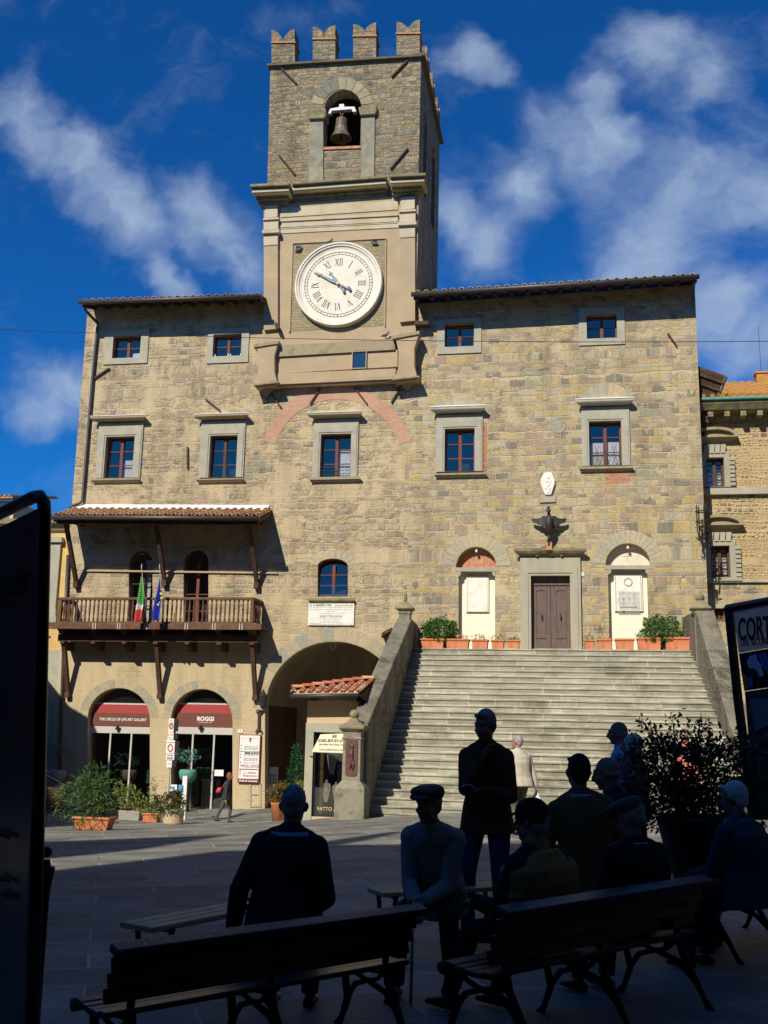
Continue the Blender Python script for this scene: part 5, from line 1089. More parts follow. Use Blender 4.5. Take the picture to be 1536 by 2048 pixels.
m=MB(); a=W(1522,745,YP+4.9); m.tube([a,a+Vector((0,0,2))],.010,5); m.build('aerial','old_iron',PA)
# yellow building, left
YB=thing('yellow_building','yellow plastered building with grey stone base beside the balcony','building',(-24,36.4,0),world=True)
m=MB(); ze=W(120,1046,36.4).z; zsn=W(120,1300,36.4).z; m.box(-34,XL-.03,36.42,44,zsn,ze); m.build('wall','yellow_plaster',YB)
m=MB(); m.box(-34,XL-.02,36.36,44,-3,zsn); m.build('stone_base','grey_frame_stone',YB)
Bp=lambda a,b:W(a,b,36.3)
m=MB(); x0=Bp(103,1150).x; x1=Bp(116,1150).x; m.box(x0-.25,x1,36.3,36.42,Bp(110,1220).z,Bp(110,1085).z); m.box(x0-.3,x1+.1,36.22,36.42,Bp(110,1245).z,Bp(110,1232).z); m.box(x0-.3,x1+.08,36.2,36.42,Bp(110,1085).z,Bp(110,1075).z); m.box(x0-.3,x1+.05,36.25,36.42,Bp(110,1232).z,Bp(110,1220).z); m.build('pilaster','grey_frame_stone',YB)
m=MB(); xprof(m,[(0,-.35),(.1,-.3),(.2,-.12),(.35,-.05),(.4,.12),(0,.12)],-34,XL-.02,36.42,ze); m.build('cornice','cornice_stone',YB)
m=MB(); m.hexa([(-34,36.2,ze+.0),(XL-.02,36.2,ze+.0),(XL-.02,36.2,ze+.08),(-34,36.2,ze+.08),(-34,43,ze+.3),(XL-.02,43,ze+.3),(XL-.02,43,ze+.38),(-34,43,ze+.38)]); m.build('roof','roof_slope',YB)
m=MB(); m.tube([(-34,36.0,Bp(110,1252).z),(XL-.8,35.95,Bp(110,1252).z)],.03,5); m.build('pipe','gutter_metal',YB)
DH=thing('distant_house','pale house with tiled roof peeping over the black banner frame','house',(-40,62,0),world=True)
zz=W(14,1002,60).z; xx=W(29,1000,60).x; m=MB(); m.box(xx-16,xx,60,70,-3,zz); m.build('wall','peach_plaster',DH)
m=MB(); m.hexa([(xx-16,59.2,zz),(xx+.3,59.2,zz),(xx+.3,59.2,zz+.12),(xx-16,59.2,zz+.12),(xx-16,65,zz+1.2),(xx+.3,65,zz+1.2),(xx+.3,65,zz+1.32),(xx-16,65,zz+1.32)]); r_=m.build('roof','roof_slope',DH)
m=MB()
for k in range(26): m.tube([(xx+.1-k*.32,59.15,zz+.15),(xx+.1-k*.32,65,zz+1.35)],.09,6)
m.build('tiles','roof_tile',r_)
m=MB(); a=W(4,1016,60); m.box(a.x-.8,a.x+.55,59.93,60.0,a.z-1.2,a.z+.5); m.build('window','window_glass',DH)
# houses behind and beside the square (they throw the shade over the near paving)
def blk(name,lab,x0,x1,y0,y1,z1,extra=None):
    t=thing(name,lab,'building',((x0+x1)/2,(y0+y1)/2,0),world=True); m=MB(); m.box(x0,x1,y0,y1,-3,z1); m.build('wall','occluder_plaster',t)
    m=MB(); m.box(x0-.0,x1+.0,y0,y1,z1,z1+.12); m.build('roof','roof_slope',t); return t
B1=thing('square_house','tall plastered house closing the near side of the square','building',(8,-12,0),world=True)
m=MB(); m.prism([(30,-8,-3),(30,-8,22.0),(-13.1,-8,22.05),(-13.1,-8,22.4),(-13.45,-8,24.6),(-13.85,-8,24.6),(-13.9,-8,21.2),(-14.45,-8,21.1),(-14.45,-8,-3)],(-3.55,-10,0)); m.build('wall','occluder_plaster',B1)
B2=thing('corner_house','tall plastered house on the near left corner of the square','building',(-28,-12,0),world=True)
m=MB(); m.prism([(-15.9,-8,-3),(-15.9,-8,21.2),(-16.9,-8,24.3),(-18.9,-8,22.4),(-44,-8,22.4),(-44,-8,-3)],(-3.55,-10,0)); m.build('wall','occluder_plaster',B2)
t=thing('gabled_house','gabled plastered house along the left side of the square','building',(-25,20,0),world=True)
m=MB(); m.prism([(-20,2,-3),(-20,34,-3),(-20,34,5.3),(-20,29.6,7.5),(-20,27.4,9.0),(-20,25.3,9.4),(-20,20.5,10.6),(-20,12,13.5),(-20,2,11.0)],(-9,0,0)); m.build('wall','occluder_plaster',t)
blk('east_house','unseen plastered house right of the square, raised to block sky light',15,26,-6,40,19)  # out of view; height and nearness set to cut sky light on the paving
# unseen roof on pillars, added overhead to block sky light and darken the foreground
pt=thing('shade_roof','unseen roof added over the near edge of the square to darken it','shade_roof',(0,-4,0),world=True)
m=MB(); m.box(-7.6,30,-8,SHADE_ROOF_Y,3.25,3.9); m.build('ceiling','occluder_plaster',pt)
m=MB(); m.box(-7.4,-6.7,SHADE_ROOF_Y-.8,SHADE_ROOF_Y-.1,-1,3.25); m.build('pillar','occluder_plaster',pt)
m=MB(); m.box(6.7,7.4,SHADE_ROOF_Y-.8,SHADE_ROOF_Y-.1,-1,3.25); m.build('pillar','occluder_plaster',pt)
# ================= things on the facade =================
p=thing('wall_plaque','white marble plaque lettered IL 13 MARZO 1944 under the arched window','plaque',(W(663,1229).x,D,W(663,1251).z),world=True)
A=prect(617.6,1206.6,709,1251); m=MB(); m.box(A[0],A[1],D-.07,D-.005,A[2],A[3]); m.build('slab','marble',p,bevel=.006)
xc=(A[0]+A[1])/2; hA=A[3]-A[2]; wA=A[1]-A[0]
text('IL 13 MARZO 1944',.095,(A[0]+.05,D-.075,A[3]-.075),'grey_ink',p,align='LEFT',bold=.003)
rr=random.Random(8)
def fakeline(par,x0,x1,z,h,mat='faint_ink',y=D-.074,name='inscription'):
    m=MB(); x=x0
    while x<x1-.02:
        w_=min(rr.uniform(.05,.16),x1-x); k=x
        while k<x+w_: m.box(k,min(k+h*.35,x+w_),y,y+.004,z,z+h*rr.uniform(.75,1)); k+=h*.62
        x+=w_+h*.8
    m.build(name,mat,par)
text('I FIGLI DI CORTONA CADUTI PER LA LIBERTA',.058,(A[1]-.04,D-.075,A[3]-.085),'faint_ink',p,align='RIGHT',sx=.55)
for k,(f0,f1,zz) in enumerate(((.03,.97,.17),(.03,.97,.245),(.42,.6,.315),(.25,.8,.385),(.25,.75,.54),(.32,.68,.61),(.25,.73,.68),(.28,.7,.79))): fakeline(p,A[0]+wA*f0,A[0]+wA*f1,A[3]-zz,.035)
text('DEL DR VITTORIO ORCHIDI',.07,(xc,D-.075,A[3]-.46),'grey_ink',p,sx=.9)
text('CITTA DI CORTONA',.045,(A[0]+.05,D-.075,A[2]+.045),'grey_ink',p,align='LEFT'); fakeline(p,A[0]+wA*.3,A[1]-.04,A[2]+.03,.035)
# coat of arms
p=thing('coat_of_arms','white stone coat of arms above the bronze eagle','relief',(W(1096,990).x,D,W(1096,990).z),world=True)
m=MB(); slab(m,[(1088,945),(1103,944),(1110,959),(1109.5,968),(1103,988),(1100,990),(1092,990),(1089,988),(1083,973),(1081,966),(1081.5,958)],.12,.005); s_=m.build('shield','marble',p,bevel=.03)
m=MB(); 
for (a,b,r) in ((1096,954,.06),(1093,962,.05),(1099,963,.05),(1096,970,.06),(1092,976,.04),(1099,977,.04),(1096,983,.05)): q=W(a,b,D-.12); m.ball(q,r*1.2,.018,r*1.3,10)
m.build('carving','marble',s_,smooth=True)
m=MB(); slab(m,[(1079.4,992),(1112,991),(1112,1004),(1079.4,1005)],.06,.005); m.build('ledge_stone','pietra_serena',p,bevel=.01)
# bronze eagle on a bracket
p=thing('eagle_statue','dark bronze eagle with spread wings on a pole above the door','statue',(W(1098,1098).x,D-.35,W(1098,1098).z),world=True)
yE=D-.38; E=lambda a,b,o=0:W(a,b,yE-o)
m=MB(); m.tube([E(1098,1092),E(1098,1060),E(1097,1040),E(1097,1018)],[.035,.03,.03,.025],8); m.ball(E(1097,1015),.05); m.tube([E(1092,1020),E(1102,1020)],.03,6); m.lathe([(.10,0),(.04,.1),(.07,.16),(.03,.22)],E(1098,1082),8); m.build('pole','bronze',p,smooth=True)
m=MB(); m.tube([E(1098,1026),E(1098,1036,.05),E(1098,1050,.08),E(1098,1062,.03),E(1098,1072,0)],[.04,.11,.14,.09,.03],10); m.ball(E(1097.5,1022,.06),.07); m.tube([E(1096,1024,.1),E(1095,1026,.2)],[.03,.008],6); bd_=m.build('body','bronze',p,smooth=True)
for s,(xs_) in ((-1,1098),(1,1098)):
    pr=[(0,1036),(5,1033),(9,1031),(13,1032),(18,1036),(26,1037),(33,1036.5),(36,1038),(33,1041),(36,1042),(31,1043),(33,1045),(26,1046),(22,1049),(17,1049),(14,1054),(11,1053),(9,1058),(6,1056),(4,1060),(0,1058)]
    m=MB(); m.prism([W(xs_+s*a,b,yE+.004*a) for a,b in pr],(0,.05,0)); m.build('wing','bronze',p,bevel=.012)
m=MB(); q=W(1098,1092,D-.37); m.box(q.x-.10,q.x+.10,D-.40,D-.33,q.z-.14,q.z+.14); m.build('shield','niche_brick',p)
m=MB(); m.bar(W(1098,1100,D-.05),W(1098,1088,D-.38),.05); m.bar((q.x,D-.36,q.z+.2),(q.x+.02,D,q.z+.9),.02); m.build('bracket','old_iron',p)
# wrought iron lantern on the right corner
def lantern(lab,pts,c,s,yy):
    p=thing('wall_lantern',lab,'lantern',c,world=True)
    m=MB(); 
    for a in pts: m.tube(a,.018*s,5)
    m.build('bracket','old_iron',p)
    return p
c=W(1404,1060,D-.6)
p=lantern('ornate wrought iron lantern on the right corner of the town hall',[[W(1414,1048,D),W(1408,1050,D-.4),c],[W(1412,1075,D),W(1404,1078,D-.3),c],[W(1395,1047,D-.2),W(1375,1058,D-.9)] if False else [W(1412,1060,D),c]],c,1.4,0)
m=MB(); cx,cy_,cz=c
for k in range(4):
    a=k*pi/2+.4; x=cx+.17*math.cos(a); y=cy_+.17*math.sin(a); m.tube([(x,y,cz+.75),(x,y,cz+.0),(cx+.1*math.cos(a),cy_+.1*math.sin(a),cz-.35)],.022,5); m.tube([(x,y,cz+.75),(x+.02,y,cz+.88)],[.03,.005],5)
for z_ in (.62,.28): m.tube([(cx+.19*math.cos(t*pi/4),cy_+.19*math.sin(t*pi/4),cz+z_) for t in range(9)],.022,5)
for k in range(6): a=k*1.05; m.tube([(cx+.08*math.cos(a),cy_+.08*math.sin(a),cz-.05-.1*k),(cx+.2*math.cos(a),cy_+.2*math.sin(a),cz-.02-.08*k),(cx+.17*math.cos(a+.7),cy_+.17*math.sin(a+.7),cz-.14-.08*k)],[.03,.02,.006],5)
m.tube([(cx,cy_,cz-.3),(cx,cy_,cz-.8)],[.05,.01],6); m.build('cage','old_iron',p)
# bracket lamp left of the big arch
c=W(526,1400,D-.35); p=lantern('small lantern with curled bracket at the left foot of the big arch',[[W(513,1401,D-.1),W(518,1406,D-.3),W(522,1412,D-.35),c]],c,1,0)
m=MB(); m.lathe([(.04,-.3),(.10,-.22),(.13,.1),(.15,.12),(.06,.28),(.02,.36)],c,6); m.build('lamp_body','old_iron',p)
p=thing('iron_bracket','black scrolled iron bracket fixed above the poster board','bracket',W(518,1444,D-.05),world=True)
m=MB(); m.bar(W(518,1428,D-.06),W(517.5,1458,D-.06),.08,.05)
for a,b,s in ((518,1427,1),(518,1427,-1),(517.5,1459,1),(517.5,1459,-1)):
    c0=W(a,b,D-.07); u=1 if b<1440 else -1; m.tube([c0,c0+Vector((s*.08,0,u*.03)),c0+Vector((s*.11,0,u*.09)),c0+Vector((s*.07,0,u*.11))],[.03,.03,.025,.015],5)
m.build('scroll','old_iron',p)
m=MB(); m.tube([W(666,1292,D-.1)+Vector((.1*math.cos(t*pi/5),0,.14*math.sin(t*pi/5))) for t in range(11)],.015,5); tag(m.build('iron_ring','old_iron'),'iron ring hanging at the crown of the big arch','ring')
for i,(a,b,c_,d,lab) in enumerate(((476,1459,486,1466,'small white number tile above the poster board'),(1159,1145,1168.5,1152,'small white number tile right of the main door'))):
    q=prect(a,b,c_,d); o=thing('number_tile',lab,'number tile',((q[0]+q[1])/2,D-.16,q[2]),world=True); m=MB(); m.box(q[0],q[1],D-.03-(.0 if i==0 else .0),D-.005,q[2],q[3]); m.build('tile','white_paint',o); text('9' if i==0 else '13',.10,((q[0]+q[1])/2,D-.034,(q[2]+q[3])/2),'grey_ink',o)
# poster board
p=thing('poster_board','tall white event board reading PRELUDIO on the pier beside the passage','sign',(W(500,1516).x,D,W(500,1566).z),world=True)
A=prect(478.5,1469,521.5,1565); m=MB(); m.box(A[0],A[1],D-.10,D-.01,A[2],A[3]); bd=m.build('frame','maroon',p,bevel=.01)
m=MB(); m.box(A[0]+.03,A[1]-.03,D-.115,D-.10,A[2]+.13,A[3]-.03); m.build('sheet','white_paint',p)
def bt(s_,sz,fx,fz_,mat,**k): text(s_,sz,(A[0]+(A[1]-A[0])*fx,D-.12,A[3]-(A[3]-A[2])*fz_),mat,p,**k)
bt('Città di Cortona',.095,.5,.965,'white_paint',bold=.003); bt('PRELUDIO',.135,.56,.66,'plum'); bt('Ruscicone',.12,.58,.855,'sign_red'); bt('PRIZE ARTICO',.08,.62,.39,'sign_black',bold=.003); bt('CORTONA ON THE MOVE',.055,.55,.355,'grey_ink'); bt('Minimento',.06,.65,.79,'grey_ink')
m=MB(); m.box(A[0]+.06,A[1]-.06,D-.12,D-.116,A[3]-(A[3]-A[2])*.735,A[3]-(A[3]-A[2])*.715); m.build('bar','plum',p)
for fz_ in (.26,.29,.315,.42,.445,.50,.525,.55,.60,.81): fakeline(p,A[0]+.2,A[1]-.08,A[3]-(A[3]-A[2])*fz_,.03,'grey_ink',y=D-.119)
for fz_ in (.25,.31,.37,.43,.49,.60,.66,.76,.80,.85): 
    m=MB(); zz=A[3]-(A[3]-A[2])*fz_; m.box(A[0]+.07,A[0]+.10,D-.119,D-.116,zz,zz+.04); m.build('bullet','sign_black',p)
m=MB(); q=(A[0]+A[1])/2; zz=A[3]-.17; m.tube([(q-.03,D-.12,zz+.06),(q+.04,D-.12,zz+.04),(q,D-.12,zz-.02),(q+.03,D-.12,zz-.09)],[.02,.03,.03,.012],6); m.build('emblem','sign_red',p)
fakeline(p,A[0]+.08,q-.1,zz+.03,.02,y=D-.119); fakeline(p,q+.1,A[1]-.08,zz+.03,.02,y=D-.119)
# flags
def flag(lab,px0,cols,seed):
    base=W(px0+7,1250,D-1.25); tip=W(px0-4 if seed==1 else px0-2,1135,D-1.75)
    p=thing('flag',lab,'flag',base,world=True)
    m=MB(); m.tube([base,tip],.014,6); m.tube([tip,tip+Vector((0,0,.14))],[.025,.004],6); m.build('flagpole','aluminium',p)
    top=W(px0-5 if seed==1 else px0-1,1153,D-1.66); h=1.50; n=22; mm=14
    grid=[]
    for j in range(n+1):
        t=j/n; wdt=.03+.26*min(1,t*1.5)**.9*(1-.10*max(0,t-.6)); 
        row=[]
        for i in range(mm+1):
            s=i/mm; x=top.x-wdt*.62+wdt*s*1.0+.03*t*math.sin(seed+3*t); y=top.y+.09*min(1,t*2)*math.sin(s*7+seed+t*1.5)+.05; z=top.z-h*t*(1-.10*abs(s-.55)*(1 if t>.7 else 0))-.22*(1-s)*t*(seed==1)-.1*s*t*(seed==2)
            row.append((x,y,z))
        grid.append(row)
    # colour bands fall diagonally across the hanging cloth
    parts={}
    for j in range(n):
        for i in range(mm):
            t=(j+.5)/n+ (i/mm-.5)*-.10
            c=next(cn for lim,cn in cols if t<=lim)
            parts.setdefault(c,MB()).add([grid[j][i],grid[j][i+1],grid[j+1][i+1],grid[j+1][i]],[(0,1,2,3)])
    for c,mb in parts.items():
        o=mb.build('cloth',c,p,smooth=True); sm=o.modifiers.new('s','SOLIDIFY'); sm.thickness=.006
    return p,top
flag('green white and red flag hanging folded over the balcony rail','x' and 287,[(.60,'flag_green'),(.73,'flag_white'),(9,'flag_red')],1)
pf,tp=flag('blue flag with yellow stars hanging folded over the balcony rail',321,[(9,'flag_blue')],2)
for a,b,r in ((322,1187,.06),(323,1196,.06),(316,1209,.05),(319,1205,.03),(322,1179,.03)):
    c=W(a,b,tp.y-.06); m=MB(); m.prism([c+Vector((r*(1 if k%2==0 else .42)*math.sin(k*pi/5),0,r*(1 if k%2==0 else .42)*math.cos(k*pi/5))) for k in range(10)],(0,.01,0)); m.build('star','star_yellow',pf)
# pigeons
def pigeon(lab,px,py,y,s=1,dirx=1):
    c=W(px,py,y); p=thing('pigeon',lab,'pigeon',c,world=True); m=MB()
    m.tube([c+Vector((-.15*dirx*s,0,-.03)),c+Vector((-.06*dirx*s,0,0)),c+Vector((.04*dirx*s,0,.02)),c+Vector((.09*dirx*s,0,.07)),c+Vector((.11*dirx*s,0,.11))],[.012,.05,.06,.035,.03],8); m.ball(c+Vector((.115*dirx*s,0,.12)),.034); m.tube([c+Vector((.14*dirx*s,0,.12)),c+Vector((.17*dirx*s,0,.11))],[.01,.003],5); m.build('bird_body','pigeon_grey',p,smooth=True)
    m=MB(); m.tube([c+Vector((.0,0,-.02)),c+Vector((.0,0,-.09))],.007,4); m.tube([c+Vector((.03,0.02,-.02)),c+Vector((.03,.02,-.09))],.007,4); m.build('legs','maroon',p)
pigeon('pigeon perched on top of the clock rim','x' and 658,484.5,D-.33); pigeon('pigeon at the left hole above the clock',597,500.5,D-.22); pigeon('pigeon in the right hole above the clock',749.5,488,D-.2,1,-1); pigeon('pigeon on the plinth under the clock',770,671,D-.30,1.1)
m=MB(); a=W(-60,656,14); b=W(1600,682,14); m.tube([a.lerp(b,t/24)+Vector((0,0,-.35*4*(t/24)*(1-t/24)*.25)) for t in range(25)],.005,5); tag(m.build('overhead_cable','old_iron'),'thin dark cable stretched across the whole facade','cable')
# ================= pots and plants =================
def pot_rect(par,x0,x1,y0,y1,z0,h,mat='terracotta',taper=.10,rim=True,name='pot'):
    m=MB(); t=taper*(x1-x0)*.5
    m.hexa([(x0+t,y0+t*.6,z0),(x1-t,y0+t*.6,z0),(x1,y0,z0+h*.84),(x0,y0,z0+h*.84),(x0+t,y1-t*.6,z0),(x1-t,y1-t*.6,z0),(x1,y1,z0+h*.84),(x0,y1,z0+h*.84)])
    if rim: e=.03; m.box(x0-e,x1+e,y0-e,y1+e,z0+h*.82,z0+h)
    o=m.build(name,mat,par,bevel=.015)
    m=MB(); m.box(x0+.03,x1-.03,y0+.03,y1-.03,z0+h,z0+h+.006); m.build('soil','soil',par); return o
PXB=[(839,889.6,1277),(889.6,939.6,1277.5),(941,978,1278.5),(980,1010,1279.5),(1012,1041,1280.5),(1168,1191,1279),(1193,1227,1277.5),(1229,1271,1277),(1273,1325,1275),(1328,1383,1274)]
labs=['terracotta trough at the left end of the landing under the round bush','terracotta trough second from the left on the landing, with a red flower','terracotta trough with a low green cushion, under the left niche','small terracotta trough between the left niche and the door','small terracotta trough nearest the left door jamb','terracotta trough nearest the right door jamb with a thin sprig','terracotta trough second to the right of the door','bare terracotta trough under the right niche','terracotta trough under the dense round bush','terracotta trough at the right end of the landing']
PLT=[('round',880,1255,.55,1),('low',915,1268,.2,0),('low',955,1272,.22,0),('low',996,1274,.2,0),('low',1025,1276,.12,0),('low',1180,1272,.2,0),None,None,('round',1322,1256,.62,2),None]
for i,((a,b,yt),lab) in enumerate(zip(PXB,labs)):
    y=34.93; x0=W(a+1,1290,y).x; x1=W(b-1,1290,y).x; h=max(.30,W((a+b)/2,yt,y).z-STZ)
    p=thing('planter',lab,'planter',((x0+x1)/2,y+.2,STZ),'terracotta troughs along the landing',world=True)
    pot_rect(p,x0+.03,x1-.03,y,y+.42,STZ,h,taper=.05)
    q=PLT[i]
    if q:
        m=MB(); 
        if q[0]=='round':
            c=W(q[1],q[2],y+.25); R_=q[3]; foliage(m,(c.x,y+.28,c.z-.12),(R_*1.05,.42,R_*.80),4200,.075,.28,.0,seed=i+3,elong=1.7); m.build('foliage','leaf_green',p)
            m=MB(); m.tube([((x0+x1)/2,y+.2,STZ+h),(c.x,y+.25,c.z)],[.05,.03],6); m.build('trunk','bark',p)
        else:
            foliage(m,((x0+x1)/2,y+.2,STZ+h+.02),((x1-x0)*.42,.18,q[3]*.8),170,.07,.5,.1,seed=i+3,elong=2.5); m.build('foliage','leaf_green',p)
            if i==1: m=MB(); m.ball(W(920,1272,y),.05); m.build('flower','sign_red',p)
            if i==5: m=MB(); c=W(1200.5-0,1266,y+.2); foliage(m,c,(.08,.08,.22),60,.06,.3,.1,9); m.build('sprig','leaf_green',p)
# on the square, left
def gpt(px,py): return G(px,py)
b=gpt(180,1661); s=F/ (b.y*1.0)
def wid(a,c,Y): return W(c,1600,Y).x-W(a,1600,Y).x
wd=wid(145,216,b.y); hh=W(180,1634,b.y).z-b.z
p=thing('planter','large orange terracotta trough with a bushy oleander on the paving','planter',b,world=True); pot_rect(p,b.x-wd/2,b.x+wd/2,b.y,b.y+.42,b.z,hh,taper=.16)
m=MB(); Y=b.y+.25; c=W(180,1600,Y); 
rnd=random.Random(2)
for k in range(46):
    e=c+Vector((rnd.gauss(0,.42),rnd.gauss(0,.22),rnd.uniform(-.15,.62))); st0=Vector((b.x+rnd.uniform(-.2,.2),Y,b.z+hh)); m.tube([st0,st0.lerp(e,.6)+Vector((0,0,.1)),e],[.012,.008,.004],4)
m.build('stems','bark',p)
m=MB(); foliage(m,c-Vector((.0,0,.05)),(wd*.74,.42,.62),1900,.15,.5,.15,seed=5,elong=6); foliage(m,c+Vector((.1,0,.28)),(wd*.42,.3,.50),700,.15,.5,.15,seed=8,elong=6); m.build('foliage','leaf_oleander',p)
b=gpt(241,1643); b.y+=.6; b.z=gz(b.x,b.y); wd=wid(219,262,b.y); hh=W(241,1617,b.y).z-b.z
p=thing('planter','square grey concrete planter with a yellow green variegated shrub','planter',b,world=True); pot_rect(p,b.x-wd/2,b.x+wd/2,b.y,b.y+.5,b.z,hh,'grey_concrete',.08,False)
m=MB(); c=W(255,1594,b.y+.2); foliage(m,c,(.36,.3,.34),800,.085,.5,.2,seed=6); foliage(m,W(238,1575,b.y+.2),(.16,.2,.3),160,.08,.5,.2,seed=7); m.build('foliage','leaf_variegated',p)
m=MB(); m.tube([Vector((b.x,b.y+.2,b.z+hh)),c],[.04,.02],5); m.build('stems','bark',p)
b=gpt(291,1646); b.y+=.3; b.z=gz(b.x,b.y); wd=wid(277,306,b.y); hh=W(291,1626,b.y).z-b.z
p=thing('planter','small terracotta box with feathery light green grass','planter',b,world=True); pot_rect(p,b.x-wd/2,b.x+wd/2,b.y,b.y+.34,b.z,hh,'terracotta',.05)
m=MB(); foliage(m,W(287,1612,b.y+.15),(.34,.2,.20),420,.11,.5,.1,seed=16,elong=5); foliage(m,W(306,1585,b.y+.2),(.15,.15,.42),300,.08,.5,.1,seed=17,elong=4); foliage(m,W(312,1620,b.y),(.16,.14,.34),320,.08,.5,.1,seed=18,elong=4,droop=.8); m.build('foliage','leaf_variegated',p)
b=gpt(338,1650); hh=W(338,1619,b.y).z-b.z; rr_w=wid(317,358,b.y)/2
p=thing('planter','round pale stone pot with a reddish green trailing shrub','planter',b,world=True)
m=MB(); m.lathe([(rr_w*.86,0),(rr_w*.93,.04),(rr_w*.95,hh*.5),(rr_w,hh*.95),(rr_w*.95,hh),(rr_w*.85,hh),(rr_w*.85,hh-.06)],(b.x,b.y+rr_w,b.z),28); m.build('pot','tuff_pot',p,smooth=False,bevel=.01)
m=MB(); c=W(338,1606,b.y+rr_w); foliage(m,c,(.50,.42,.24),1100,.085,.5,.15,seed=21); foliage(m,W(350,1594,b.y+rr_w),(.24,.3,.2),260,.08,.5,.15,seed=22); m.build('foliage','leaf_reddish',p)
m=MB(); foliage(m,W(312,1614,b.y+.2),(.22,.2,.16),260,.07,.5,.15,seed=25); foliage(m,W(338,1619,b.y+.02),(.36,.1,.10),240,.07,.5,.1,seed=24,droop=1.0); m.build('trailing_leaves','leaf_green',p)
# verdigris topiaries at the doors
for i,(px,yb,yc,lab) in enumerate(((110,1612,1500,'bluish green topiary tree in a pot by the yellow building'),(253,1612,1518,'bluish green topiary tree behind the glass of the left gallery'),(372,1612,1512,'bluish green topiary tree with a glazed pot at the right gallery door'))):
    Y=35.5 if i!=1 else 37.2; b=W(px,yb,Y); c=W(px,yc,Y); b.z=gz(b.x,min(Y,36))
    p=thing('potted_topiary',lab,'potted tree',b,world=True); pz=W(px,1545,Y).z
    m=MB(); m.lathe([(.12,0),(.14,pz-b.z-.35)],b,10); m.build('stand','sign_black' if i else 'grey_concrete',p)
    m=MB(); m.lathe([(.12,-.35),(.27,-.2),(.31,.0),(.27,.1),(.23,.1)],(b.x,b.y,pz),16); m.build('pot','verdigris' if i==2 else 'grey_concrete',p,smooth=True)
    m=MB(); m.tube([(b.x,b.y,pz),(b.x+.03,b.y,(pz+c.z)/2),c],[.035,.03,.02],6); m.build('trunk','bark',p)
    m=MB(); foliage(m,c,(.55 if i!=2 else .42,.3,.2),520,.07,.6,.3,seed=31+i); m.build('foliage','leaf_verdigris',p)
# plants in the passage
b=gpt(562,1626); b.y=31.0; b=atY(562,31.0)
p=thing('planter','orange and green rounded shrub in a tan pot at the passage mouth','planter',b,world=True)
m=MB(); m.lathe([(.18,0),(.24,.5),(.26,.52),(.22,.52)],b,16); m.build('pot','terracotta',p,smooth=True)
m=MB(); c=W(560,1588,31); foliage(m,c,(.38,.3,.36),1100,.06,.35,.3,seed=41,elong=3); m.build('foliage','leaf_orange',p)
b=atY(600,33.0); p=thing('conifer','dark green feathery conifer behind the shop corner','tree',b,world=True)
m=MB(); c=W(597,1590,33); m.tube([b,W(592,1500,33)],[.05,.01],6); m.build('trunk','bark',p)
m=MB()
for k in range(12): t=k/11; z=W(594,1600-97*t,33); foliage(m,z,(.42*(1-t*.85)+.05,.3*(1-t*.8),.16),130,.12,.5,.1,seed=50+k,elong=4,droop=-.2)
m.build('foliage','leaf_conifer',p)
b=atY(607,31.5); p=thing('planter','low yellow green shrub beside the shop corner','planter',b,world=True); m=MB(); m.lathe([(.15,0),(.2,.4)],b,12); m.build('pot','terracotta',p); m=MB(); foliage(m,W(604,1572,31.5),(.26,.2,.14),260,.08,.4,.1,seed=66); m.build('foliage','leaf_variegated',p)
# white leaflet stand in the passage
a=W(546,1560,37.5); p=thing('leaflet_stand','white illustrated panel standing inside the passage','sign',(a.x,37.5,a.z-.8),world=True); A=(W(538,1560,37.5).x,W(555,1560,37.5).x,W(546,1586,37.5).z,W(546,1534,37.5).z)
m=MB(); m.box(A[0],A[1],37.5,37.54,A[2],A[3]); m.box(A[0]+.05,A[0]+.1,37.54,37.6,-1.8,A[3]); m.build('panel','white_paint',p)
m=MB()
for k in range(9): m.ball((A[0]+.06+(k%3)*.1,37.49,A[3]-.3-(k//3)*.12),.035,.01,.045,8)
m.build('picture','grey_ink',p)
# sign post
b=gpt(340,1650); b.y+=1.6; b=atY(341,b.y); p=thing('sign_post','grey post carrying stacked white traffic plates with red rings','sign',b,world=True); Y=b.y
m=MB(); top=W(345,1440,Y); m.tube([b,(b.x,b.y,top.z)],.03,8); m.build('post','aluminium',p)
def plate(a,b_,c,d,mat='white_paint'):
    m=MB(); x0=W(a,(b_+d)/2,Y).x; x1=W(c,(b_+d)/2,Y).x; z1=W((a+c)/2,b_,Y).z; z0=W((a+c)/2,d,Y).z; m.box(x0,x1,Y-.06,Y-.045,z0,z1); o=m.build('plate',mat,p,bevel=.004)
    m=MB(); m.box(x0+.02,x1+.12,Y-.04,Y+.02,z0+.02,z1-.02); m.build('housing','sign_black',o); return o,(x0+x1)/2,(z0+z1)/2,x1-x0,z1-z0
def ring3(par,cx,cz,rx_,rz_,mat,w=.018):
    m=MB(); m.tube([(cx+rx_*math.cos(t*pi/10),Y-.064,cz+rz_*math.sin(t*pi/10)) for t in range(21)],w,5); m.build('ring',mat,par)
o,cx,cz,w1,h1=plate(338.5,1437,349,1464); ring3(o,cx,cz-.02,.055,.085,'sign_red'); m=MB(); m.bar((cx-.04,Y-.066,cz-.1),(cx+.04,Y-.066,cz+.07),.015); m.build('bar','sign_red',o); text('ZTL',.05,(cx,Y-.063,cz+.13),'grey_ink',o)
o,cx,cz,w1,h1=plate(336.5,1465,348.5,1479); m=MB(); m.box(cx-.1,cx-.06,Y-.064,Y-.06,cz+.02,cz+.06); m.box(cx-.03,cx+.08,Y-.064,Y-.06,cz+.025,cz+.05); m.build('mark','sign_red',o); fakeline(o,cx-.08,cx+.08,cz-.05,.02,'grey_ink',y=Y-.063)
o,cx,cz,w1,h1=plate(333.6,1480,350.8,1506); ring3(o,cx,cz-.04,.075,.10,'sign_red'); text('area pedonale',.045,(cx,Y-.063,cz+.12),'grey_ink',o)
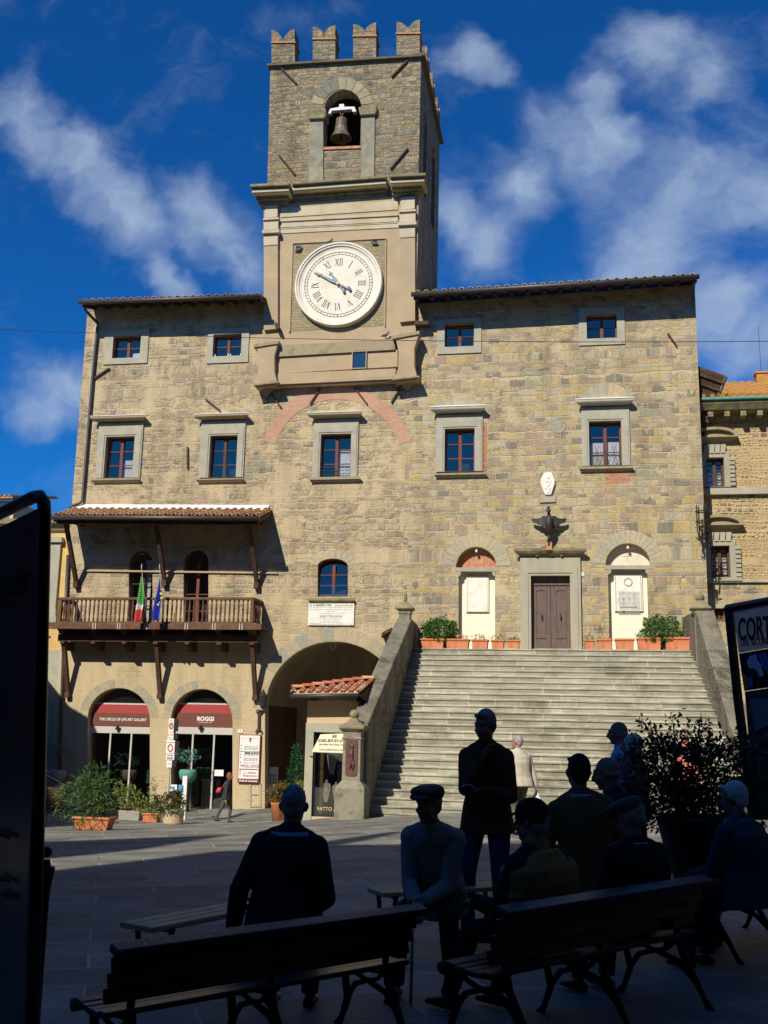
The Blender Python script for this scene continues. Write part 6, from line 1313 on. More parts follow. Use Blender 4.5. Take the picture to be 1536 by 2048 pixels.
o,cx,cz,w1,h1=plate(333.3,1507,350,1520)
for k,mt in ((.05,'plum'),(.015,'sign_yellow'),(-.03,'grey_ink'),(-.06,'sign_blue')): m=MB(); m.box(cx-.1,cx+.1,Y-.064,Y-.06,cz+k-.012,cz+k+.012); m.build('stripe',mt,o)
o,cx,cz,w1,h1=plate(334.3,1521,345,1535); fakeline(o,cx-.05,cx+.05,cz,.03,'grey_ink',y=Y-.063)
# blue tourist leaflets on a stand
b=atY(356,33); p=thing('leaflet_rack','narrow rack with white and blue leaflets by the right gallery door','leaflet rack',b,world=True); Y=33.0
m=MB(); xx=W(367,1580,Y).x; m.box(xx-.05,xx+.10,Y,Y+.05,b.z,W(367,1552,Y).z); m.build('stand','white_paint',p)
for a,c,mt in ((343,355,'white_paint'),(358,366,'sign_blue')):
    m=MB(); x0=W(a,1575,Y).x; x1=W(c,1575,Y).x; m.box(x0,x1,Y-.05,Y-.03,W(350,1582,Y).z,W(350,1569,Y).z); m.build('leaflet',mt,p)
m=MB(); x0=W(344,1575,Y).x; m.box(x0+.02,x0+.12,Y-.056,Y-.05,W(350,1580,Y).z,W(350,1573,Y).z); m.build('picture','sign_blue',p)
# ================= foreground: benches =================
def Zp(px,py,z):
    d=_f+_r*((px-768)/F)-_u*((py-1024)/F); return CAM+d*((z-EYE)/d.z)
def Zg(px,py,h):
    p=Zp(px,py,h)
    for _ in range(3): p=Zp(px,py,h+gz(p.x,p.y))
    return p
def bench(name,label,P0,P1,sc=1.0,back=True,wood='bench_wood',frames=(.09,.5,.91),group=None):
    """P0-P1: top rail ends (back) or seat rear edge; sits facing the left-hand normal"""
    P0=Vector((P0.x,P0.y,0)); P1=Vector((P1.x,P1.y,0)); u=(P1-P0); L=u.length; u.normalize(); ang=math.atan2(u.y,u.x)
    c=(P0+P1)/2; t=thing(name,label,'bench',(c.x,c.y,gz(c.x,c.y)-(.04 if back else 0)),group=group,rot=ang)
    h=L/2; t.scale=(1,sc,sc)
    def slat(x0,x1,y,z,w,th,tilt,nm='slat'):
        m=MB(); cs,sn=math.cos(tilt),math.sin(tilt); q=[]
        for x in (x0,x1):
            for a,b in ((-w/2,-th/2),(w/2,-th/2),(w/2,th/2),(-w/2,th/2)): q.append((x,y+a*cs-b*sn,z+a*sn+b*cs))
        m.hexa([q[0],q[1],q[2],q[3],q[4],q[5],q[6],q[7]]) ; o=m.build(nm,wood,t,bevel=.008); return o
    if back:
        slat(-h,h,.0,.74,.085,.045,R(18),'top_rail')
        for k,z in enumerate((.665,.585,.51)): slat(-h+.02,h-.02,.045+.03*k,z,.075,.028,R(76))
        for k,(y,z) in enumerate(((.12,.425),(.185,.415),(.25,.415),(.315,.42),(.38,.43))): slat(-h+.02,h-.02,y,z,.07,.03,R(0) if k<4 else R(8))
        m=MB(); m.tube([(-h+.02,.43,.41),(h-.02,.43,.41)],.032,10); m.build('front_roll',wood,t,smooth=True)
        for f in frames:
            x=-h+L*f; m=MB(); r=.018
            m.tube([(x,.01,.755),(x,.06,.66),(x,.12,.50),(x,.13,.40)],[.016,.02,.022,.02],6)
            m.tube([(x,.12,.42),(x,.10,.33),(x,.02,.20),(x,-.05,.08),(x,-.10,.01)],[.022,.022,.024,.018,.03],6)
            m.tube([(x,.52,.42),(x,.50,.30),(x,.47,.18),(x,.52,.06),(x,.56,.01)],[.02,.022,.024,.018,.028],6)
            m.tube([(x,.12,.385),(x,.33,.375),(x,.50,.385)],.018,6)
            m.tube([(x,.0,.16),(x,.12,.27),(x,.28,.31),(x,.40,.27),(x,.48,.17)],[.016,.018,.018,.018,.016],6)
            m.tube([(x,.14,.38),(x,.20,.33),(x,.28,.31)],.014,6); m.tube([(x,.46,.38),(x,.38,.33),(x,.30,.31)],.014,6)
            m.build('leg','bench_iron',t,smooth=True)
    else:
        for k in range(3): slat(-h,h,-.10+.10*k,.43,.092,.035,0)
        for f in (frames[0],frames[-1]):
            x=-h+L*f; m=MB()
            m.tube([(x,-.16,.41),(x,.17,.41)],.018,6); m.tube([(x,-.15,.41),(x,-.11,.22),(x,-.17,.0)],[.02,.018,.026],6); m.tube([(x,.16,.41),(x,.12,.22),(x,.18,.0)],[.02,.018,.026],6); m.tube([(x,-.12,.2),(x,0,.28),(x,.13,.2)],.014,6)
            m.build('leg','bench_iron',t,smooth=True)
    return t
bA=(Zp(228,1866,.65),Zp(846,1794,.64)); bB=(Zp(1003,1790,.73),Zp(1416,1735,.72)); bC=(Zp(1432,1702,.70),Zp(1620,1671,.70))
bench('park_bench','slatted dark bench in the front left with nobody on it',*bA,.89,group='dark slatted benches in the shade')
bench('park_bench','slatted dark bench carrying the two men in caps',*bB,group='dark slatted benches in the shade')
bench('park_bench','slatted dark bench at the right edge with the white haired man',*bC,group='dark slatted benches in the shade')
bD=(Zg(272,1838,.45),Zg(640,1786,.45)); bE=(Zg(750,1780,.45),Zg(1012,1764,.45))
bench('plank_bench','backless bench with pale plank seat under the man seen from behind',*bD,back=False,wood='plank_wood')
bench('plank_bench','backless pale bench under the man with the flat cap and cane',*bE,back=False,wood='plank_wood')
# ================= people =================
def ik(a,b,l1,l2,pole):
    a=Vector(a);b=Vector(b);d=b-a;L=min(d.length,(l1+l2)*.999); d.normalize(); b=a+d*L
    x=(l1*l1-l2*l2+L*L)/(2*L); h=math.sqrt(max(0,l1*l1-x*x)); p=Vector(pole); p=(p-d*p.dot(d)).normalized(); return a+d*x+p*h,b
def loft(mb,rings,n=18):
    """rings: (centre, side, front, rx, ry)"""
    base=len(mb.v)
    for c,s,f,rx,ry in rings:
        for j in range(n):
            a=2*pi*j/n; ca,sa=math.cos(a),math.sin(a); e=.85
            mb.v.append(tuple(c+s*rx*math.copysign(abs(ca)**e,ca)+f*ry*math.copysign(abs(sa)**e,sa)))
    k=len(rings)
    for i in range(k-1):
        for j in range(n):
            a=base+i*n+j; b=base+i*n+(j+1)%n; mb.f.append((a,b,b+n,a+n))
    mb.f.append(tuple(base+j for j in reversed(range(n)))); mb.f.append(tuple(base+(k-1)*n+j for j in range(n)))
def person(label,loc,head_rot,s=1.0,sit=False,seat=.45,lean=(0,.0),lh=None,rh=None,lf=None,rf=None,bulk=1.0,yaw=0,pitch=0,roll=0,top='cloth_black',legs='cloth_navy',shoe='bench_iron',hair='hair_grey',hat=None,hatm=None,near=True,vest=None,coat=0.0,longhair=False,bald=False,collar=None,glasses=False,fine=None,curl=.6,skirt=False,head=None,hemf=.03,flare=0,ep=(.38,-.7,-.7)):
    tk=1.0
    if head:
        hp=W(*head); cr,sr=math.cos(head_rot),math.sin(head_rot)
        for it in range(6):
            zrel=.13+.155-.4*(lean[1]**2+lean[0]**2)-.12*abs(lean[1])+.395
            g_=gz(hp.x,hp.y); s=((hp.z-g_)-(seat if sit else 0))/((.10 if sit else .93)+zrel)
        if sit and s<.94: s=.94; tk=((hp.z-g_-seat)/s-.10-.155)/(zrel-.155)
        hx,hy=s*lean[0]*1.05,s*(lean[1]*1.25+.035)
        loc=(hp.x-(hx*cr-hy*sr),hp.y-(hx*sr+hy*cr),gz(hp.x,hp.y))
    t=thing('person',label,'person',loc,rot=head_rot); t_loc=loc
    vx=(.009 if near else .016)*s; V=lambda x,y,z:Vector((x,y,z))*s
    pz=(seat/s+.10) if sit else .93
    pel=V(0,0,pz); chest=pel+V(lean[0]*.8,lean[1]*.8,.40*tk-.4*(lean[1]**2+lean[0]**2)); nb=chest+V(lean[0]*.25,lean[1]*.35,.125*tk-.12*abs(lean[1]))
    sp=(nb-pel).normalized(); side=V(1,0,0).normalized(); side=(side-sp*side.dot(sp)).normalized(); fr=sp.cross(side)*1.0
    if fr.y<0: fr=-fr
    shL=chest-side*.172*s*min(1.1,bulk)+sp*.035*s; shR=chest+side*.172*s*min(1.1,bulk)+sp*.035*s
    hc=nb+V(0,.035+lean[1]*.10,.155)
    hipL=pel-V(.09,0,0); hipR=pel+V(.09,0,0)
    if lf is None: lf=(-.12,.46,.0) if sit else (-.11,.0,0)
    if rf is None: rf=(.12,.46,.0) if sit else (.11,.0,0)
    aL,aR=V(lf[0],lf[1],lf[2]+.085),V(rf[0],rf[1],rf[2]+.085)
    kL,aL=ik(hipL,aL,.44*s,.43*s,(-.15,1,.25 if sit else 0)); kR,aR=ik(hipR,aR,.44*s,.43*s,(.15,1,.25 if sit else 0))
    lh=V(*(lh or ((-.20,.34,pz+.12) if sit else (-.27,.06,.80)))); rh=V(*(rh or ((.20,.34,pz+.12) if sit else (.27,.06,.80))))
    eL,wL=ik(shL,lh,.30*s,.26*s,(-ep[0],ep[1],ep[2])); eR,wR=ik(shR,rh,.30*s,.26*s,ep)
    def torso(mb,g,z0=-.02,hem=0,top_=True):
        b=bulk; R_=[]
        L_=(nb-pel).length
        for f,rx,ry in ((z0,.172*b+hem,.118*b+hem),(.12,.172*b+hem*.5,.122*b),(.35,.165*b,.128*b),(.58,.178*b,.130*b),(.78,.182*b,.118*b),(.90,.135*b,.098),(1.0,.080,.075)):
            c=pel+(chest-pel)*min(1,f/.76)+((nb-chest)*((f-.76)/.24) if f>.76 else Vector()); c=c-fr*(.012*s if f>.5 else 0)
            R_.append((c,side,fr,(rx+g)*s,(ry+g)*s))
        loft(mb,R_)
    def arm(mb,sh,e,w,g,cut=1.0):
        w2=e+(w-e)*cut; mb.tube([sh,sh.lerp(e,.25),sh.lerp(e,.6),e],[(.058+g)*s,(.059+g)*s,(.050+g)*s,(.044+g)*s],12); mb.tube([e,e.lerp(w2,.4),w2],[(.044+g)*s,(.043+g)*s,(.033+g*1.1)*s],12)
        mb.ball(sh,(.064+g)*s); mb.ball(e,(.046+g)*s); mb.tube([nb+(hc-nb)*.12+(sh-nb)*.10,nb.lerp(sh,.55)+sp*.012*s,sh],[(.045+g*.6)*s,(.055+g*.8)*s,(.055+g)*s],12)
    def leg(mb,h,k,a,g): mb.tube([h,h.lerp(k,.3),h.lerp(k,.7),k],[(.085+g)*s,(.082+g)*s,(.066+g)*s,(.058+g)*s],14); mb.ball(h,(.086+g)*s); mb.ball(k,(.058+g)*s); mb.tube([k,k.lerp(a,.35),k.lerp(a,.8),a],[(.057+g)*s,(.055+g)*s,(.043+g*1.3)*s,(.040+g*1.5)*s],14)
    # body: one continuous surface with head and hands
    b=MB(); torso(b,-.012); 
    for sh,e,w_ in ((shL,eL,wL),(shR,eR,wR)): arm(b,sh,e,w_,-.012)
    for h,k,a in ((hipL,kL,aL),(hipR,kR,aR)):
        leg(b,h,k,a,-.012); b.tube([a,a+V(0,.05,-.045),a+V(0,.15,-.06)],[.035*s,.035*s,.025*s],8)
    HM=Matrix.Rotation(R(yaw),3,'Z')@Matrix.Rotation(R(pitch),3,'X')@Matrix.Rotation(R(roll),3,'Y')
    H=lambda x,y,z:hc+HM@V(x,y,z)
    b.tube([nb-sp*.05*s,nb+(hc-nb)*.4,H(0,-.02,-.03)],[.062*s,.056*s,.055*s],12)
    b.ball(H(0,-.012,.025),.074*s,.095*s,.098*s,16,HM); b.ball(H(0,.028,-.035),.060*s,.068*s,.075*s,14,HM); b.ball(H(0,.058,-.085),.032*s,.030*s,.026*s,10,HM)
    b.tube([H(0,.088,.022),H(0,.108,-.012),H(0,.115,-.028),H(0,.09,-.034)],[.010*s,.014*s,.018*s,.012*s],8)
    b.tube([H(-.045,.078,.032),H(0,.090,.036),H(.045,.078,.032)],.012*s,6); b.tube([H(-.024,.085,-.056),H(0,.094,-.056),H(.024,.085,-.056)],.009*s,6)
    for q in (-1,1): b.tube([H(q*.072,-.006,-.03),H(q*.083,-.014,-.002),H(q*.080,-.01,.026)],[.010*s,.016*s,.012*s],7); b.ball(H(q*.036,.066,-.025),.024*s,.02*s,.024*s,8)
    for w_,e,q in ((wL,eL,-1),(wR,eR,1)):
        d=(w_-e).normalized(); d=(d+Vector((-q*.1,.15,-.25))).normalized() if not fine else (d+Vector(fine)).normalized()
        up=Vector((0,0,1)); sd_=d.cross(up); sd_=sd_.normalized() if sd_.length>.1 else Vector((0,1,0)); pn=sd_.cross(d).normalized()
        if abs(d.z)>.75: sd_=Vector((0,1,0)); sd_=(sd_-d*sd_.dot(d)).normalized(); pn=Vector((q,0,0))
        pc=w_+d*.05*s; b.tube([w_-d*.01*s,w_+d*.025*s,w_+d*.06*s,w_+d*.085*s],[(.026*s,.019*s),(.036*s,.017*s),(.040*s,.016*s),(.036*s,.014*s)],10,up=pn)
        for k,(o,l) in enumerate(((-.029,.062),(-.010,.074),(.010,.070),(.028,.055))):
            s0=w_+d*.08*s+sd_*o*s; dn=-pn*curl; p1=s0+(d*.9+dn*.35).normalized()*l*.45*s; p2=p1+(d*.6+dn*.9).normalized()*l*.33*s; p3=p2+(d*.25+dn*1.2).normalized()*l*.28*s
            b.tube([s0-d*.012*s,p1,p2,p3],[.0095*s,.009*s,.0085*s,.007*s],7)
        th=-1 if q<0 else 1; s0=w_+d*.025*s+sd_*(-q*.030)*s; p1=s0+(d*.7-sd_*q*.8).normalized()*.035*s; p2=p1+(d*.9-sd_*q*.25-pn*.4).normalized()*.032*s; b.tube([s0,p1,p2],[.012*s,.0105*s,.008*s],7)
    o=b.build('body','skin',t,remesh=vx*.8 if near else vx*.8,smoothit=2)
    # trousers
    m=MB(); loft(m,[(pel+V(0,0,.10),side,Vector((0,1,0)),.168*bulk*s,.125*bulk*s),(pel,side,Vector((0,1,0)),.175*bulk*s,.13*bulk*s),(pel-V(0,0,.08),side,Vector((0,1,0)),.165*bulk*s,.12*s)])
    for h,k,a in ((hipL,kL,aL),(hipR,kR,aR)): leg(m,h,k,a,.010)
    m.build('trousers',legs,t,remesh=vx,smoothit=3)
    # jacket or shirt
    m=MB(); hem=.02+coat*.05+(0 if sit else .028)
    torso(m,.018,-.18 if not coat else -.18-coat*(.0 if sit else 1),hem)
    if collar!='none': m.tube([nb+sp*-.03*s,nb+(hc-nb)*.34],[.085*s,.068*s],14)
    for sh,e,w_ in ((shL,eL,wL),(shR,eR,wR)): arm(m,sh,e,w_,.014,.97)
    rn=random.Random(len(label))
    # folds at elbows, back and hem
    for sh,e,w_ in ((shL,eL,wL),(shR,eR,wR)):
        for k in range(4):
            f=rn.uniform(.25,.95); c=(sh.lerp(e,f) if k<2 else e.lerp(w_,f)); ax=Vector((rn.gauss(0,1),rn.gauss(0,1),rn.gauss(0,1))).normalized()*.05*s; m.tube([c-ax,c,c+ax],[.02*s,.055*s,.02*s],8)
    jk=m.build('jacket',top,t,remesh=vx,smoothit=2)
    if vest:
        m=MB(); torso(m,.045,-.15,.02); m.tube([nb-sp*.05*s,nb+(hc-nb)*.38],[.10*s,.082*s],14)
        L_=(nb-pel).length
        for k in range(6):
            c=pel+sp*L_*(.02+.15*k); m.tube([c+side*(.174*bulk+.030)*s*math.cos(a)+fr*(.123*bulk+.030)*s*math.sin(a) for a in [i*pi/10 for i in range(21)]],.024*s,6)
        m.build('vest',vest,t,remesh=vx,smoothit=2)
    # shoes
    for a in (aL,aR):
        m=MB(); m.tube([a+V(0,-.05,-.055),a+V(0,.02,-.045),a+V(0,.10,-.055),a+V(0,.18,-.065)],[(.036*s,.030*s),(.042*s,.042*s),(.046*s,.030*s),(.030*s,.020*s)],10,up=Vector((0,0,1))); m.build('shoe',shoe,t,remesh=vx,smoothit=1)
    # hair and hats
    if hair:
        m=MB()
        if bald:
            m.ball(H(0,-.026,-.006),.079*s,.084*s,.046*s,14,HM)
            if 0: m.tube([H(q_*.074*1.0,y_,z_) for q_,y_,z_ in ((-.97,-.01,.0),(-.95,-.04,-.005),(-.62,-.078,-.01),(0,-.096,-.01),(.62,-.078,-.01),(.95,-.04,-.005),(.97,-.01,.0))],[.008*s,.016*s,.022*s,.024*s,.022*s,.016*s,.008*s],8)
        elif longhair:
            m.ball(H(0,-.030,.042),.094*s,.108*s,.108*s,16,HM); m.ball(H(0,-.05,-.035),.090*s,.075*s,.085*s,12,HM); m.ball(H(-.055,.0,-.02),.032*s,.05*s,.07*s,10,HM); m.ball(H(.055,.0,-.02),.032*s,.05*s,.07*s,10,HM)
        else:
            m.ball(H(0,-.028,.038),.080*s,.094*s,.098*s,16,HM); m.ball(H(0,-.055,-.015),.068*s,.055*s,.06*s,12,HM); m.tube([H(-.05,.06,.085),H(0,.075,.098),H(.05,.06,.085)],.018*s,7)
        m.build('hair',hair,t,remesh=vx*.9,smoothit=1)
    if hat=='flat':
        m=MB(); loft(m,[(H(0,.0,.055),HM@Vector((1,0,0)),HM@Vector((0,1,.12)).normalized(),.090*s,.108*s),(H(0,.01,.085),HM@Vector((1,0,0)),HM@Vector((0,1,.1)).normalized(),.108*s,.128*s),(H(0,.005,.115),HM@Vector((1,0,0)),HM@Vector((0,1,0)),.100*s,.118*s),(H(0,-.01,.135),HM@Vector((1,0,0)),HM@Vector((0,1,0)),.06*s,.075*s)])
        loft(m,[(H(0,.10,.058),HM@Vector((1,0,0)),HM@Vector((0,1,-.2)),.07*s,.055*s),(H(0,.11,.075),HM@Vector((1,0,0)),HM@Vector((0,1,-.1)),.075*s,.055*s)])
        m.build('flat_cap',hatm,t,remesh=vx*.9,smoothit=2)
    if hat=='cap':
        m=MB(); m.ball(H(0,-.012,.055),.096*s,.112*s,.098*s,18,HM); m.ball(H(0,-.06,.03),.08*s,.06*s,.06*s,12,HM); mm=m.build('baseball_cap',hatm,t,remesh=vx*.9,smoothit=2)
        m=MB(); loft(m,[(H(0,.115,.048),HM@Vector((1,0,0)),HM@Vector((0,1,-.25)),.072*s,.078*s),(H(0,.115,.056),HM@Vector((1,0,0)),HM@Vector((0,1,-.25)),.072*s,.078*s)]); q=m.build('visor',hatm,mm,bevel=.003)
    if glasses:
        m=MB(); 
        for q_ in (-1,1): m.tube([H(q_*.036+.024*math.cos(a),.093,.008+.018*math.sin(a)) for a in [i*pi/5 for i in range(11)]],.0025*s,5); m.tube([H(q_*.06,.09,.012),H(q_*.08,-.01,.01)],.0025*s,5)
        m.build('glasses','sign_black',t)
    return t,dict(V=V,wL=wL,wR=wR,nb=nb,hc=hc,pel=pel,sp=sp,side=side,fr=fr,H=H,chest=chest,shL=shL,shR=shR)
def at(px,Y,z=None):
    p=atY(px,Y); return (p.x,p.y,p.z if z is None else z)
# man seen from behind on the plank bench
t,k=person('seated man seen from behind with grey hair, alone on the pale plank',None,R(4),head=(588,1613,6.2),sit=True,seat=.45,lean=(.02,.16),bulk=.98,top='cloth_black',legs='cloth_navy',hair='hair_grey',lh=(-.29,.06,.50),rh=(.20,.28,.64),pitch=-6,coat=.1)
m=MB(); 
for i in range(1): m.tube([k['nb']+Vector((.10*math.cos(a),-.02+.085*math.sin(a)-.02,-.005)) for a in [j*pi/8 for j in range(17)]],.022,6)
m.build('shirt_collar','cloth_lightblue',t,smooth=True)
m=MB(); nb=k['nb']; loft(m,[(nb+Vector((0,-.075,-.02)),Vector((1,0,0)),Vector((0,1,0)),.15,.045),(nb+Vector((0,-.09,-.07)),Vector((1,0,0)),Vector((0,1,0)),.17,.055),(nb+Vector((0,-.085,-.14)),Vector((1,0,0)),Vector((0,1,0)),.11,.05),(nb+Vector((0,-.08,-.20)),Vector((1,0,0)),Vector((0,1,0)),.03,.03)]); m.build('hood','cloth_black',t,remesh=.012,smoothit=3)
# man with flat cap and cane
t,k=person('seated man facing us in grey jacket and flat cap, hands on a cane',None,R(172),head=(857,1611,6.9),sit=True,seat=.45,lean=(0,.24),bulk=.90,top='cloth_greyviolet',legs='cloth_black',hair='hair_grey',hat='flat',hatm='cloth_tweed',lh=(.0,.46,.60),rh=(.05,.44,.58),pitch=-4,yaw=-16,lf=(-.20,.42,0),rf=(.17,.46,0),curl=1.0)
m=MB(); m.tube([(.03,.53,.56),(.03,.50,.60),(.03,.46,.60)],.012,7); m.tube([(.03,.53,.58),(.03,.56,.01)],.011,7); m.build('cane','plank_wood',t,smooth=True)
# standing man, hand at chin
t,k=person('standing man in a brown jacket and jeans holding his hand to his chin',None,R(172),head=(970,1452,8.9),lean=(0,.03),bulk=.86,top='cloth_brown',legs='cloth_jeans',hair='hair_grey',rh=(-.01,.19,1.36),lh=(.02,.23,1.12),yaw=-14,pitch=-8,coat=.06,ep=(.6,.1,-1.0),curl=1.3,fine=(0,0,.5),lf=(-.13,.02,0),rf=(.13,.08,0))
# walker with shopping bag
t,k=person('man walking away in a pale beige jacket carrying a white plastic bag',None,R(32),head=(1034,1485,19.8),lean=(0,.05),bulk=1.08,top='cloth_beige',legs='cloth_darkgreen',hair='hair_grey',yaw=32,lf=(-.10,-.10,0),rf=(.12,.30,0),rh=(.36,.02,.80),lh=(-.27,.12,.86),near=False,coat=.02)
m=MB(); p=k['wR']; c=p+Vector((0,0,-.10)); loft(m,[(c,Vector((1,0,0)),Vector((0,1,0)),.02,.02),(c-Vector((0,0,.10)),Vector((1,0,0)),Vector((0,1,0)),.07,.10),(c-Vector((0,0,.30)),Vector((1,0,0)),Vector((0,1,0)),.10,.15),(c-Vector((0,0,.44)),Vector((1,0,0)),Vector((0,1,0)),.11,.16),(c-Vector((0,0,.47)),Vector((1,0,0)),Vector((0,1,0)),.08,.12)],12)
bg_=m.build('plastic_bag','cloth_white',None,smooth=True); bg_.matrix_world=Matrix.Translation(t.location)@Matrix.Rotation(R(32),4,'Z'); tag(bg_,'white plastic shopping bag held by the man in the beige jacket','bag')
# man in baseball cap and padded vest
nB=(bB[1]-bB[0]); nB.z=0; nB.normalize(); nn_=Vector((-nB.y,nB.x,0)); angB=math.atan2(nB.y,nB.x)
def onbench(b,f,d=.30): p=b[0].lerp(b[1],f)+Vector((0,0,0))+nn_*d; return (p.x,p.y,gz(p.x,p.y))
t,k=person('seated man in a black baseball cap and padded mustard vest, in profile',None,angB+R(2),head=(1062,1645,6.35),sit=True,seat=.42,lean=(-.02,.02),bulk=1.22,top='cloth_black',legs='cloth_black',hair='hair_grey',hat='cap',hatm='cloth_black',vest='cloth_mustard',yaw=12,pitch=-4,lh=(-.14,.40,.66),rh=(.16,.36,.64),lf=(-.16,.60,0),rf=(.14,.44,0),glasses=True)
m=MB(); 
LL=(k['nb']-k['pel']).length; pts=[k['pel']+k['sp']*LL*f_+k['side']*.255*q_*math.cos(R(a_))+k['fr']*.180*q_*math.sin(R(a_)) for f_,a_,q_ in ((.97,40,.62),(.99,-40,.62),(.90,-58,.80),(.76,-72,.97),(.56,-95,1.0),(.36,-115,.98),(.20,-140,.98),(.12,-165,.98))]
m.tube(pts,.017,8); m.build('shoulder_strap','cloth_black',t,smooth=True)
# man in brown coat from behind
t,k=person('seated man from behind with dark hair and brown corduroy coat',None,R(14),head=(1156,1545,8.3),sit=True,seat=.50,lean=(-.05,.0),bulk=1.0,top='cloth_olive',legs='cloth_black',hair='hair_dark',yaw=6,lh=(-.30,.22,.66),rh=(.2,.3,.68),coat=.1)
m=MB(); nb=k['nb']; m.tube([nb+Vector((.088*math.cos(a),.078*math.sin(a),.0)) for a in [j*pi/8 for j in range(17)]],.018,6); m.build('shirt_collar','cloth_lightblue',t,smooth=True)
# bald man in profile
t,k=person('seated bald man in profile wearing a navy jacket, right of the brown coat',None,R(72),head=(1214,1548,8.7),sit=True,seat=.52,lean=(0,.10),bulk=1.14,top='cloth_navy',legs='cloth_black',hair='hair_grey',bald=True,yaw=10,pitch=-10)
m=MB(); nb=k['nb']; m.tube([nb+Vector((.09*math.cos(a),.012+.08*math.sin(a),.0)) for a in [j*pi/8 for j in range(17)]],.017,6); m.build('shirt_collar','cloth_white',t,smooth=True)
pp=atY(1195,8.75); 
bench('plank_bench','backless bench hidden beneath the brown coated man and his bald neighbour',Vector((-.30,8.55,0)),Vector((.95,9.15,0)),back=False,wood='plank_wood')
# man in flat cap on the front bench
t,k=person('seated man in a dark coat and tweed flat cap bending his head',None,angB-R(12),head=(1260,1638,7.0),sit=True,seat=.42,lean=(0,.03),bulk=1.18,top='cloth_black',legs='cloth_navy',hair='hair_grey',hat='flat',hatm='cloth_tweed',yaw=26,pitch=-22,lh=(-.14,.36,.62),rh=(.14,.34,.62))
m=MB(); nb=k['nb']; m.tube([nb+Vector((.088*math.cos(a),.015+.08*math.sin(a),.0)) for a in [j*pi/8 for j in range(17)]],.016,6); m.build('shirt_collar','cloth_lightblue',t,smooth=True)
# white haired man, far right bench
t,k=person('white haired seated man with glasses and blue shirt at the right edge',None,angB-R(4),head=(1466,1598,7.95),sit=True,seat=.45,lean=(0,.05),bulk=1.14,top='cloth_slate',legs='cloth_navy',hair='hair_white',yaw=18,pitch=-8,lh=(-.16,.40,.66),rh=(.14,.32,.64),glasses=True)
m=MB(); nb=k['nb']; m.tube([nb+Vector((.084*math.cos(a),.01+.075*math.sin(a),.0)) for a in [j*pi/8 for j in range(17)]],.016,6); m.build('shirt_collar','cloth_lightblue',t,smooth=True)
# standing couple
person('standing bald man in a light blue shirt beside the big shrub',None,R(80),head=(1236,1467,12.0),bulk=1.05,top='cloth_lightblue',legs='cloth_navy',hair='hair_grey',bald=True,yaw=6,pitch=-4,near=True)
person('standing woman with pale hair and a plum blouse beside the big shrub',None,R(68),head=(1262,1493,11.6),bulk=1.0,top='cloth_plum',legs='cloth_jeans',hair='hair_white',longhair=True,yaw=10,near=True)
# walking woman, far left
t,k=person('woman with red hair walking right past the gallery in a dark jacket',None,R(-84),head=(460,1553,31.0),bulk=1.02,lean=(0,.04),top='cloth_charcoal',legs='cloth_tweed',hair='hair_red',longhair=True,lf=(-.08,.10,0),rf=(.08,-.34,.04),rh=(.24,.02,.78),lh=(-.22,.1,.82),near=False,coat=.05,pitch=-10)
m=MB(); loft(m,[(Vector((.2,-.20,1.12)),Vector((1,0,0)),Vector((0,1,0)),.04,.06),(Vector((.2,-.24,1.0)),Vector((1,0,0)),Vector((0,1,0)),.05,.09),(Vector((.2,-.26,.95)),Vector((1,0,0)),Vector((0,1,0)),.03,.07)],10); m.tube([(.2,-.18,1.04),(.16,-.05,1.25),(.12,.02,1.30)],.012,5)
bg_=m.build('handbag','sign_red',None,smooth=True); bg_.matrix_world=Matrix.Translation(t.location)@Matrix.Rotation(R(-84),4,'Z')@Matrix.Scale(.9,4); tag(bg_,'red shoulder bag carried by the walking woman','bag')
person('person in a bright pink top and white cap half hidden by the black banner frame',at(88,30.0),R(-60),.92,bulk=1.0,top='cloth_pink',legs='cloth_black',hair='hair_dark',hat='cap',hatm='cloth_white',near=False)
person('person in a coral top partly hidden behind the big shrub',at(1372,20.5),R(150),1.0,bulk=1.0,top='cloth_coral',legs='cloth_jeans',hair='hair_dark',near=False)
# ================= big shrub in a bowl =================
b=atY(1392,9.2); c=W(1392,1632,9.2); hb_=c.z-b.z; rb=(W(1482,1650,9.2).x-W(1305,1650,9.2).x)/2
p=thing('planter','large dark bowl planter with a straggly dark shrub behind the benches','planter',b,world=True)
m=MB(); m.lathe([(rb*.42,0),(rb*.45,.05),(rb*.35,hb_*.12),(rb*.5,hb_*.35),(rb*.78,hb_*.68),(rb*.95,hb_*.95),(rb*1.02,hb_),(rb*.97,hb_),(rb*.9,hb_-.06)],b,32); m.build('bowl','black_frame',p,smooth=True)
m=MB(); c=W(1392,1560,9.3); foliage(m,c,(.60,.46,.40),3800,.048,.75,.05,seed=71); foliage(m,W(1380,1610,9.2),(.50,.40,.20),1800,.048,.4,.05,seed=75); foliage(m,W(1340,1530,9.3),(.30,.3,.26),1300,.045,.6,.1,seed=72); foliage(m,W(1450,1545,9.3),(.28,.3,.30),1300,.045,.6,.1,seed=73)
rnd=random.Random(9); st=MB()
tips=[(1283,1437),(1345,1435),(1413,1438),(1262,1468),(1300,1475),(1330,1470),(1375,1478),(1440,1485),(1475,1478),(1492,1520),(1270,1510),(1500,1560),(1395,1480)]
for (a,bb) in tips:
    tip=W(a,bb,9.3+rnd.uniform(-.3,.3)); root=Vector((b.x+rnd.uniform(-.15,.15),b.y,b.z+hb_)); mid=root.lerp(tip,.55)+Vector((rnd.uniform(-.05,.05),0,.10)); st.tube([root,mid,tip],[.012,.008,.003],4)
    for j in range(7):
        q=mid.lerp(tip,(j+.8)/7.5); foliage(m,q,(.05,.05,.05),14,.04,.2,.0,seed=100+j+a)
st.build('branches','bark',p); m.build('foliage','leaf_dark',p)
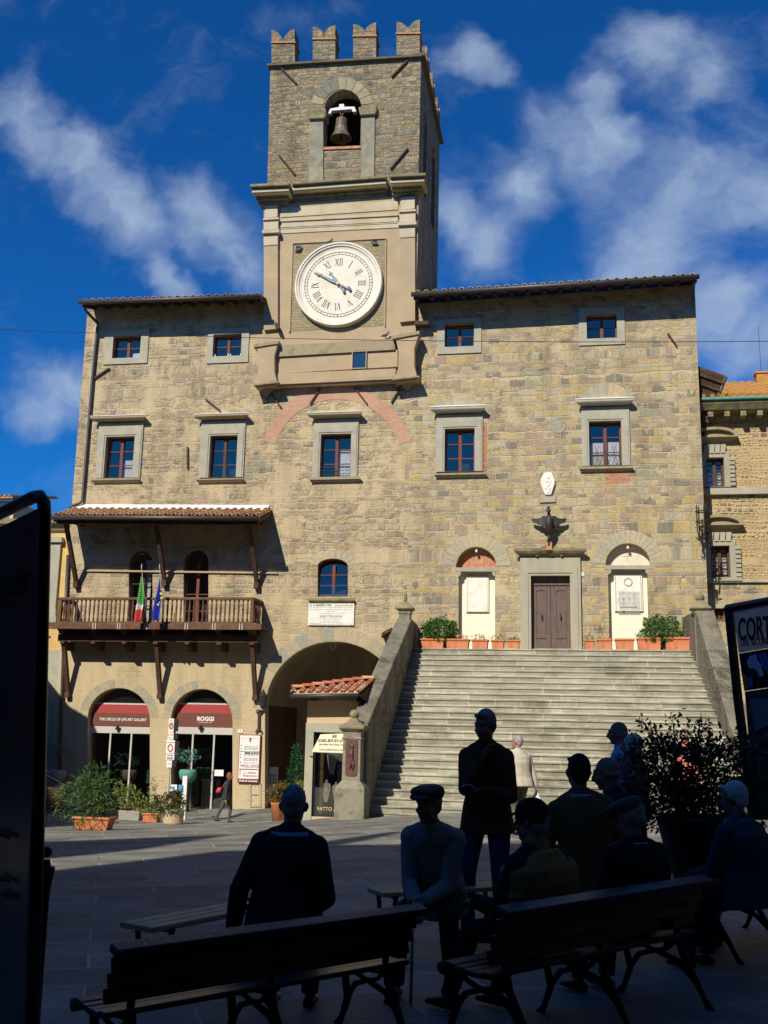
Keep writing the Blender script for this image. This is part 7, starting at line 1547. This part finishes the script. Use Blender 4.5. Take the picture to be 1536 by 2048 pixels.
# ================= banner frame on the left =================
def plank(par,name,mat,a,b_,c,d,th): m=MB(); m.prism([a,b_,c,d],th); return m.build(name,mat,par)
Pt=Zp(90,990,2.10); Pb=Zp(69,2120,.28) 
Pt=W(88,990,2.45); Pb=W(66,2100,2.45); Lt=W(-160,1105,3.25); Lb=W(-160,1880,3.25)
p=thing('banner_frame','tall black tube frame holding a dark navy panel at the left edge','sign',(Pb.x,2.45,0),world=True)
rT=.018
m=MB(); c1=W(96,1010,2.45); m.tube([W(58,2300,2.45),W(76,1600,2.45),W(87,1100,2.45),W(89,1030,2.45),W(88,1006,2.45),W(80,993,2.46),W(68,994,2.5),Lt],.0175,12); m.build('tube','black_frame',p,smooth=True)
m=MB(); a=W(78,1016,2.47); b2=W(56,2250,2.47); c2=W(-170,2100,3.27); d2=W(-170,1137,3.27); m.prism([a,b2,c2,d2],(.004,.008,0)); pn=m.build('panel','panel_navy',p)
nrm=(b2-a).cross(d2-a).normalized(); 
if nrm.y>0: nrm=-nrm
dirx=(a-d2).normalized(); rzb=math.atan2(dirx.y,dirx.x)
def bantext(s_,sz,px,py,mat):
    # point on the panel plane under that picture position
    d=_f+_r*((px-768)/F)-_u*((py-1024)/F); tt=(a-CAM).dot(nrm)/d.dot(nrm); q=CAM+d*tt+nrm*.004
    text(s_,sz,q,mat,pn,align='RIGHT',rz=rzb,ext=.001)
simple('banner_ink',(.045,.06,.04),.4,.05); simple('banner_gold',(.12,.10,.02),.4,.05)
bantext('parco',.060,50,1150,'banner_gold'); bantext('archeologico di Cortona',.026,46,1176,'banner_ink'); bantext('Comune di Cortona',.028,24,1672,'banner_ink'); bantext('informazioni',.024,24,1762,'banner_ink'); bantext('www.parco.it',.024,30,1795,'banner_ink')
# iron bollard
b=Zp(90,2060,.0); yb=b.length; 
Yb=4.9; xb=W(91,1740,Yb).x; gzb=gz(xb,Yb); zt=W(94,1693,Yb).z; zr=W(94,1734,Yb).z
p=thing('bollard','black cast iron post with a ball top beside the banner frame','bollard',(xb,Yb,gzb),world=True)
m=MB(); m.lathe([(.055,0),(.055,.06),(.034,.10),(.030,.3),(.028,zr-gzb-.16),(.030,zr-gzb-.10),(.040,zr-gzb-.04),(.044,zr-gzb-.01),(.044,zr-gzb),(.026,zr-gzb+.005),(.018,zr-gzb+.03),(.020,zt-gzb-.06)],(xb,Yb,gzb),16); m.build('post','bench_iron',p,smooth=True)
m=MB(); m.ball((xb,Yb,zt-.025),.026,n=14); m.build('ball','bench_iron',p,smooth=True)
# stacked chairs at the left
for i,(px,lab) in enumerate(((117,'stack of brown moulded chairs beside the oleander'),)):
    b=atY(px,28.5); p=thing('stacked_chairs',lab,'chairs',b,rot=R(35))
    for k_ in range(4):
        m=MB(); z=.44+.07*k_; 
        prof=[(-.02,.0),(.0,-.02),(.2,-.03),(.38,.0),(.46,.10),(.50,.30),(.50,.40)]
        vs=[]
        for (yy,zz) in prof:
            for s_ in (-1,-.6,0,.6,1): vs.append((s_*.23,.25-yy,z+zz+.04*abs(s_)))
        n_=5; m.add(vs,[(r*n_+j,r*n_+j+1,(r+1)*n_+j+1,(r+1)*n_+j) for r in range(len(prof)-1) for j in range(n_-1)]); o=m.build('seat','dark_wood',p,smooth=True); so_=o.modifiers.new('s','SOLIDIFY'); so_.thickness=.012
    for sx_,sy_ in ((-.2,.2),(.2,.2),(-.2,-.2),(.2,-.2)):
        m=MB(); m.tube([(sx_*.9,sy_*.9,.44),(sx_*1.15,sy_*1.15,0)],.012,6); m.build('leg','bench_iron',p)
# ================= poster frame on the right =================
p=thing('poster_stand','black metal stand with exhibition posters reading CORTONA at the right edge','sign',atY(1495,10.2),world=True)
Yf=10.2; yfn=lambda a,b:W(a,b,Yf)
def Wf(a,b,k=0): # plane of the frame turns toward us to the right
    return W(a,b,Yf-.0-(a-1455)*.004-k)
m=MB(); m.tube([Wf(1457,1216),Wf(1476,1400),Wf(1497,1560),Wf(1506,1640)],.042,4); m.tube([Wf(1452,1217),Wf(1700,1172)],.036,4); m.build('frame_tube','black_frame',p)
m=MB(); m.prism([Wf(1467,1226),Wf(1478,1306),Wf(1700,1268),Wf(1690,1182)],(0,.02,0)); s1=m.build('poster_head','poster_white',p) if False else None
island('poster_white',[(.85,.85,.88)],.6,.2,0,trans=.55); simple('poster_blue',(.05,.10,.42),.5,.4,14,col2=(.30,.26,.55),mixs=9); simple('poster_lilac',(.70,.62,.78),.6,.05); simple('poster_amber',(.45,.25,.04),.6,.3,10); simple('poster_photo',(.05,.05,.055),.6,.5,9,col2=(.11,.10,.09),mixs=7)
s1=m.build('poster_head','poster_white',p)
m=MB(); m.prism([Wf(1478,1307),Wf(1489,1382),Wf(1700,1352),Wf(1700,1269)],(0,.02,0)); m.build('poster_dark','sign_black',p)
m=MB(); m.prism([Wf(1490,1383),Wf(1512,1640),Wf(1740,1640),Wf(1700,1353)],(0,.02,0)); m.build('poster_lower','poster_photo',p)
m=MB(); m.prism([Wf(1468,1219,-.0),Wf(1467,1226),Wf(1690,1182),Wf(1690,1176)],(0,.018,0)); m.build('poster_strip','poster_lilac',p)
for q,mt in (([(1483,1345),(1490,1378),(1497,1378),(1494,1352)],'poster_amber'),([(1500,1312),(1512,1308),(1516,1322),(1522,1330),(1528,1350),(1520,1354),(1512,1338),(1498,1336),(1494,1324)],'poster_lilac'),([(1516,1308),(1530,1305),(1536,1320),(1536,1345),(1524,1332)],'poster_blue'),([(1496,1355),(1504,1352),(1506,1372),(1498,1378)],'poster_blue')):
    m=MB(); m.prism([Wf(a_,b_,.03) for a_,b_ in q],(0,.02,0)); m.build('picture',mt,p)
for q in ([(1498,1500),(1536,1495),(1560,1560),(1505,1568)],[(1500,1400),(1560,1392),(1560,1440),(1512,1462)],[(1512,1585),(1560,1578),(1560,1620),(1515,1625)]):
    m=MB(); m.prism([Wf(a_,b_,.03) for a_,b_ in q],(0,.02,0)); m.build('picture','poster_photo' if q[0][0]!=1500 else 'grey_ink',p)
dv=(Wf(1600,1200)-Wf(1470,1223)); rzf=math.atan2(dv.y,dv.x)
q=Wf(1476,1262,.03); text('CORTONA',.285,q,'black_ink',s1,align='LEFT',rz=rzf,bold=.006,sx=.46,ext=.003)
q=Wf(1481,1286.5,.03); text('DAL SECONDO DOPOGUERRA',.085,q,'black_ink',s1,align='LEFT',rz=rzf,sx=.62,ext=.003)
